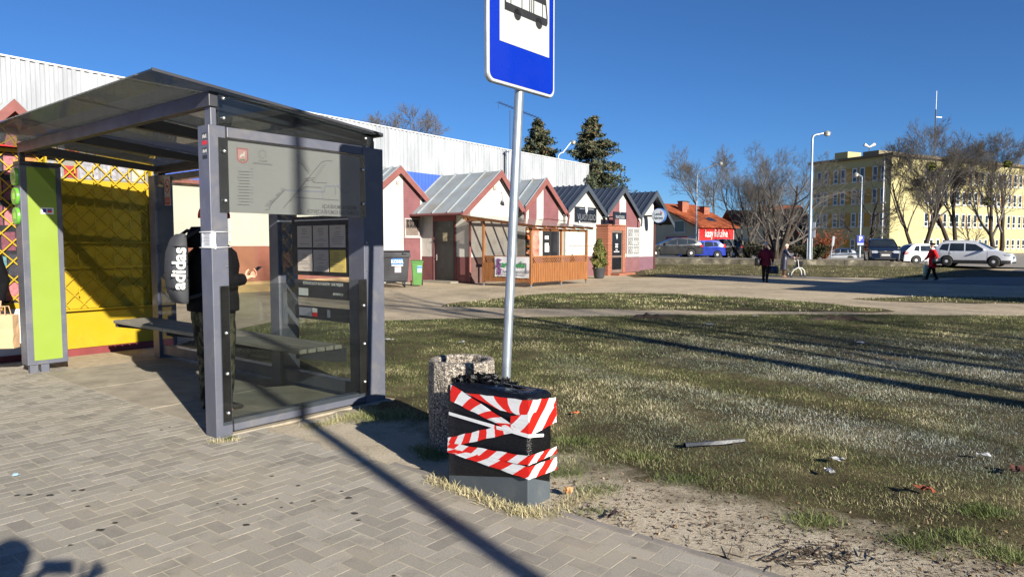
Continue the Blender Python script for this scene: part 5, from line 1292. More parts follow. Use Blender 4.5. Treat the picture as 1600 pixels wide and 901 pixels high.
ld = MB(); ld.prism([(-.28, -.34, .902), (-.28, .33, .902), (-.28, .33, 1.0), (-.28, -.3, .96)], (.56, 0, 0)); ld.box(-.22, .22, .332, .37, .93, .97); ld.build('lid', M_GBIN, gb_, bevel=.012)
for x in (-.26, .26): MB().lathe([(.02, -.025), (.1, -.025), (.1, .025), (.02, .025)], 14, (x, .26, .1), 'x').build('wheel', M_RUBBER, gb_)
st = MB().box(.0, .2, -.298, -.285, .52, .78).build('sticker', mat('bin_sticker_pale', srgb(150, 190, 200), .5), bd); MB().box(.0, .2, -.302, -.2985, .69, .76).build('sticker_band', mat('sticker_bright_blue', (0, 0, 0)), st)

# ---------------------------------------------------------------- vegetation
def leafmat(name, cols, rough=.7):
    t = NT(name); at = t.n('ShaderNodeAttribute'); at.attribute_name = 'tone'
    n_ = len(cols); k = t.ramp(at.outputs['Fac'], [(i/(n_-1), c) for i, c in enumerate(cols)])
    t.bsdf(k, rough, 0, .25); return t.m
def barkmat(name, a, b):
    t = NT(name); c = t.coord('Object', (1, 1, .3)); t.bsdf(t.ramp(t.noise(c, 9, 6, .65), [(.3, a), (.7, b)]), .9, 0, .2, t.noise(c, 16, 5), .5, .03); return t.m
M_BARK = barkmat('grey_brown_bark', srgb(44, 38, 34), srgb(76, 68, 60))
M_TWIG = barkmat('brown_twigs', srgb(80, 76, 72), srgb(118, 113, 106))
M_NEEDLE = leafmat('spruce_needles', [srgb(36, 44, 34), srgb(56, 64, 48), srgb(80, 86, 64), srgb(104, 102, 76), srgb(112, 88, 62)])
M_THUJA = leafmat('thuja_foliage', [srgb(40, 52, 28), srgb(70, 84, 40), srgb(104, 108, 54), srgb(140, 122, 70)])
M_MIST = leafmat('mistletoe_leaves', [srgb(52, 58, 24), srgb(86, 92, 36), srgb(112, 112, 50)])
M_HEDGE = leafmat('hedge_leaves', [srgb(30, 38, 22), srgb(48, 56, 30), srgb(80, 66, 40)])
M_RUSTLEAF = leafmat('rust_red_twigs', [srgb(90, 44, 28), srgb(140, 72, 40), srgb(170, 100, 56)])
def flakes(name, C, N, sx, sy, tone, m, parent=None, loc=None, seed=1):
    """many small leaf-sized quads: centre, facing and size per flake"""
    g_ = np.random.default_rng(seed); n = len(C); C = np.asarray(C); N = np.asarray(N, dtype=float)
    N = N/np.linalg.norm(N, axis=1, keepdims=True); U = np.cross(N, g_.normal(size=(n, 3))); U /= np.linalg.norm(U, axis=1, keepdims=True); V = np.cross(N, U)
    sx = np.broadcast_to(sx, (n,))[:, None]; sy = np.broadcast_to(sy, (n,))[:, None]
    vs = np.empty((n, 4, 3)); vs[:, 0] = C-U*sx-V*sy*.4; vs[:, 1] = C+U*sx-V*sy; vs[:, 2] = C+U*sx*.6+V*sy; vs[:, 3] = C-U*sx*.8+V*sy*.8
    me = bpy.data.meshes.new(name); me.vertices.add(n*4); me.vertices.foreach_set('co', vs.reshape(-1)); me.loops.add(n*4); me.loops.foreach_set('vertex_index', np.arange(n*4))
    me.polygons.add(n); me.polygons.foreach_set('loop_start', np.arange(n)*4); me.update(calc_edges=True)
    a = me.attributes.new('tone', 'FLOAT', 'FACE'); a.data.foreach_set('value', np.broadcast_to(tone, (n,)).astype(np.float32).copy())
    me.materials.append(m); o = bpy.data.objects.new(name, me); COL.objects.link(o)
    if parent: o.parent = parent
    if loc is not None: o.location = loc
    return o
class Tubes:
    """fast collection of thin tapered tubes"""
    def __init__(s): s.V = []; s.F = []; s.n = 0
    def add(s, pts, rad, k):
        P_ = np.asarray(pts, dtype=float); m = len(P_); D = np.empty_like(P_); D[:-1] = P_[1:]-P_[:-1]; D[-1] = D[-2]
        D /= np.maximum(np.linalg.norm(D, axis=1, keepdims=True), 1e-9)
        ref = np.array([.37, .73, .29]) if abs(D[0] @ np.array([.37, .73, .29])) < .8 else np.array([.9, -.3, .1])
        U = np.cross(D, ref); U /= np.linalg.norm(U, axis=1, keepdims=True); Wv = np.cross(D, U)
        a = np.arange(k)*2*math.pi/k; ca, sa = np.cos(a), np.sin(a); rad = np.asarray(rad, dtype=float)
        ring = P_[:, None, :]+(U[:, None, :]*ca[None, :, None]+Wv[:, None, :]*sa[None, :, None])*rad[:, None, None]
        s.V.append(ring.reshape(-1, 3)); i = np.arange(m-1)[:, None]*k; q = np.arange(k)[None, :]; q2_ = (q+1) % k
        s.F.append((np.stack([i+q, i+q2_, i+k+q2_, i+k+q], -1)+s.n).reshape(-1, 4)); s.n += m*k
    def build(s, name, m, parent=None, loc=None, smooth=True):
        V = np.concatenate(s.V); F = np.concatenate(s.F); n = len(F)
        me = bpy.data.meshes.new(name); me.vertices.add(len(V)); me.vertices.foreach_set('co', V.reshape(-1)); me.loops.add(n*4); me.loops.foreach_set('vertex_index', F.reshape(-1))
        me.polygons.add(n); me.polygons.foreach_set('loop_start', np.arange(n)*4); me.polygons.foreach_set('use_smooth', np.full(n, smooth)); me.update(calc_edges=True); me.materials.append(m)
        o = bpy.data.objects.new(name, me); COL.objects.link(o)
        if parent: o.parent = parent
        if loc is not None: o.location = loc
        return o
def bare_tree(name, label, base, h, r0, stems=1, spread=.5, fork=.25, seed=1, levels=4, twig=.012, group=None, lean=(0, 0), density=1.0, up=.35, mist=0, cat='tree', drop=.0):
    rn = np.random.default_rng(seed); trunk, crown = Tubes(), Tubes(); tips = []
    def grow(p, d, L, r, lev, k):
        m = 6 if lev < 2 else (4 if lev < levels else 2); pts = [p]; rad = [r]; dd = d.copy()
        for i in range(m):
            dd = dd+rn.normal(size=3)*(.10 if lev < 2 else .14)+np.array([0, 0, up*(.16 if lev == 0 else .2)])
            dd /= np.linalg.norm(dd); p = p+dd*L/m; pts.append(p); rad.append(max(r*(1-.74*(i+1)/m), twig*.5))
        (trunk if lev == 0 else crown).add(pts, rad, k)
        if lev >= levels: tips.append(p); return
        nb = int(round(rn.integers(7, 10)*density)) if lev < levels-1 else int(round(rn.integers(6, 9)*density))
        for j in range(nb):
            f = rn.uniform(.30 if lev else fork, 1.0); q = f*m; i = min(int(q), m-1); b = np.array(pts[i])*(1-(q-i))+np.array(pts[i+1])*(q-i)
            t_ = np.array(pts[i+1])-np.array(pts[i]); t_ /= np.linalg.norm(t_)
            o_ = np.cross(t_, rn.normal(size=3)); o_ /= np.linalg.norm(o_); an_ = rn.uniform(.35, .8)*(1 if lev else spread*1.7)
            nd = t_*math.cos(an_)+o_*math.sin(an_)-np.array([0, 0, drop]); nd /= np.linalg.norm(nd)
            rr_ = max((rad[i]*(1-(q-i))+rad[i+1]*(q-i))*rn.uniform(.5, .72), twig*.6)
            grow(b, nd, L*rn.uniform(.44, .68)*(1.14-f*.42), rr_, lev+1, 3 if lev >= 1 else 5)
    for s in range(stems):
        a = 2*math.pi*s/stems+rn.uniform(0, 1); sp = spread*.55 if stems > 1 else .04
        d = np.array([math.cos(a)*sp+lean[0], math.sin(a)*sp+lean[1], 1.0]); d /= np.linalg.norm(d)
        grow(np.array([math.cos(a)*r0*.5*(stems > 1), math.sin(a)*r0*.5*(stems > 1), -.1]), d, h*(.78 if stems == 1 else .74)*rn.uniform(.92, 1.04), r0*(1 if stems == 1 else .7), 0, 9)
    o = thing(name, label, cat, base, 0, group)
    trunk.build('trunk', M_BARK, o); crown.build('crown', M_TWIG, o)
    for k in range(mist):
        c = tips[rn.integers(len(tips))]*np.array([.72, .72, .8]); rad = rn.uniform(.32, .5); n = 300
        q = rn.normal(size=(n, 3)); q = q/np.linalg.norm(q, axis=1, keepdims=True)*rad*rn.uniform(.35, 1, (n, 1))**.6
        flakes('mistletoe', c+q, rn.normal(size=(n, 3)), .05, .12, rn.uniform(0, 1, n), M_MIST, o, seed=seed+k)
    return o
GT_ = 'bare trees beyond the car park'
def tb(u, v, Y, z=None):
    p = P(u, v, Y); return (p.x, p.y, park_z(p.x, p.y)-.05 if z is None else z)
def hh(u, v0, v1, Y): return P(u, v1, Y).z-P(u, v0, Y).z
bare_tree('bare_tree', 'multi stemmed bare tree with mistletoe right of the black car at the yellow building corner', tb(1436, 392, 70), 12.2, .3, 3, .48, .2, 11, 4, .014, GT_, mist=2, up=.5, density=.95, drop=.02)
bare_tree('bare_tree', 'tallest bare tree with mistletoe standing above the silver four wheel drive car', tb(1489, 392, 70), 13.2, .36, 2, .5, .2, 22, 4, .014, GT_, mist=1, density=1.05)
bare_tree('bare_tree', 'bare tree with mistletoe nearest the right edge of the photo', tb(1560, 394, 68), 11.4, .34, 2, .5, .22, 23, 4, .014, GT_, mist=2, density=1.0)
bare_tree('bare_tree', 'dark wide low bare tree before the shaded end of the yellow building', tb(1357, 398, 74), 8.2, .3, 1, .95, .1, 14, 4, .010, GT_, density=.85, up=.15)
bare_tree('bare_tree', 'slim young bare tree between the tall trees before the sunny yellow facade', tb(1518, 392, 76), 6.0, .12, 1, .7, .2, 15, 3, .012, GT_)
bare_tree('bare_tree', 'tall bare tree behind the house with the orange roof', tb(1106, 398, 92), 14.2, .32, 2, .5, .2, 16, 4, .014, GT_, density=.85)
bare_tree('bare_tree', 'bushy bare tree right of the house with the orange roof', tb(1172, 399, 66), 9.4, .22, 3, .6, .15, 17, 4, .010, GT_, density=.85)
bare_tree('bare_tree', 'broad low forking bare tree behind the woman with the dark coat', tb(1213, 400, 58), 8.8, .34, 5, .95, .1, 18, 4, .009, GT_, density=.8)
bare_tree('bare_tree', 'bare tree just left of the tall street lamp', tb(1246, 399, 72), 9.4, .2, 2, .7, .15, 19, 4, .010, GT_, density=.85)
bare_tree('bare_tree', 'bare tree with its top showing above the hangar roof', tb(598, 300, 85, 0), hh(598, 400, 158, 85)*.91, .4, 5, .6, .2, 20, 4, .022, GT_, density=.95)

def spruce(label, base, h, rmax, seed):
    rn = np.random.default_rng(seed); o = thing('spruce_tree', label, 'spruce', base, 0, 'spruces behind the hangar')
    T = Tubes(); T.add([(0, 0, -.1), (0, 0, h*.5), (0, 0, h*.98)], [.28, .17, .02], 8); C, N, SX, SY, TN = [], [], [], [], []
    z = h*.12
    while z < h*.985:
        f = 1-z/h; L0 = rmax*(f**.8)*1.02+.12; nb = int(7+6*f)
        for k in range(nb):
            a = rn.uniform(0, 6.283); L = L0*rn.uniform(.55, 1.12); m = 6; p = np.array([0, 0, z+rn.uniform(-.15, .15)]); pts = [p]; el = .35 if f < .3 else .05
            for i in range(m):
                el_ = el-.55*(i/m)+.5*max(0, i/m-.6); p = p+np.array([math.cos(a)*math.cos(el_), math.sin(a)*math.cos(el_), math.sin(el_)])*L/m; pts.append(p)
            T.add(pts, np.linspace(.05*f+.012, .008, m+1), 3)
            n = int(26+40*L); g_ = rn.uniform(.12, 1, n)**.8*m; i_ = np.minimum(g_.astype(int), m-1); fr = (g_-i_)[:, None]; PP = np.array(pts); c = PP[i_]*(1-fr)+PP[i_+1]*fr
            w_ = (.10+.16*L/3)*(1-.4*g_/m)[:, None]; off = rn.normal(size=(n, 3))*w_*np.array([1, 1, .55]); off[:, 2] -= np.abs(rn.normal(size=n))*.10
            C.append(c+off); N.append(rn.normal(size=(n, 3))+np.array([0, 0, .6])); SX.append(rn.uniform(.03, .06, n)); SY.append(rn.uniform(.08, .17, n))
            tn = rn.uniform(.0, .45, n)+rn.uniform(0, .25)
            if z > h*.62: tn = tn+(rn.random(n) < .22)*.45      # brown cones near the top
            TN.append(np.clip(tn, 0, 1))
        z += h*.021+.12*f
    T.build('trunk', M_BARK, o); flakes('crown', np.concatenate(C), np.concatenate(N), np.concatenate(SX), np.concatenate(SY), np.concatenate(TN), M_NEEDLE, o, seed=seed)
sp1 = P(841, 300, 55); spruce('spruce with its narrow top just right of the sign pole above the hangar', (sp1.x, sp1.y, 0), P(841, 183, 55).z, 4.4, 5)
sp2 = P(925, 300, 52); spruce('larger spruce at the right hand end of the hangar', (sp2.x, sp2.y, 0), P(921, 180, 52).z, 5.4, 6)

# potted thuja by the brick porch
tj = G(936, 434.5); tj = W(*[x for x in (tj.x*CB+tj.y*SB, -tj.x*SB+tj.y*CB)])
th_ = thing('potted_thuja', 'slender thuja in a dark grey pot beside the orange brick porch', 'potted thuja', tj)
MB().lathe([(.2, 0), (.24, .05), (.3, .5), (.32, .52), (.29, .52), (.27, .44), (0, .44)], 20).build('pot', mat('dark_grey_pot', srgb(60, 62, 66), .6), th_)
hT = P(936, 373, tj.y).z-.45; rn = np.random.default_rng(3); n = 5200; z = rn.uniform(0, 1, n)**.9; a = rn.uniform(0, 6.283, n)
lump = 1+.2*np.sin(a*3+z*14)+.15*np.sin(a*5-z*23); rad = .36*np.sqrt(np.clip(1-z, .0, 1))*(.62+.5*np.minimum(1, z*4))*lump*rn.uniform(.55, 1.05, n)
flakes('foliage', np.stack([rad*np.cos(a), rad*np.sin(a), .44+z*hT], 1), np.stack([np.cos(a), np.sin(a), .5+0*a], 1)+rn.normal(size=(n, 3))*.7, .02, .06, rn.uniform(0, 1, n), M_THUJA, th_, seed=3)
MB().tube([(0, 0, .43), (0, 0, hT)], [.03, .01], 6).build('stem', M_BARK, th_)

# rust red shrub and clipped hedge beyond the car park
def shrub(name, label, base, sx, sz, n, m, seed, twigs=40, cat='shrub', fl=(.03, .09), group=None):
    rn = np.random.default_rng(seed); o = thing(name, label, cat, base, 0, group); T = Tubes(); C = []
    for k in range(twigs):
        a = rn.uniform(0, 6.28); t_ = rn.uniform(.1, 1); d = np.array([math.cos(a)*t_*sx, math.sin(a)*t_*sx, sz*rn.uniform(.6, 1.05)]); p0 = np.array([math.cos(a)*.1, math.sin(a)*.1, -.05])
        pts = [p0, p0+d*np.array([.3, .3, .5]), p0+d]; T.add(pts, [.025, .018, .006], 3)
        for j in range(n//twigs): f = rn.uniform(.25, 1); C.append((p0+d*np.array([f**1.5, f**1.5, f]))+rn.normal(size=3)*.13)
    T.build('stems', M_TWIG if m is not M_RUSTLEAF else m, o); C = np.array(C); flakes('foliage', C, rn.normal(size=C.shape), fl[0], fl[1], rn.uniform(0, 1, len(C)), m, o, seed=seed); return o
shrub('shrub', 'rust red dogwood shrub beside the transformer hut', tb(1288, 399, 66), 2.4, 2.9, 1500, M_RUSTLEAF, 7, 120, fl=(.015, .14))
for i, (u, Y, lab) in enumerate(((1195, 63, 'dark low hedge bush behind the woman in the maroon coat'), (1268, 64, 'dark low hedge bush left of the tall street lamp foot'), (1160, 68, 'dark evergreen bush right of the black parked car'))):
    shrub('hedge_bush', lab, tb(u, 399, Y), 2.2, 1.5, 2600, M_HEDGE, 30+i, 60, 'bush', (.05, .1))
# far house behind the trees and more distant blocks
M_TERRA = mat('terracotta_house_render', srgb(178, 116, 80), .85, 0, .15, .4)
for i, (u0, u1, vt, Y, m_, lab) in enumerate(((1150, 1205, 352, 118, M_CREAM, 'pale yellow distant house glimpsed through the bare trees'), (1200, 1262, 343, 124, M_TERRA, 'terracotta distant house glimpsed through the forked bare tree'))):
    a, b = P(u0, 398, Y), P(u1, 398, Y); dh = thing('distant_house', lab, 'house', (a.x, a.y, 0), 0); L = b.x-a.x; hz_ = P(u0, vt, Y).z
    MB().box(0, L, 0, 9, 0, hz_).build('wall', m_, dh)
    for y0 in (-.4, 9.4): MB().prism([(-.4, y0, hz_+.002), (-.4, 4.5, hz_+2.6), (-.4, 4.5, hz_+2.8), (-.4, y0, hz_+.2)], (L+.8, 0, 0)).build('roof', M_TILE, dh)
    for k in range(3):
        for z in (1.2, 4.0):
            if z+1.5 < hz_: f_ = MB().box(.8+k*L/3.2, 2.1+k*L/3.2, -.05, -.003, z, z+1.5).build('window', M_PVC, dh); MB().box(.95+k*L/3.2, 1.95+k*L/3.2, -.06, -.0505, z+.12, z+1.38).build('pane', M_WIN, f_)
# ---------------------------------------------------------------- cars
M_TYRE = mat('tyre_rubber', (.018, .018, .018), .85, 0, .2, 10)
M_ALLOY = mat('alloy_rim', (.7, .71, .72), .35, .0, .08, 6)
M_CGLASS = mat('car_window_glass', (.02, .026, .03), .04, 0, .4, 1.2, spec=.9)
M_UNDER = mat('car_underside', (.01, .01, .01), .9)
M_CLAD = mat('grey_plastic_cladding', (.03, .03, .032), .7, 0, .1, 8)
M_LAMPW = mat('clear_headlamp', (.5, .53, .56), .08, .3, .3, 14, spec=.9)
M_LAMPR = mat('red_tail_lamp', srgb(170, 24, 28), .15, 0, .2, 10, coat=.6)
M_PLATE = mat('number_plate_white', (.62, .62, .6), .5)
def paint(name, col, metal=.25, rough=.25): return mat(name, col, rough, metal, .04, 1, coat=.8)
def car(label, loc, rz, L, Wd, H, prof, belt, tophalf, wx, wr, pm, wins, screen, rear, cat='car', name='parked_car', rails=False, clad=0, spokes=5, lampf=(.62, .80), lampr=(.7, .95), arch=1.16, plates=True, group='cars parked beyond the low wall', grille=None, z0=.24):
    """prof: upper outline (x, z) from the tail to the nose, x forward"""
    root = thing(name, label, cat, loc, rz, group)
    px_, pz_ = np.array([p[0] for p in prof], float), np.array([p[1] for p in prof], float)
    zt = lambda x: float(np.interp(x, px_, pz_))
    def half(x, z):
        t = np.clip((z-belt)/(H-belt), 0, 1); lo = np.clip((belt-z)/(belt-z0), 0, 1)
        plan = 1-.10*abs(2*x/L)**5-.05*abs(2*x/L)**14
        return Wd/2*plan*(1-(1-tophalf)*t**1.1)*(1-.06*lo**2.2)
    Ra = wr*arch
    def zb(x):
        z = z0
        for w_ in wx:
            d = abs(x-w_)
            if d < Ra: z = max(z, wr+math.sqrt(Ra*Ra-d*d))
        return z
    xs = sorted(set([round(v, 4) for v in np.linspace(-L/2+.001, L/2-.001, 76)]+[round(float(v), 4) for v in px_ if abs(v) < L/2-.0005]+[round(w_+d*Ra, 4) for w_ in wx for d in (-1.001, -.97, -.9, -.75, .75, .9, .97, 1.001)]))
    body = MB()
    for sg in (1, -1):
        rows = []
        for x in xs:
            a, b = min(zb(x), zt(x)-.01), zt(x); rows.append([(x, sg*half(x, a+(b-a)*k/9), a+(b-a)*k/9) for k in range(10)])
        body.grid(rows)
    def skin(x, f, off=0.0):
        z = zt(x); w_ = half(x, z); dx = .02; sl = (zt(min(x+dx, L/2))-zt(max(x-dx, -L/2)))/(2*dx); n_ = Vector((-sl, 0, 1)).normalized()
        c = .035*(1-f*f)
        return Vector((x, f*w_, z))+n_*(c+off)
    body.grid([[skin(x, f) for f in np.linspace(-1, 1, 9)] for x in xs])
    bo_ = body.build('body', pm, root); bo_.data.polygons.foreach_set('use_smooth', [True]*len(bo_.data.polygons))
    try: bo_.data.set_sharp_from_angle(angle=R(38))
    except Exception: pass
    MB().box(-L/2+.25, L/2-.25, -Wd/2+.24, Wd/2-.24, z0-.04, belt-.1).build('underbody', M_UNDER, root)
    def side(q, m, nm, par, off=.006, n=8, k=4, both=True):
        for sg in ((1, -1) if both else (1,)):
            mb = MB(); rows = []
            for i in range(n+1):
                r_ = []
                for j in range(k+1):
                    a = Vector(q[0]).lerp(Vector(q[1]), i/n); b = Vector(q[3]).lerp(Vector(q[2]), i/n); p = b.lerp(a, j/k)
                    r_.append((p.x, sg*(half(p.x, p.y)+off), p.y))
                rows.append(r_)
            mb.grid(rows); mb.build(nm, m, par)
    for q in wins: side(q, M_CGLASS, 'side_window', root)
    def top(x0, x1, f0, f1, m, nm, par, off=.008, n=6, f0b=None, f1b=None):
        mb = MB(); f0b = f0 if f0b is None else f0b; f1b = f1 if f1b is None else f1b
        mb.grid([[skin(x0+(x1-x0)*i/n, (f0+(f0b-f0)*i/n)+((f1+(f1b-f1)*i/n)-(f0+(f0b-f0)*i/n))*j/8, off) for j in range(9)] for i in range(n+1)]); return mb.build(nm, m, par)
    top(*screen, -.9, .9, M_CGLASS, 'windscreen', root); top(*rear, -.88, .88, M_CGLASS, 'rear_window', root)
    # where the nose and the tail reach a given height
    def nose(z): return float(np.interp(-z, [-v for v in pz_[len(pz_)//2:]], px_[len(px_)//2:]))
    def tail(z): return float(np.interp(z, pz_[:len(pz_)//2], px_[:len(px_)//2]))
    for sg in (1, -1):
        f0, f1 = (.56, .97) if sg > 0 else (-.97, -.56)
        top(nose(lampf[1]), nose(lampf[0]), f0, f1, M_LAMPW, 'headlight', root, .01)
        f0, f1 = (.66, .98) if sg > 0 else (-.98, -.66)
        top(tail(lampr[0]), tail(lampr[1]), f0, f1, M_LAMPR, 'tail_light', root, .01)
    zl0, zl1 = lampr; side([(-L/2+.05, zl1), (-L/2+.32, zl1-.03), (-L/2+.24, zl0+.04), (-L/2+.05, zl0)], M_LAMPR, 'tail_light', root, .008, 4, 3)
    zl0, zl1 = lampf; side([(L/2-.42, zl1-.01), (L/2-.10, zl1-.07), (L/2-.08, zl0), (L/2-.34, zl0+.03)], M_LAMPW, 'headlight', root, .008, 4, 3)
    g0, g1 = grille or (.42, .66)
    top(nose(g1), nose(g0), -.42, .42, M_CLAD, 'grille', root, .008); top(nose(.36), nose(.27), -.8, .8, M_CLAD, 'lower_grille', root, .008)
    if plates:
        zp_ = (g0+g1)/2-.03; c = Vector((nose(zp_)+.045, 0, zp_)); MB().box(c.x-.006, c.x+.012, -.26, .26, zp_-.055, zp_+.055).build('number_plate', M_PLATE, root)
        zp_ = .62; c = Vector((tail(zp_)-.05, 0, zp_)); MB().box(c.x-.012, c.x+.01, -.26, .26, zp_-.055, zp_+.055).build('number_plate', M_PLATE, root)
    # panel joints and handles
    x0 = wins[0][3][0]; x1 = wins[-1][2][0]; xm = (wins[0][2][0]+wins[1][3][0])/2 if len(wins) > 1 else 0
    for x in (xm, x1+.05, max(x0, wx[0]+Ra*.4)): side([(x, belt+.0), (x+.014, belt), (x+.014, z0+.12), (x, z0+.12)], M_UNDER, 'door_gap', root, .003, 1, 6)
    for x in (xm+.15, xm-.95): side([(x-.02, belt-.08), (x+.16, belt-.08), (x+.16, belt-.115), (x-.02, belt-.115)], pm, 'door_handle', root, .03, 2, 1)
    for sg in (1, -1):
        x = wins[-1][2][0]-.12; MB().ball((x, sg*(half(x, belt)+.1), belt+.08), (.09, .11, .075), 10, 6).build('wing_mirror', pm, root)
    if clad:
        side([(-L/2+.1, z0+clad), (L/2-.1, z0+clad), (L/2-.1, z0+.0), (-L/2+.1, z0+.0)], M_CLAD, 'cladding', root, .0, 1, 1) if False else None
        xs_ = [(-L/2+.03, wx[0]-Ra*1.02), (wx[0]+Ra*1.02, wx[1]-Ra*1.02), (wx[1]+Ra*1.02, L/2-.03)]
        for a, b in xs_: side([(a, z0+clad), (b, z0+clad), (b, z0+.005), (a, z0+.005)], M_CLAD, 'cladding', root, .006, 10, 2)
        top(tail(z0+.02), tail(z0+clad+.1), -.98, .98, M_CLAD, 'rear_bumper', root, .007)
    if rails:
        for sg in (1, -1):
            pts = [(x, sg*(half(x, zt(x))-.06), zt(x)+.05) for x in np.linspace(wins[0][0][0]+.1, wins[-1][1][0]-.1, 6)]
            MB().tube(pts, .018, 6).build('roof_rail', M_ALLOY, root)
    for x in wx:
        for sg in (1, -1):
            y = sg*(Wd/2-.115); w_ = MB().lathe([(wr*.62, -.1), (wr*.94, -.1), (wr, -.07), (wr, .07), (wr*.94, .1), (wr*.62, .1)], 28, (x, y, wr), 'y' if False else 'x')
            # lathe about x, turned to the axle direction y
            Mx = Matrix.Translation((x, y, wr)) @ Matrix.Rotation(R(90), 4, 'Z') @ Matrix.Translation((-x, -y, -wr)); w_.xform(Mx); tyre = w_.build('wheel', M_TYRE, root)
            rm = MB(); ro = wr*.68; yo = y+sg*.085
            pts = [Vector((x+ro*math.cos(a), 0, wr+ro*math.sin(a))) for a in np.linspace(0, 2*math.pi, 29)[:-1]]
            rm.grid([[(p.x, yo, p.z) for p in pts], [(x+(p.x-x)*.9, yo+sg*.012, wr+(p.z-wr)*.9) for p in pts], [(x+(p.x-x)*.86, yo-sg*.03, wr+(p.z-wr)*.86) for p in pts]], closed=True)
            for k in range(spokes):
                a = 2*math.pi*k/spokes+.3; d = Vector((math.cos(a), 0, math.sin(a))); rm.beam(Vector((x, yo+sg*.008, wr))+d*.03, Vector((x, yo, wr))+d*ro*.93, ro*(.34 if spokes < 7 else .2), .02, up=(0, sg, 0))
            rm.tube([(x, yo-sg*.01, wr), (x, yo+sg*.02, wr)], ro*.22, 12)
            rim = rm.build('rim', M_ALLOY, tyre)
            bk = MB(); bk.tube([(x, yo-sg*.05, wr), (x, yo-sg*.04, wr)], ro*.9, 20); bk.build('brake_disc', M_UNDER, tyre)
    return root
# outlines
def suv_prof(L, H, hood=1.02, tailrise=.0):
    a = L/2
    return [(-a, .3), (-a+.01, .5), (-a+.03, .72), (-a+.05, .95), (-a+.22, 1.22), (-a+.46, H-.13), (-a+.62, H-.04), (-a+1.0, H), (-a+1.6, H+.005), (-a+2.2, H-.015), (-a+2.55, H-.07), (-a+2.95, H-.30), (-a+3.38, hood+.08), (-a+3.52, hood+.02), (a-.55, hood-.08), (a-.22, hood-.16), (a-.10, hood-.26), (a-.04, .62), (a-.01, .45), (a, .3)]
def wins_suv(L, H, belt):
    a = L/2; t = H-.13
    return [[(-a+.62, t-.05), (-a+1.02, t+.0), (-a+.98, belt+.02), (-a+.46, belt+.10)], [(-a+1.08, t+.005), (-a+1.86, t), (-a+1.9, belt+.01), (-a+1.06, belt+.02)], [(-a+1.95, t), (-a+2.5, t-.06), (-a+3.12, belt+.03), (-a+1.99, belt+.01)]]
def cz(u, v, Y): p = P(u, v, Y); return (p.x, p.y, park_z(p.x, p.y))
silver = paint('silver_car_paint', srgb(222, 225, 230), .1, .3)
# silver four wheel drive: seen from its rear quarter, nose to the right
w0, w1 = P(1502, 416.7, 45.6), P(1566, 419.5, 44.0)
hd = math.atan2(w1.y-w0.y, w1.x-w0.x)
ctr = (w0+w1)/2
c_ = Vector((ctr.x, ctr.y+.85, 0)); c_.z = park_z(c_.x, c_.y)
car('silver four wheel drive car parked nose to the right before the yellow facade', c_, hd, 4.45, 1.82, 1.66, suv_prof(4.45, 1.66), 1.02, .78, (-1.32, 1.3), .35, silver, wins_suv(4.45, 1.66, 1.02), (.80, 1.22) if False else (-2.225+2.6, -2.225+3.34), (-2.225+.12, -2.225+.46), rails=True, clad=.2, spokes=7, lampr=(.86, 1.04), lampf=(.70, .86))
# silver hatchback behind the woman in red
def hatch_prof(L, H, hood=.92):
    a = L/2
    return [(-a, .3), (-a+.01, .5), (-a+.04, .78), (-a+.08, .92), (-a+.34, 1.18), (-a+.56, H-.10), (-a+.75, H-.03), (-a+1.2, H), (-a+1.8, H-.01), (-a+2.2, H-.07), (-a+2.65, H-.28), (-a+3.1, hood+.06), (-a+3.2, hood+.01), (a-.5, hood-.08), (a-.2, hood-.18), (a-.08, hood-.30), (a-.03, .5), (a-.01, .42), (a, .3)]
def wins_hatch(L, H, belt):
    a = L/2; t = H-.12
    return [[(-a+.78, t-.04), (-a+1.05, t), (-a+1.0, belt+.02), (-a+.62, belt+.06)], [(-a+1.1, t), (-a+1.75, t), (-a+1.8, belt+.01), (-a+1.06, belt+.02)], [(-a+1.83, t), (-a+2.22, t-.05), (-a+2.9, belt+.03), (-a+1.87, belt+.01)]]
p = P(1452, 413, 50.5); c_ = (p.x, p.y, park_z(p.x, p.y))
car('silver hatchback parked behind the woman in the red coat', c_, R(-6), 4.2, 1.74, 1.48, hatch_prof(4.2, 1.48), .93, .8, (-1.3, 1.26), .31, silver, wins_hatch(4.2, 1.48, .93), (-2.1+2.25, -2.1+3.05), (-2.1+.12, -2.1+.52), lampr=(.72, .92), spokes=6, lampf=(.58, .74), grille=(.42, .55))
# black four wheel drive facing the camera
p = P(1387, 411.5, 49.5); c_ = (p.x, p.y+.9, park_z(p.x, p.y))
navy = paint('black_blue_car_paint', (.008, .010, .018), .2, .2)
q = car('large black blue four wheel drive car facing the camera beside the parking sign', c_, R(-90-22), 5.05, 1.98, 1.74, suv_prof(5.05, 1.74, 1.08), 1.06, .78, (-1.55, 1.5), .38, navy, wins_suv(5.05, 1.74, 1.06), (-2.525+2.62, -2.525+3.36), (-2.525+.12, -2.525+.46), rails=True, spokes=5, lampr=(.9, 1.1), lampf=(.72, .88), grille=(.40, .86))
MB().tube([(2.49, -.46, .40), (2.44, -.52, .80), (2.42, 0, .86), (2.44, .52, .80), (2.49, .46, .40), (2.49, -.46, .40)], .022, 6).build('grille_surround', M_ALLOY, q)
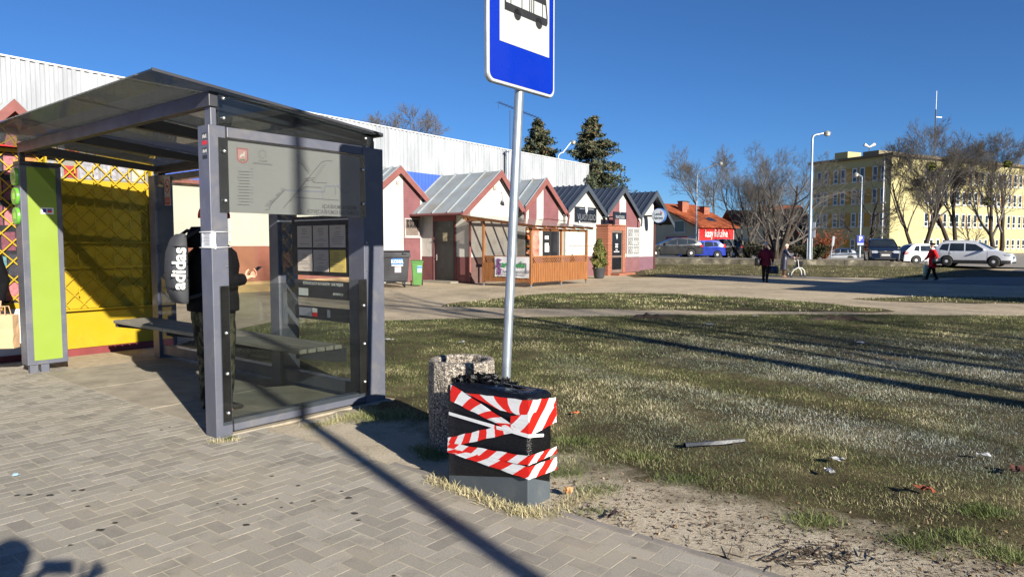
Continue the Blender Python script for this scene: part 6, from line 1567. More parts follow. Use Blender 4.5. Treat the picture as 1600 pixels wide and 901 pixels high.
# grey estate, blue hatchback and black four wheel drive behind the wall on the left
def est_prof(L, H, hood=.96):
    a = L/2
    return [(-a, .3), (-a+.01, .5), (-a+.03, .80), (-a+.10, .98), (-a+.42, 1.28), (-a+.66, H-.05), (-a+1.2, H-.005), (-a+1.8, H), (-a+2.3, H-.05), (-a+2.8, H-.26), (-a+3.25, hood+.06), (-a+3.35, hood+.01), (a-.55, hood-.08), (a-.2, hood-.19), (a-.08, hood-.32), (a-.03, .5), (a-.01, .42), (a, .3)]
def wins_est(L, H, belt):
    a = L/2; t = H-.12
    return [[(-a+.72, t-.05), (-a+1.2, t), (-a+1.2, belt+.02), (-a+.5, belt+.08)], [(-a+1.26, t), (-a+1.95, t), (-a+2.0, belt+.01), (-a+1.24, belt+.02)], [(-a+2.02, t), (-a+2.35, t-.05), (-a+3.05, belt+.03), (-a+2.06, belt+.01)]]
wr_ = P(1079.5, 403.5, 52.5); wf_ = P(1024, 403.5, 52.5)
p = (wr_+wf_)/2; c_ = Vector((p.x, p.y+.85, park_z(p.x, p.y)))
car('dark grey estate car parked behind the low wall beside the sheds', c_, R(180), 4.62, 1.78, 1.47, est_prof(4.62, 1.47), .95, .8, (-1.36, 1.34), .325, paint('graphite_car_paint', srgb(26, 28, 31), .1, .3), wins_est(4.62, 1.47, .95), (-2.31+2.4, -2.31+3.2), (-2.31+.14, -2.31+.62), lampr=(.76, .96), lampf=(.62, .78), spokes=5)
wr_ = P(1120.8, 403, 56.5); c_ = Vector((wr_.x-1.2, wr_.y+.8, park_z(wr_.x-1.2, wr_.y)-.08))
car('small bright blue hatchback between the grey estate and a black car', c_, R(180), 3.85, 1.68, 1.46, hatch_prof(3.85, 1.46), .94, .82, (-1.2, 1.2), .30, paint('bright_blue_car_paint', srgb(24, 50, 150), .3, .25), wins_hatch(3.85, 1.46, .94), (-1.925+2.25, -1.925+3.05), (-1.925+.12, -1.925+.5), lampr=(.85, 1.18), spokes=7, lampf=(.58, .74), grille=(.42, .55))
wr_ = P(1146, 403.5, 61.5); c_ = Vector((wr_.x-1.4, wr_.y+.9, park_z(wr_.x-1.4, wr_.y)-.06))
car('black four wheel drive car with bright alloy wheels right of the blue hatchback', c_, R(180+8), 4.58, 1.86, 1.68, suv_prof(4.58, 1.68), 1.04, .78, (-1.36, 1.4), .37, paint('black_car_paint', (.012, .012, .014), .2, .2), wins_suv(4.58, 1.68, 1.04), (-2.29+2.6, -2.29+3.34), (-2.29+.12, -2.29+.46), clad=.16, spokes=9, lampr=(.9, 1.06), lampf=(.72, .86))
p = P(1307, 404, 76); car('pale silver car far off below the red shrub', (p.x, p.y, P(1307, 408.5, 76).z), R(160), 4.2, 1.74, 1.46, hatch_prof(4.2, 1.46), .93, .8, (-1.3, 1.26), .31, paint('pale_silver_car_paint', srgb(190, 196, 202), .4, .3), wins_hatch(4.2, 1.46, .93), (-2.1+2.25, -2.1+3.05), (-2.1+.12, -2.1+.52), lampr=(.72, .92), spokes=6, lampf=(.58, .74), grille=(.42, .55))
# ---------------------------------------------------------------- people
M_SKIN = mat('skin', srgb(206, 150, 124), .6, 0, .05, 12)
def skin_mesh(name, nodes, edges, m, parent, sub=2, root=0):
    """one continuous surface grown round a skeleton: nodes = [(pos, radius)]"""
    me = bpy.data.meshes.new(name); me.from_pydata([tuple(n[0]) for n in nodes], edges, [])
    o = bpy.data.objects.new(name, me); COL.objects.link(o)
    md = o.modifiers.new('skin', 'SKIN'); md.use_smooth_shade = True; md.branch_smoothing = .5
    sv = me.skin_vertices[0].data if len(me.skin_vertices) else None
    for i, n in enumerate(nodes):
        r_ = n[1]; sv[i].radius = (r_, r_) if not hasattr(r_, '__len__') else r_; sv[i].use_root = (i == root)
    s = o.modifiers.new('sub', 'SUBSURF'); s.levels = sub; s.render_levels = sub
    bpy.context.view_layer.update()
    new = bpy.data.meshes.new_from_object(o.evaluated_get(bpy.context.evaluated_depsgraph_get()))
    o.modifiers.clear(); o.data = new; bpy.data.meshes.remove(me); new.name = name
    new.materials.clear(); new.materials.append(m); new.polygons.foreach_set('use_smooth', [True]*len(new.polygons))
    o.parent = parent; return o
def limb(mb, pts, rad, n=12, wr=0.0, seed=1, fl=1.0):
    """cloth tube with a little wrinkle"""
    r = random.Random(seed); P_ = []; Q = []
    pts = [Vector(p) for p in pts]
    for i in range(len(pts)-1):
        for k in range(5): P_.append(pts[i].lerp(pts[i+1], k/5)); Q.append((rad[i]+(rad[i+1]-rad[i])*k/5)*(1+wr*r.uniform(-1, 1)))
    P_.append(pts[-1]); Q.append(rad[-1]); mb.tube(P_, Q, n); return mb
def hand_nodes(nodes, edges, wrist, d, side, s, curl=.5, wi=None):
    """palm, four fingers of different length and a thumb; d points along the hand, side towards the thumb"""
    d = Vector(d).normalized(); th = Vector(side); th = (th-d*th.dot(d)).normalized(); nrm = d.cross(th).normalized()
    pw = len(nodes); nodes.append((wrist+d*.045*s, (.034*s, .018*s))); edges.append((wi, pw))
    pk_ = len(nodes); nodes.append((wrist+d*.085*s, (.038*s, .016*s))); edges.append((pw, pk_))
    for k, (off, ln) in enumerate(((.027, .072), (.009, .080), (-.009, .074), (-.026, .058))):
        a = wrist+d*.092*s+th*off*s; b = a+(d*math.cos(curl*.6)+nrm*math.sin(curl*.6))*ln*.5*s; c = b+(d*math.cos(curl*1.6)+nrm*math.sin(curl*1.6))*ln*.5*s
        i = len(nodes); nodes += [(a, .0092*s), (b, .0085*s), (c, .007*s)]; edges += [(pk_, i), (i, i+1), (i+1, i+2)]
    a = wrist+d*.04*s+th*.034*s; b = a+(d*.6+th*.6+nrm*.3).normalized()*.034*s; c = b+(d*.9+th*.2+nrm*.4).normalized()*.03*s
    i = len(nodes); nodes += [(a, .012*s), (b, .0105*s), (c, .008*s)]; edges += [(pw, i), (i, i+1), (i+1, i+2)]
def person(label, loc, rz, H, legs, arms, coat, trousers, shoes, hair, lean=0.0, look=0.0, group=None, hem=.82, flare=1.0, quilt=False, hat=None, longhair=False, trw=1.0, slim=1.0, headtilt=0.0, collar=True, turn=None):
    """local frame: x forward, y left.  legs = ((hip->knee angle, knee->ankle angle) left, right); arms = ((elbow, wrist) left, right) in metres for a 1.75 m figure"""
    s = H/1.75; root = thing('person', label, 'person', loc, rz, group)
    V = lambda x, y, z: Vector((x, y, z))*s
    hipz = .90; nodes = []; edges = []
    lx = lambda z: lean*(z-hipz)      # forward lean of the trunk
    def N(p, r_, link=None):
        nodes.append((p, r_ if not hasattr(r_, '__len__') else tuple(q*s for q in r_)) if hasattr(r_, '__len__') else (p, r_*s)); i = len(nodes)-1
        if link is not None: edges.append((link, i))
        return i
    pel = N(V(0, 0, hipz), (.115, .14)); wst = N(V(lx(1.08), 0, 1.08), (.10, .125), pel); chs = N(V(lx(1.30), 0, 1.30), (.115, .15), wst); ntop = N(V(lx(1.44), 0, 1.44), (.06, .07), chs)
    nk = N(V(lx(1.50)+.012, 0, 1.50), .052, ntop); jw = N(V(lx(1.56)+.03, 0, 1.565), (.072, .062), nk); hd_ = N(V(lx(1.65)+.022, 0, 1.655), (.094, .076), jw); tp = N(V(lx(1.7)+.0, 0, 1.715), (.062, .055), hd_)
    leg_pts = []
    for sg, (a, b) in zip((1, -1), legs):
        hip = V(0, sg*.085, hipz-.04); kn = hip+V(math.sin(a)*.43, sg*.01, -math.cos(a)*.43); an = kn+V(math.sin(b)*.41, sg*.005, -math.cos(b)*.41)
        leg_pts.append((hip, kn, an))
    low = min(l[2].z for l in leg_pts)-.045*s
    for k in range(2): leg_pts[k] = tuple(leg_pts[k])
    dz = -low
    for sg, (hip, kn, an), (a, b) in zip((1, -1), leg_pts, legs):
        h = N(hip, .085, pel); k = N(kn, .055, h); q = N(an, .04, k); N(an+V(.10, sg*.01, -.03), (.032, .036), q)
    arm_pts = []; hand_dirs = []
    for sg, (el, wr_, hdir) in zip((1, -1), arms):
        sh_ = V(lx(1.40), sg*.185, 1.395); el = V(el[0]+lx(1.3), sg*el[1], el[2]); wr_ = V(wr_[0]+lx(1.1), sg*wr_[1], wr_[2]); arm_pts.append((sh_, el, wr_))
        a = N(sh_, .058, chs); b = N(el, .042, a); c = N(wr_, .029, b); hand_nodes(nodes, edges, wr_, hdir, (0, -sg*.6, .8), s*.92, 1.0, c)
    # nose and ears belong to the body surface
    nodes.append((V(lx(1.62)+.115, 0, 1.622), .012*s)); edges.append((hd_, len(nodes)-1))
    off = Vector((0, 0, dz))
    nodes = [(n[0]+off, n[1]) for n in nodes]; leg_pts = [tuple(p+off for p in l) for l in leg_pts]; arm_pts = [tuple(p+off for p in a) for a in arm_pts]
    body = skin_mesh('body', nodes, edges, M_SKIN, root)
    hc_ = V(lx(1.65)+.022, 0, 1.655)+off
    fc = MB()
    for sg in (1, -1): MB().ball(hc_+V(.085, sg*.032, .0), .011*s, 8, 6).build('eye', M_BLACK, root)
    MB().beam(hc_+V(.094, -.022, -.075), hc_+V(.094, .022, -.075), .008*s, .01*s).build('mouth', mat('lip', srgb(150, 80, 76), .6), root)
    for sg in (1, -1): MB().ball(hc_+V(-.005, sg*.079, -.015), (.022*s, .012*s, .032*s), 8, 6).build('ear', M_SKIN, root)
    # hair or hat
    if hair:
        hm = MB(); rows = []
        for j in range(9):
            th = math.pi*(.02+.62*j/8); ring = []
            for i in range(18):
                a = 2*math.pi*i/18; fr = max(0, math.cos(a)); drop = (1.0 if j < 6 else 1-.9*fr*(j-5)/3); rr_ = 1.0+.05*math.sin(i*5+j*3)
                t2 = th*(1-.36*fr) if j > 2 else th*(1-.2*fr)
                ring.append(hc_+V(-.012+.108*rr_*math.sin(t2)*math.cos(a), .094*rr_*math.sin(t2)*math.sin(a), .018+.108*rr_*math.cos(t2)-(.04 if longhair and j > 6 else 0)))
            rows.append(ring)
        hm.grid(rows, closed=True); hm.poly(rows[0]); hm.build('hair', hair, root)
    if hat: hat(root, hc_, V, s)
    # trousers and shoes
    for sg, (hip, kn, an), seed in zip((1, -1), leg_pts, (3, 4)):
        mb = MB(); hp = hip+V(0, 0, .06); limb(mb, [hp, hip-V(0, 0, .12), kn+V(0, 0, .03), kn-V(0, 0, .06), an+V(0, 0, .02)], [.105*s*trw, .098*s*trw, .074*s*trw, .07*s*trw, .056*s*trw], 12, .05, seed); mb.build('trouser_leg', trousers, root)
        b = legs[0 if sg > 0 else 1][1]; f = Vector((math.cos(b*.4), 0, -math.sin(max(0, -b))*.8)).normalized(); u_ = Vector((0, 1, 0)); n_ = f.cross(u_)*-1
        sm = MB(); rows = []
        for t_, w_, h0, h1 in ((-.075, .022, -.04, .03), (-.06, .036, -.045, .05), (0, .04, -.045, .07), (.07, .046, -.045, .035), (.13, .047, -.045, .012), (.17, .034, -.042, -.005), (.185, .012, -.035, -.018)):
            c = an+f*t_*s; up = Vector((-f.z, 0, f.x)) if f.x > 0 else Vector((f.z, 0, -f.x))
            rows.append([c+Vector((0, w_*s*math.cos(a), 0))+up*((h0+h1)/2+(h1-h0)/2*math.sin(a))*s for a in np.linspace(0, 2*math.pi, 13)[:-1]])
        sm.grid(rows, closed=True); sm.poly(rows[0]); sm.poly(rows[-1]); sm.build('shoe', shoes, root)
    # coat: trunk loft and sleeves
    cm = MB(); rows = []; zs = np.linspace(hem, 1.455, 26)
    for i, z in enumerate(zs):
        g_ = (z-hem)/(1.455-hem)
        rx = np.interp(z, [hem, .95, 1.08, 1.25, 1.36, 1.43, 1.455], [.135*flare, .142*(1+(flare-1)*.6), .137, .15, .13, .085, .07])*slim
        ry = np.interp(z, [hem, .95, 1.08, 1.25, 1.36, 1.43, 1.455], [.19*flare, .19*(1+(flare-1)*.6), .18, .205, .195, .12, .075])*slim
        if quilt: k = 1+.05*abs(math.sin(z*26)); rx *= k; ry *= k
        cx_ = lx(z) if z > hipz else lx(z)*.4
        rows.append([V(cx_+rx*math.cos(a)*(1+.015*math.sin(a*6+z*9)), ry*math.sin(a)*(1+.015*math.sin(a*5-z*13)), z)+off for a in np.linspace(0, 2*math.pi, 21)[:-1]])
    cm.grid(rows, closed=True); cm.poly([p for p in reversed(rows[0])]); ct = cm.build('coat', coat, root)
    if collar:
        co_ = MB(); rows = []
        for z, r_ in ((1.42, .10), (1.47, .088), (1.525, .082), (1.525, .07), (1.46, .07)): rows.append([V(lx(z)+.008+r_*math.cos(a), r_*.95*math.sin(a), z)+off for a in np.linspace(0, 2*math.pi, 15)[:-1]])
        co_.grid(rows, closed=True); co_.build('collar', coat, ct)
    for sg, (sh_, el, wr_), seed in zip((1, -1), arm_pts, (5, 6)):
        mb = MB(); a = sh_+V(0, -sg*.05, .015); limb(mb, [a, sh_+V(0, sg*.012, -.03), el, wr_+(el-wr_)*.06], [.07*s, .082*s, .066*s, .05*s], 12, .05 if not quilt else .08, seed); mb.build('sleeve', coat, ct)
    return root, off, arm_pts, leg_pts, hc_, V
def cloth(name, col, var=.2, rough=.85, spec=.2): return mat(name, col, rough, 0, var, 6, .25, 40, spec)
M_BLKC = cloth('black_cloth', (.006, .006, .007), rough=.95, spec=.1); M_BLKT = cloth('black_trousers', (.012, .012, .014)); M_SHOE = mat('black_shoe_leather', (.014, .014, .014), .5, 0, .2, 8)
def camo():
    t = NT('camouflage_cloth'); c = t.coord('Object'); n_ = t.noise(c, 7, 2, .5, .6)
    x = t.n('ShaderNodeValToRGB'); x.color_ramp.interpolation = 'CONSTANT'; e = x.color_ramp.elements
    for p_, col in ((.0, srgb(34, 32, 28)), (.44, srgb(62, 62, 46)), (.52, srgb(92, 86, 66)), (.58, srgb(48, 50, 38))):
        q = e[0] if p_ == 0 else e.new(p_); q.position = p_; q.color = (*col, 1)
    e.remove(e[-1]) if len(e) > 4 else None
    t.l(n_, x.inputs[0]); t.bsdf(x.outputs[0], .9, 0, .15, t.noise(c, 30, 5), .5, .01); return t.m
# man in the shelter looking at his phone
st_l = W(3.365, 6.37, .006)
def red_beanie(root, hc_, V, s):
    m = MB(); rows = []
    for j in range(8):
        th = math.pi*(.03+.5*j/7); rows.append([hc_+V(-.008+.132*math.sin(th)*math.cos(a), .122*math.sin(th)*math.sin(a), .015+.14*math.cos(th)) for a in np.linspace(0, 2*math.pi, 19)[:-1]])
    m.grid(rows, closed=True); m.poly(rows[0]); hat_ = m.build('knit_cap', mat('red_knit', srgb(196, 26, 34), .9, 0, .12, 30, .5, 90), root)
    for sg in (1, -1): MB().ball(hc_+V(-.01, sg*.118, -.03), (.04*s, .026*s, .055*s), 10, 8).build('earflap', mat('red_knit', (0, 0, 0)), hat_)
man, off, ap_, lp_, hc_, V = person('man in black jacket and camouflage trousers standing in the bus shelter looking at a phone', st_l, TH-R(6), 1.92,
    ((.02, -.03), (.06, -.02)), (((.04, .31, 1.12), (.20, .16, 1.11), (.9, -.3, .1)), ((-.02, .33, 1.12), (.16, .25, 1.13), (.9, -.1, .35))), M_BLKC, camo(), M_SHOE, None, .02, hat=red_beanie, hem=.86, flare=1.1, trw=1.5, slim=1.36)
hood = MB(); rows = []
for j, (z, r_, dx) in enumerate(((1.40, .13, -.06), (1.47, .15, -.055), (1.54, .135, -.05), (1.58, .10, -.06), (1.56, .07, -.055))): rows.append([V(dx+r_*1.0*math.cos(a), r_*1.15*math.sin(a), z)+off for a in np.linspace(0, 2*math.pi, 17)[:-1]])
hood.grid(rows, closed=True); hood.build('hood', M_BLKC, man)
MB().beam(V(.155, -.10, .92)+off, V(.17, -.12, 1.06)+off, .012, .01).build('red_zip', M_RED, man)
wp_ = ap_[1][2]; pm_ = man.matrix_basis if False else None
def on(o, p): return Matrix.Translation(o.location) @ Matrix.Rotation(o.rotation_euler.z, 4, 'Z') @ Vector(p)
ph = on(man, wp_+V(.11, .03, .06)); o_ = MB().box(-.038, .038, -.005, .005, -.078, .078).build('smartphone', mat('phone_black_glass', (.012, .013, .015), .1, 0, .1, 3, spec=.8), None, ph, bevel=.004)
o_.rotation_euler = (R(-52), R(0), man.rotation_euler.z+R(-90)); tag(o_, 'black smartphone held by the man in the bus shelter', 'phone')
# his backpack
bpk = thing('backpack', 'grey backpack with white lettering worn by the man in the bus shelter', 'backpack', on(man, V(-.235, .03, .93)+off), man.rotation_euler.z)
M_PACK = mat('grey_backpack_cloth', srgb(60, 62, 66), .85, 0, .12, 8, .25, 60); M_PACKD = mat('dark_backpack_cloth', srgb(36, 37, 40), .85, 0, .12, 8, .25, 60)
mb = MB(); rows = []
for z, d, w_ in ((0, .05, .12), (.03, .09, .145), (.13, .125, .155), (.32, .14, .155), (.48, .125, .15), (.60, .08, .13), (.645, .035, .09)):
    rows.append([(-.0+(-d if math.cos(a) > 0 else 0)*abs(math.cos(a))**.45, w_*(abs(math.sin(a))**.6)*(1 if math.sin(a) > 0 else -1), z) for a in np.linspace(0, 2*math.pi, 25)[:-1]])
mb.grid(rows, closed=True); mb.poly(rows[0]); mb.poly(rows[-1]); pb_ = mb.build('bag', M_PACK, bpk)
mb = MB().box(-.133, -.0, -.159, .159, .15, .152).box(-.105, -.01, -.152, .152, .53, .533); mb.build('seam', M_PACKD, pb_)
for sg in (1, -1):
    a = MB(); a.tube([(-.02, sg*.10, .60), (.1, sg*.14, .68), (.32, sg*.15, .60), (.44, sg*.16, .36), (.28, sg*.28, .14), (.0, sg*.15, .06)], .018, 8); a.build('strap', M_PACKD, bpk)
lt = MB()
Mx = face_frame((-.085, -.1585, .33), (.05, 0, 1), (-.5, -1, 0)); put_text(lt, 'adidas', .155, Mx, bold=.004, ext=.012)
lt.build('lettering', M_WHITE, pb_, fix=False)

# figure cut by the left edge, with a paper carrier bag
lp = Vector((-6.52, 8.42, 0))
q, off, ap_, lp_, hc_, V = person('person in a black coat at the left edge holding a brown paper bag', lp, R(-80), 1.78, ((.05, 0), (-.03, -.03)),
    (((-.02, .27, 1.10), (.10, .27, .86), (.1, 0, -1)), ((.0, .27, 1.10), (.04, .28, .84), (.1, 0, -1))), M_BLKC, M_BLKT, M_SHOE, mat('dark_brown_hair', (.03, .02, .015), .7), hem=.62, flare=1.15)
wh = on(q, ap_[0][2]+V(.03, 0, -.10))
bg_ = thing('paper_bag', 'brown paper carrier bag held by the person at the left edge', 'paper bag', (wh.x+.1, wh.y-.06, wh.z-.44), R(8))
M_KRAFT = mat('kraft_paper', srgb(190, 156, 120), .8, 0, .08, 5, .2, 25)
mb = MB(); rows = []; rr = random.Random(2)
for z in np.linspace(0, .40, 6): rows.append([(x+rr.uniform(-.006, .006), y+rr.uniform(-.006, .006), z) for x, y in ((-.14, -.07), (0, -.07-.01*math.sin(z*9)), (.14, -.07), (.14, 0), (.14, .07), (0, .07), (-.14, .07), (-.14, 0))])
mb.grid(rows, closed=True, smooth=False); mb.poly(rows[0]); mb.build('bag', M_KRAFT, bg_)
for y in (-.065, .065): MB().tube([(-.06, y, .39), (-.05, y*.6, .5), (.05, y*.6, .5), (.06, y, .39)], .006, 6).build('handle', M_KRAFT, bg_)

# woman in maroon walking away with two bags
def wbag(name, label, loc, rz, w_, h, d, m, hm, handle=.18, cat='bag'):
    b = thing(name, label, cat, loc, rz); mb = MB(); rows = []
    for z, f in ((0, .9), (.03, 1), (h*.5, 1.02), (h*.92, .9), (h, .72)): rows.append([(x*f, y*f, z) for x, y in ((-w_, -d), (0, -d*1.15), (w_, -d), (w_*1.05, 0), (w_, d), (0, d*1.15), (-w_, d), (-w_*1.05, 0))])
    mb.grid(rows, closed=True); mb.poly(rows[0]); mb.poly(rows[-1]); mb.build('bag', m, b)
    MB().tube([(-w_*.5, 0, h*.95), (-w_*.4, 0, h+handle*.8), (0, 0, h+handle), (w_*.4, 0, h+handle*.8), (w_*.5, 0, h*.95)], .014, 6).build('handle', hm, b); return b
mp = G(1195.5, 440.5)
q, off, ap_, lp_, hc_, V = person('woman in a maroon jacket with grey hair walking with two dark handbags', mp, R(62), 1.68, ((.32, .12), (-.30, -.42)),
    (((-.03, .27, 1.12), (.0, .30, .86), (.05, 0, -1)), ((.05, .27, 1.12), (.14, .29, .88), (.1, 0, -1))), cloth('maroon_cloth', srgb(92, 26, 44)), M_BLKT, M_SHOE, mat('grey_hair', srgb(176, 172, 172), .7, 0, .15, 20), .04, hem=.74, flare=1.12, slim=1.12)
a = on(q, ap_[1][2]); wbag('handbag', 'dark blue handbag with pale handles in the right hand of the maroon jacket woman', (a.x+.02, a.y-.03, a.z-.48), R(20), .19, .32, .09, mat('navy_leather', srgb(34, 38, 66), .5), M_WHITE)
a = on(q, V(.05, .24, .82)+off); wbag('handbag', 'black shoulder bag on the left hip of the maroon jacket woman', (a.x-.16, a.y-.12, a.z-.1), R(70), .2, .34, .1, mat('black_leather', (.012, .012, .014), .45), M_BLACK, .5)
# old lady with the wheeled walker
wp = G(1224.5, 432.5)
q, off, ap_, lp_, hc_, V = person('elderly woman in a long navy quilted coat pushing a wheeled walker', wp, R(-4), 1.58, ((.06, 0), (-.05, -.05)),
    (((.16, .24, 1.16), (.42, .20, 1.03), (1, 0, -.1)), ((.16, .24, 1.16), (.42, .20, 1.03), (1, 0, -.1))), mat('navy_quilted_nylon', srgb(44, 46, 64), .4, 0, .15, 6, spec=.5), cloth('brown_trousers', srgb(74, 44, 38)), mat('tan_boot', srgb(150, 108, 84), .6), mat('blond_white_hair', srgb(214, 200, 172), .7, 0, .1, 20), .14, hem=.36, flare=1.18, quilt=True)
rl = thing('walker', 'white framed wheeled walker pushed by the woman in the navy coat', 'walker', (wp.x+.62, wp.y-.02, 0), R(-4))
for sg in (1, -1):
    y = sg*.24
    mb = MB(); mb.tube([(-.16, y, .86), (-.06, y, .88), (-.02, y, .84), (.02, y, .5), (.06, y, .42)], .017, 8); mb.tube([(.0, y, .47), (-.2, y, .36), (-.3, y, .22), (-.32, y, .1)], .022, 8); mb.tube([(.0, y, .47), (.18, y, .44), (.3, y, .32), (.33, y, .1)], .022, 8); mb.build('frame', M_WHITE, rl)
    for x in (-.32, .33):
        w_ = MB().lathe([(.05, -.018), (.092, -.018), (.1, 0), (.092, .018), (.05, .018)], 16, (0, 0, 0), 'x'); w_.xform(Matrix.Translation((x, y, .1)) @ Matrix.Rotation(R(90), 4, 'Z')); k_ = w_.build('wheel', M_RUBBER, rl)
        h_ = MB().tube([(x, y-.012, .1), (x, y+.012, .1)], .045, 10).build('hub', M_GALV, k_)
    MB().tube([(-.18, y, .865), (-.05, y, .885)], .022, 8).build('hand_grip', M_RUBBER, rl)
MB().box(-.12, .2, -.2, .2, .5, .53).build('seat', M_BLACK, rl, bevel=.01); MB().box(.02, .24, -.18, .18, .53, .78).build('carry_pouch', M_BLKT, rl, bevel=.03); MB().tube([(.02, -.24, .46), (.02, .24, .46)], .015, 8).build('cross_bar', M_WHITE, rl)
# woman in the red coat
rp = G(1456, 437)
def beret(root, hc_, V, s):
    m = MB(); rows = []
    for z, r_ in ((.02, .102), (.05, .125), (.085, .135), (.115, .105), (.13, .04)): rows.append([hc_+V(-.02+r_*math.cos(a), r_*math.sin(a), z-.15*(.02+r_*math.cos(a)*-1)*.3) for a in np.linspace(0, 2*math.pi, 19)[:-1]])
    m.grid(rows, closed=True); m.poly(rows[-1]); m.build('beret', M_BLKC, root)
q, off, ap_, lp_, hc_, V = person('woman in a bright red coat and black beret striding to the left', rp, R(172), 1.66, ((.42, .30), (-.28, -.36)),
    (((-.10, .27, 1.12), (.04, .28, .92), (.4, 0, -.8)), ((.08, .27, 1.12), (.24, .22, .98), (.6, 0, -.6))), cloth('bright_red_coat', srgb(204, 24, 30), .12), M_BLKT, M_SHOE, mat('pale_blond_hair', srgb(206, 190, 160), .7), .03, hem=.60, flare=1.18, hat=beret)
sc_ = MB(); sc_.lathe([(.07, 0), (.1, .02), (.1, .05), (.07, .08)], 14, V(.03, 0, 1.46)+off); sc_.build('scarf', mat('white_scarf', srgb(220, 216, 206), .9), q)
a = on(q, ap_[0][2]); wbag('handbag', 'black handbag at the waist of the woman in the red coat', (a.x+.02, a.y-.12, a.z-.12), R(10), .17, .24, .07, mat('black_leather', (0, 0, 0)), M_BLACK, .1)
a = on(q, ap_[1][2]); wbag('shopping_bag', 'white and green plastic shopping bag carried by the woman in the red coat', (a.x+.16, a.y+.12, .16), R(10), .15, .5, .06, mat('white_green_plastic', srgb(196, 212, 178), .5, 0, .25, 5), M_WHITE, .2)

# the photographer, behind the camera: casts the shadow at the lower left
q, off, ap_, lp_, hc_, V = person('photographer in a dark coat holding up a phone to take the picture', (.02, -.50, 0), R(90), 1.88, ((.05, 0), (-.04, -.02)),
    (((.16, .29, 1.14), (.335, .12, 1.40), (.8, -.4, .5)), ((.16, .29, 1.14), (.335, .12, 1.40), (.8, -.4, .5))), M_BLKC, M_BLKT, M_SHOE, mat('dark_brown_hair', (0, 0, 0)), hem=.8, flare=1.1)
o_ = MB().box(-.082, .082, -.005, .005, -.038, .038).build('smartphone', mat('phone_black_glass', (0, 0, 0)), None, (0, -.075, 1.60), bevel=.004); tag(o_, 'smartphone held up by the photographer', 'phone')
# ---------------------------------------------------------------- what stands behind the camera and throws the long shadows
lpb = Vector((0, 3.37, 0))+Vector((SUN_D.x, SUN_D.y, 0))*9.0
street_lamp((lpb.x, lpb.y, 0), 9.5, (1.2, .6, 0), 'roadside street lamp behind the camera whose shadow crosses the pavers', .085, .42)
def behind(p, d): q = Vector((p[0], p[1], 0))+Vector((SUN_D.x, SUN_D.y, 0))*d; return (q.x, q.y, 0)
GB_ = 'bare trees behind the camera that shade the lawn'
bare_tree('bare_tree', 'bare roadside tree behind the camera, nearest the lawn', behind((4.85, 6.55), 11.5), 13, .30, 1, .75, .25, 41, 4, .012, GB_, density=.72)
bare_tree('bare_tree', 'bare roadside tree behind the camera, middle of three', behind((5.2, 9.4), 19), 13, .26, 1, .8, .25, 42, 4, .012, GB_, density=.6)
bare_tree('bare_tree', 'bare roadside tree behind the camera, farthest to the right', behind((10.0, 9.0), 16), 12, .2, 1, .75, .25, 43, 4, .012, GB_, density=.6)
for k, (p, d, lab) in enumerate((((9.5, 10.2), 27, 'large unseen bare tree added farther behind the camera, its crown shading the lawn'), ((4.6, 13.2), 31, 'large unseen bare tree added far behind the camera on the left for shade'), ((7.6, 9.0), 26, 'dense unseen bare tree added between the two large trees to shade the lawn'))):  # further unseen trees, added so that their crowns dapple the lawn
    bare_tree('bare_tree', lab, behind(p, d), 14, .3, 2, .8, .2, 45+k, 4, .011, GB_, density=.7)
# flat roofed block out of frame to the right: throws the big shadow across the far path
c0 = W(21.4*CB+8.1*SB, -21.4*SB+8.1*CB); fb = thing('flat_roofed_block', 'plain flat roofed rendered block standing out of frame at the right', 'building', c0, R(44.5))
MB().box(0, 27, -14, 0, 0, 7.6).build('wall', M_PLASTER, fb); MB().box(-.3, 27.3, -14.3, .3, 7.602, 7.9).build('roof', M_DARKST, fb)
MB().box(2.6, 5.4, -3.2, -.3, 7.902, 12.2).build('shadow_tower', M_PLASTER, fb)  # unseen tall part, added to cast the narrow tail of the shadow
# ---------------------------------------------------------------- winter grass
def vnoise(x, y, seed, f):
    g_ = np.random.default_rng(seed).random((256, 256)); x = x*f+31.7; y = y*f+17.3
    i, j = np.floor(x).astype(int), np.floor(y).astype(int); u, v = x-i, y-j; u = u*u*(3-2*u); v = v*v*(3-2*v); q = lambda a, b: g_[a % 256, b % 256]
    return (q(i, j)*(1-u)+q(i+1, j)*u)*(1-v)+(q(i, j+1)*(1-u)+q(i+1, j+1)*u)*v
def fbm(x, y, seed, f, n=4): return sum(vnoise(x, y, seed+k, f*2**k)*.5**k for k in range(n))/sum(.5**k for k in range(n))
def inside(x, y, poly):
    r = np.zeros(len(x), bool); n = len(poly)
    for k in range(n):
        x0, y0 = poly[k]; x1, y1 = poly[(k+1) % n]; c = ((y0 > y) != (y1 > y)); xi = (x1-x0)*(y-y0)/(y1-y0+1e-12)+x0; r ^= c & (x < xi)
    return r
def grassmat():
    t = NT('winter_grass_blade'); a = t.n('ShaderNodeAttribute'); a.attribute_name = 'tone'; b = t.n('ShaderNodeAttribute'); b.attribute_name = 'frost'
    k = t.ramp(a.outputs['Fac'], [(0, srgb(58, 70, 40)), (.3, srgb(90, 104, 56)), (.55, srgb(122, 130, 80)), (.75, srgb(160, 156, 114)), (1, srgb(206, 194, 156))])
    k = t.mix(b.outputs['Fac'], k, srgb(204, 210, 208))
    bs_ = t.bsdf(k, .7, 0, .25); tr = t.n('ShaderNodeBsdfTranslucent'); t.l(k, tr.inputs[0]); mx = t.n('ShaderNodeMixShader'); mx.inputs[0].default_value = .22; t.l(bs_.outputs[0], mx.inputs[1]); t.l(tr.outputs[0], mx.inputs[2]); t.l(mx.outputs[0], t.out.inputs[0]); return t.m
M_GRASS = grassmat()
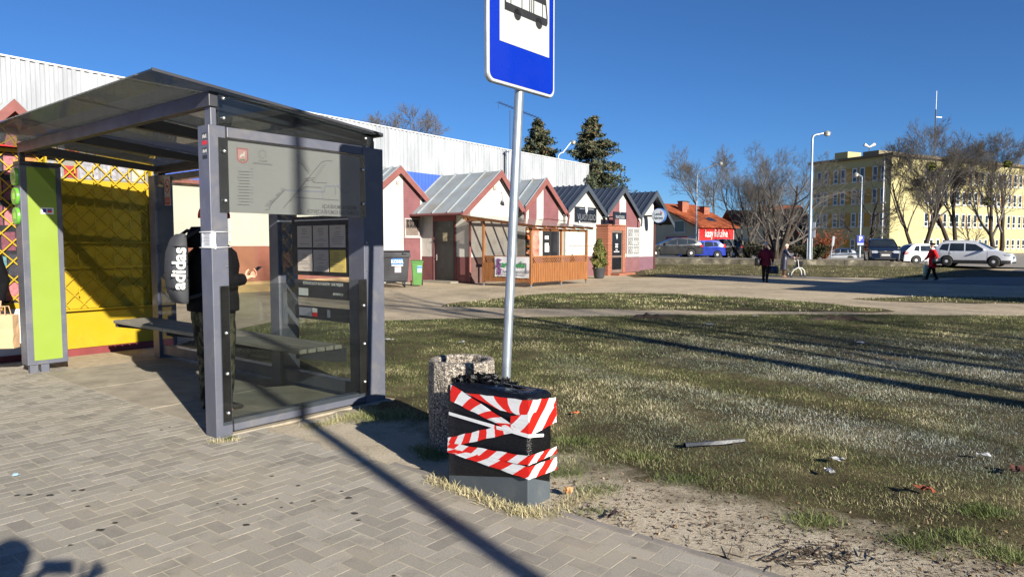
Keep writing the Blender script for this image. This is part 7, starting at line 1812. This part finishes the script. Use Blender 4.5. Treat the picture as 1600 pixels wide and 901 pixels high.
def blades(name, x, y, z, h, w, lean, tone, frost, seed, kind='stuff', label=None, cat=None):
    g_ = np.random.default_rng(seed); n = len(x); az = g_.uniform(0, 2*np.pi, n); ld = az+g_.normal(0, .6, n)+np.pi/2
    cx, cy = np.cos(az)*w/2, np.sin(az)*w/2; dx, dy = np.cos(ld)*np.sin(lean)*h, np.sin(ld)*np.sin(lean)*h; dz = np.cos(lean)*h
    v = np.empty((n, 5, 3)); v[:, 0] = np.stack([x-cx, y-cy, z], 1); v[:, 1] = np.stack([x+cx, y+cy, z], 1)
    m = .55; v[:, 2] = np.stack([x+cx*.75+dx*m*.7, y+cy*.75+dy*m*.7, z+dz*m*1.1], 1); v[:, 3] = np.stack([x-cx*.75+dx*m*.7, y-cy*.75+dy*m*.7, z+dz*m*1.1], 1); v[:, 4] = np.stack([x+dx, y+dy, z+dz], 1)
    me = bpy.data.meshes.new(name); me.vertices.add(n*5); me.vertices.foreach_set('co', v.reshape(-1))
    b = np.arange(n)[:, None]*5; li = np.concatenate([b+np.array([0, 1, 2, 3]), b+np.array([3, 2, 4])], 1); me.loops.add(n*7); me.loops.foreach_set('vertex_index', li.reshape(-1))
    me.polygons.add(n*2); ls_ = (np.arange(n)[:, None]*7+np.array([0, 4])).reshape(-1); me.polygons.foreach_set('loop_start', ls_); me.update(calc_edges=True)
    for nm, val in (('tone', tone), ('frost', frost)):
        a = me.attributes.new(nm, 'FLOAT', 'FACE'); a.data.foreach_set('value', np.repeat(val, 2).astype(np.float32))
    me.materials.append(M_GRASS); o = bpy.data.objects.new(name, me); COL.objects.link(o); return tag(o, label, cat, kind=kind)
def scatter(poly, Y0, Y1, dens, seed, marg=.8):
    g_ = np.random.default_rng(seed); px_ = [p[0] for p in poly]; n = int((Y1-Y0)*(2*marg*Y1+2.6)*dens); Y = g_.uniform(Y0, Y1, n); X = g_.uniform(-marg*Y1, marg*Y1+2.6, n); q = (X > -marg*Y) & (X < marg*Y+2.6); X, Y = X[q], Y[q]
    k = inside(X, Y, poly); return X[k], Y[k], g_
sdir = np.array([-SUN_D.x, -SUN_D.y])
def tones(X, Y, g_, dry=0.0):
    n1 = fbm(X, Y, 3, .9, 4); n2 = fbm(X, Y, 9, 3.0, 3)
    tone = np.clip(.33+(n1-.5)*1.3+(n2-.5)*1.0+g_.normal(0, .24, len(X))+dry, 0, 1)
    al = X*sdir[0]+Y*sdir[1]; ac = -X*sdir[1]+Y*sdir[0]
    fz = fbm(al*.28, ac*1.25, 21, .9, 4); reg = np.clip((X-.2)/2.0, 0, 1)*np.clip((Y-4.2)/1.4, 0, 1)*np.clip((13.0-Y)/3.5, 0, 1)
    frost = np.clip((fz-.30)*3.4, 0, 1)*reg*np.clip(g_.uniform(-.1, 1.2, len(X)), 0, 1)*.82
    return tone, frost, n1, n2
def grid_s(X, Y): return X*CB+Y*SB
for nm, Y0, Y1, dens, h0, w0, seed in (('lawn_grass', 3.4, 6.2, 8000, .028, .0028, 1), ('lawn_grass', 6.2, 9.5, 4000, .03, .004, 2), ('lawn_grass', 9.5, 16.6, 1600, .034, .007, 3)):
    X, Y, g_ = scatter(LAWN, Y0, Y1, dens, seed)
    tone, frost, n1, n2 = tones(X, Y, g_); s = grid_s(X, Y); tt = -X*SB+Y*CB
    edge = np.clip((s-3.45)/np.where(tt < 2.4, .95, np.where(tt < 5.4, 1.6, .6)), 0, 1); keep = (edge+(n2-.5)*.8+(n1-.5)*.4 > .1) & (g_.random(len(X)) < np.clip(.25+n2*1.5, 0, 1))
    lim = np.interp(tt, [-3, 0, 2.2, 2.8, 3.3, 5.0, 5.4], [4.15, 4.3, 4.2, 3.92, 4.0, 4.9, 4.9])
    keep &= s > lim+(fbm(X, Y, 61, 1.6, 4)-.5)*1.5+(fbm(X, Y, 71, 6, 3)-.5)*.7+g_.normal(0, .07, len(X))-np.clip((6.5-Y)*0, 0, 1)
    keep &= ~((np.hypot(X-BC.x, Y-BC.y) < .29) | ((s > 3.24) & (s < 3.52) & (tt > 2.47) & (tt < 3.18)))
    X, Y, tone, frost, n2 = X[keep], Y[keep], tone[keep], frost[keep], n2[keep]; n = len(X)
    h = h0*g_.uniform(.45, 1.35, n)*(.7+.7*n2); blades(nm, X, Y, np.full(n, -.006), h, w0*g_.uniform(.6, 1.2, n), np.abs(g_.normal(.95, .42, n)).clip(0, 1.45), tone, frost, seed+50)
for poly, Y0, Y1, dens, seed, nm in ((STRIP, 16, 25, 380, 11, 'far_grass_strip'), (STRIP3, 18, 26, 200, 12, 'worn_far_grass'), (STRIP2, 28, 50, 110, 13, 'verge_grass')):
    X, Y, g_ = scatter(poly, Y0, Y1, dens, seed, .85); tone, frost, n1, n2 = tones(X, Y, g_, .08); k = n2 > .36; X, Y, tone, n2 = X[k], Y[k], tone[k], n2[k]; n = len(X)
    blades(nm, X, Y, verge_z(X, Y)-.002 if nm == 'verge_grass' else np.full(n, -.006), .05*g_.uniform(.5, 1.3, n), .016*g_.uniform(.6, 1.2, n), np.abs(g_.normal(.8, .35, n)).clip(0, 1.4), tone, np.zeros(n), seed+50)
# dry straw tufts against the cabinet, the shelter foot and the bin
def tuft(name, pts, n, spread, h, tone, seed, w=.004):
    g_ = np.random.default_rng(seed); pts = np.array([[p[0], p[1]] for p in pts]); i = g_.integers(0, len(pts)-1, n) if len(pts) > 1 else np.zeros(n, int); f = g_.random(n)[:, None]
    c = pts[i]*(1-f)+(pts[np.minimum(i+1, len(pts)-1)])*f; c = c+g_.normal(0, spread, (n, 2)); t_ = np.clip(tone+g_.normal(0, .12, n), 0, 1)
    blades(name, c[:, 0], c[:, 1], np.full(n, -.002), h*g_.uniform(.4, 1.3, n), np.full(n, w)*g_.uniform(.6, 1.2, n), np.abs(g_.normal(1.12, .4, n)).clip(0, 1.52), t_, np.zeros(n), seed)
tuft('dry_straw', [G(672, 748), G(712, 764), G(760, 782), G(805, 800), G(835, 802)], 1700, .035, .06, .95, 70, .005)
tuft('dry_straw', [G(835, 806), G(870, 800), G(905, 778), G(930, 770)], 800, .05, .05, .85, 71)
tuft('dry_straw', [G(330, 690), G(350, 690), G(376, 686)], 260, .025, .045, .95, 72)
tuft('green_tuft', [G(356, 688), G(362, 686)], 160, .012, .06, .15, 73)
tuft('dry_straw', [G(478, 668), G(520, 660), G(556, 650), G(585, 645)], 1700, .05, .05, .8, 74)
tuft('dry_straw', [G(560, 655), G(600, 648), G(640, 650)], 2200, .12, .07, .55, 75)
tuft('dry_straw', [G(655, 700), G(672, 712), G(690, 716)], 900, .05, .08, .5, 76)
for k, (u, v, n) in enumerate(((930, 800, 260), (900, 690, 700), (1000, 715, 500), (1060, 750, 500), (935, 765, 500), (1268, 815, 900), (1430, 850, 700), (1500, 840, 800), (1580, 870, 900), (1540, 800, 800), (880, 740, 500))):
    tuft('grass_tuft', [G(u-20, v), G(u+20, v)], n, .06, .055, .28+.1*(k % 3), 80+k)
# twigs, bark and leaf crumbs lying on the bare sand
g_ = np.random.default_rng(5); T = Tubes()
for k in range(900):
    u = g_.uniform(880, 1600); v = np.interp(u, [880, 1000, 1200, 1400, 1600], [790, 800, 830, 865, 900])+g_.normal(0, 26); p = G(u, v); a = g_.uniform(0, 6.28); L = g_.uniform(.008, .05)
    if grid_s(p.x, p.y) < 3.37: continue
    d = np.array([math.cos(a)*L, math.sin(a)*L, g_.uniform(-.1, .3)*L]); q = np.array([p.x, p.y, .004]); T.add([q, q+d*.5+g_.normal(size=3)*L*.12, q+d], [.0022, .002, .001], 4)
for k in range(110):
    p = G(g_.normal(1275, 55), g_.normal(868, 9)); a = g_.uniform(0, 6.28); L = g_.uniform(.03, .11)
    if grid_s(p.x, p.y) < 3.37: continue
    q = np.array([p.x, p.y, .005]); d = np.array([math.cos(a)*L, math.sin(a)*L, g_.uniform(0, .25)*L]); T.add([q, q+d*.5, q+d], [.003, .0028, .0012], 4)
tag(T.build('twig_litter', mat('dark_twig_litter', srgb(66, 54, 42), .9, 0, .4, 30)), kind='stuff')
n = 800; u = g_.uniform(860, 1600, n); v = np.interp(u, [860, 1000, 1200, 1400, 1600], [770, 785, 815, 850, 885])+g_.normal(0, 40, n); C = np.array([[G(a, b).x, G(a, b).y, .006] for a, b in zip(u, v)])
k = grid_s(C[:, 0], C[:, 1]) > 3.4; C = C[k]; N_ = g_.normal(size=(len(C), 3))*.5+np.array([0, 0, 1])
o = flakes('leaf_crumbs', C, N_, g_.uniform(.003, .009, len(C)), g_.uniform(.004, .013, len(C)), g_.uniform(0, 1, len(C)), leafmat('leaf_crumb', [srgb(60, 48, 36), srgb(104, 84, 62), srgb(128, 104, 76), srgb(150, 136, 116)]), seed=4); tag(o, kind='stuff')
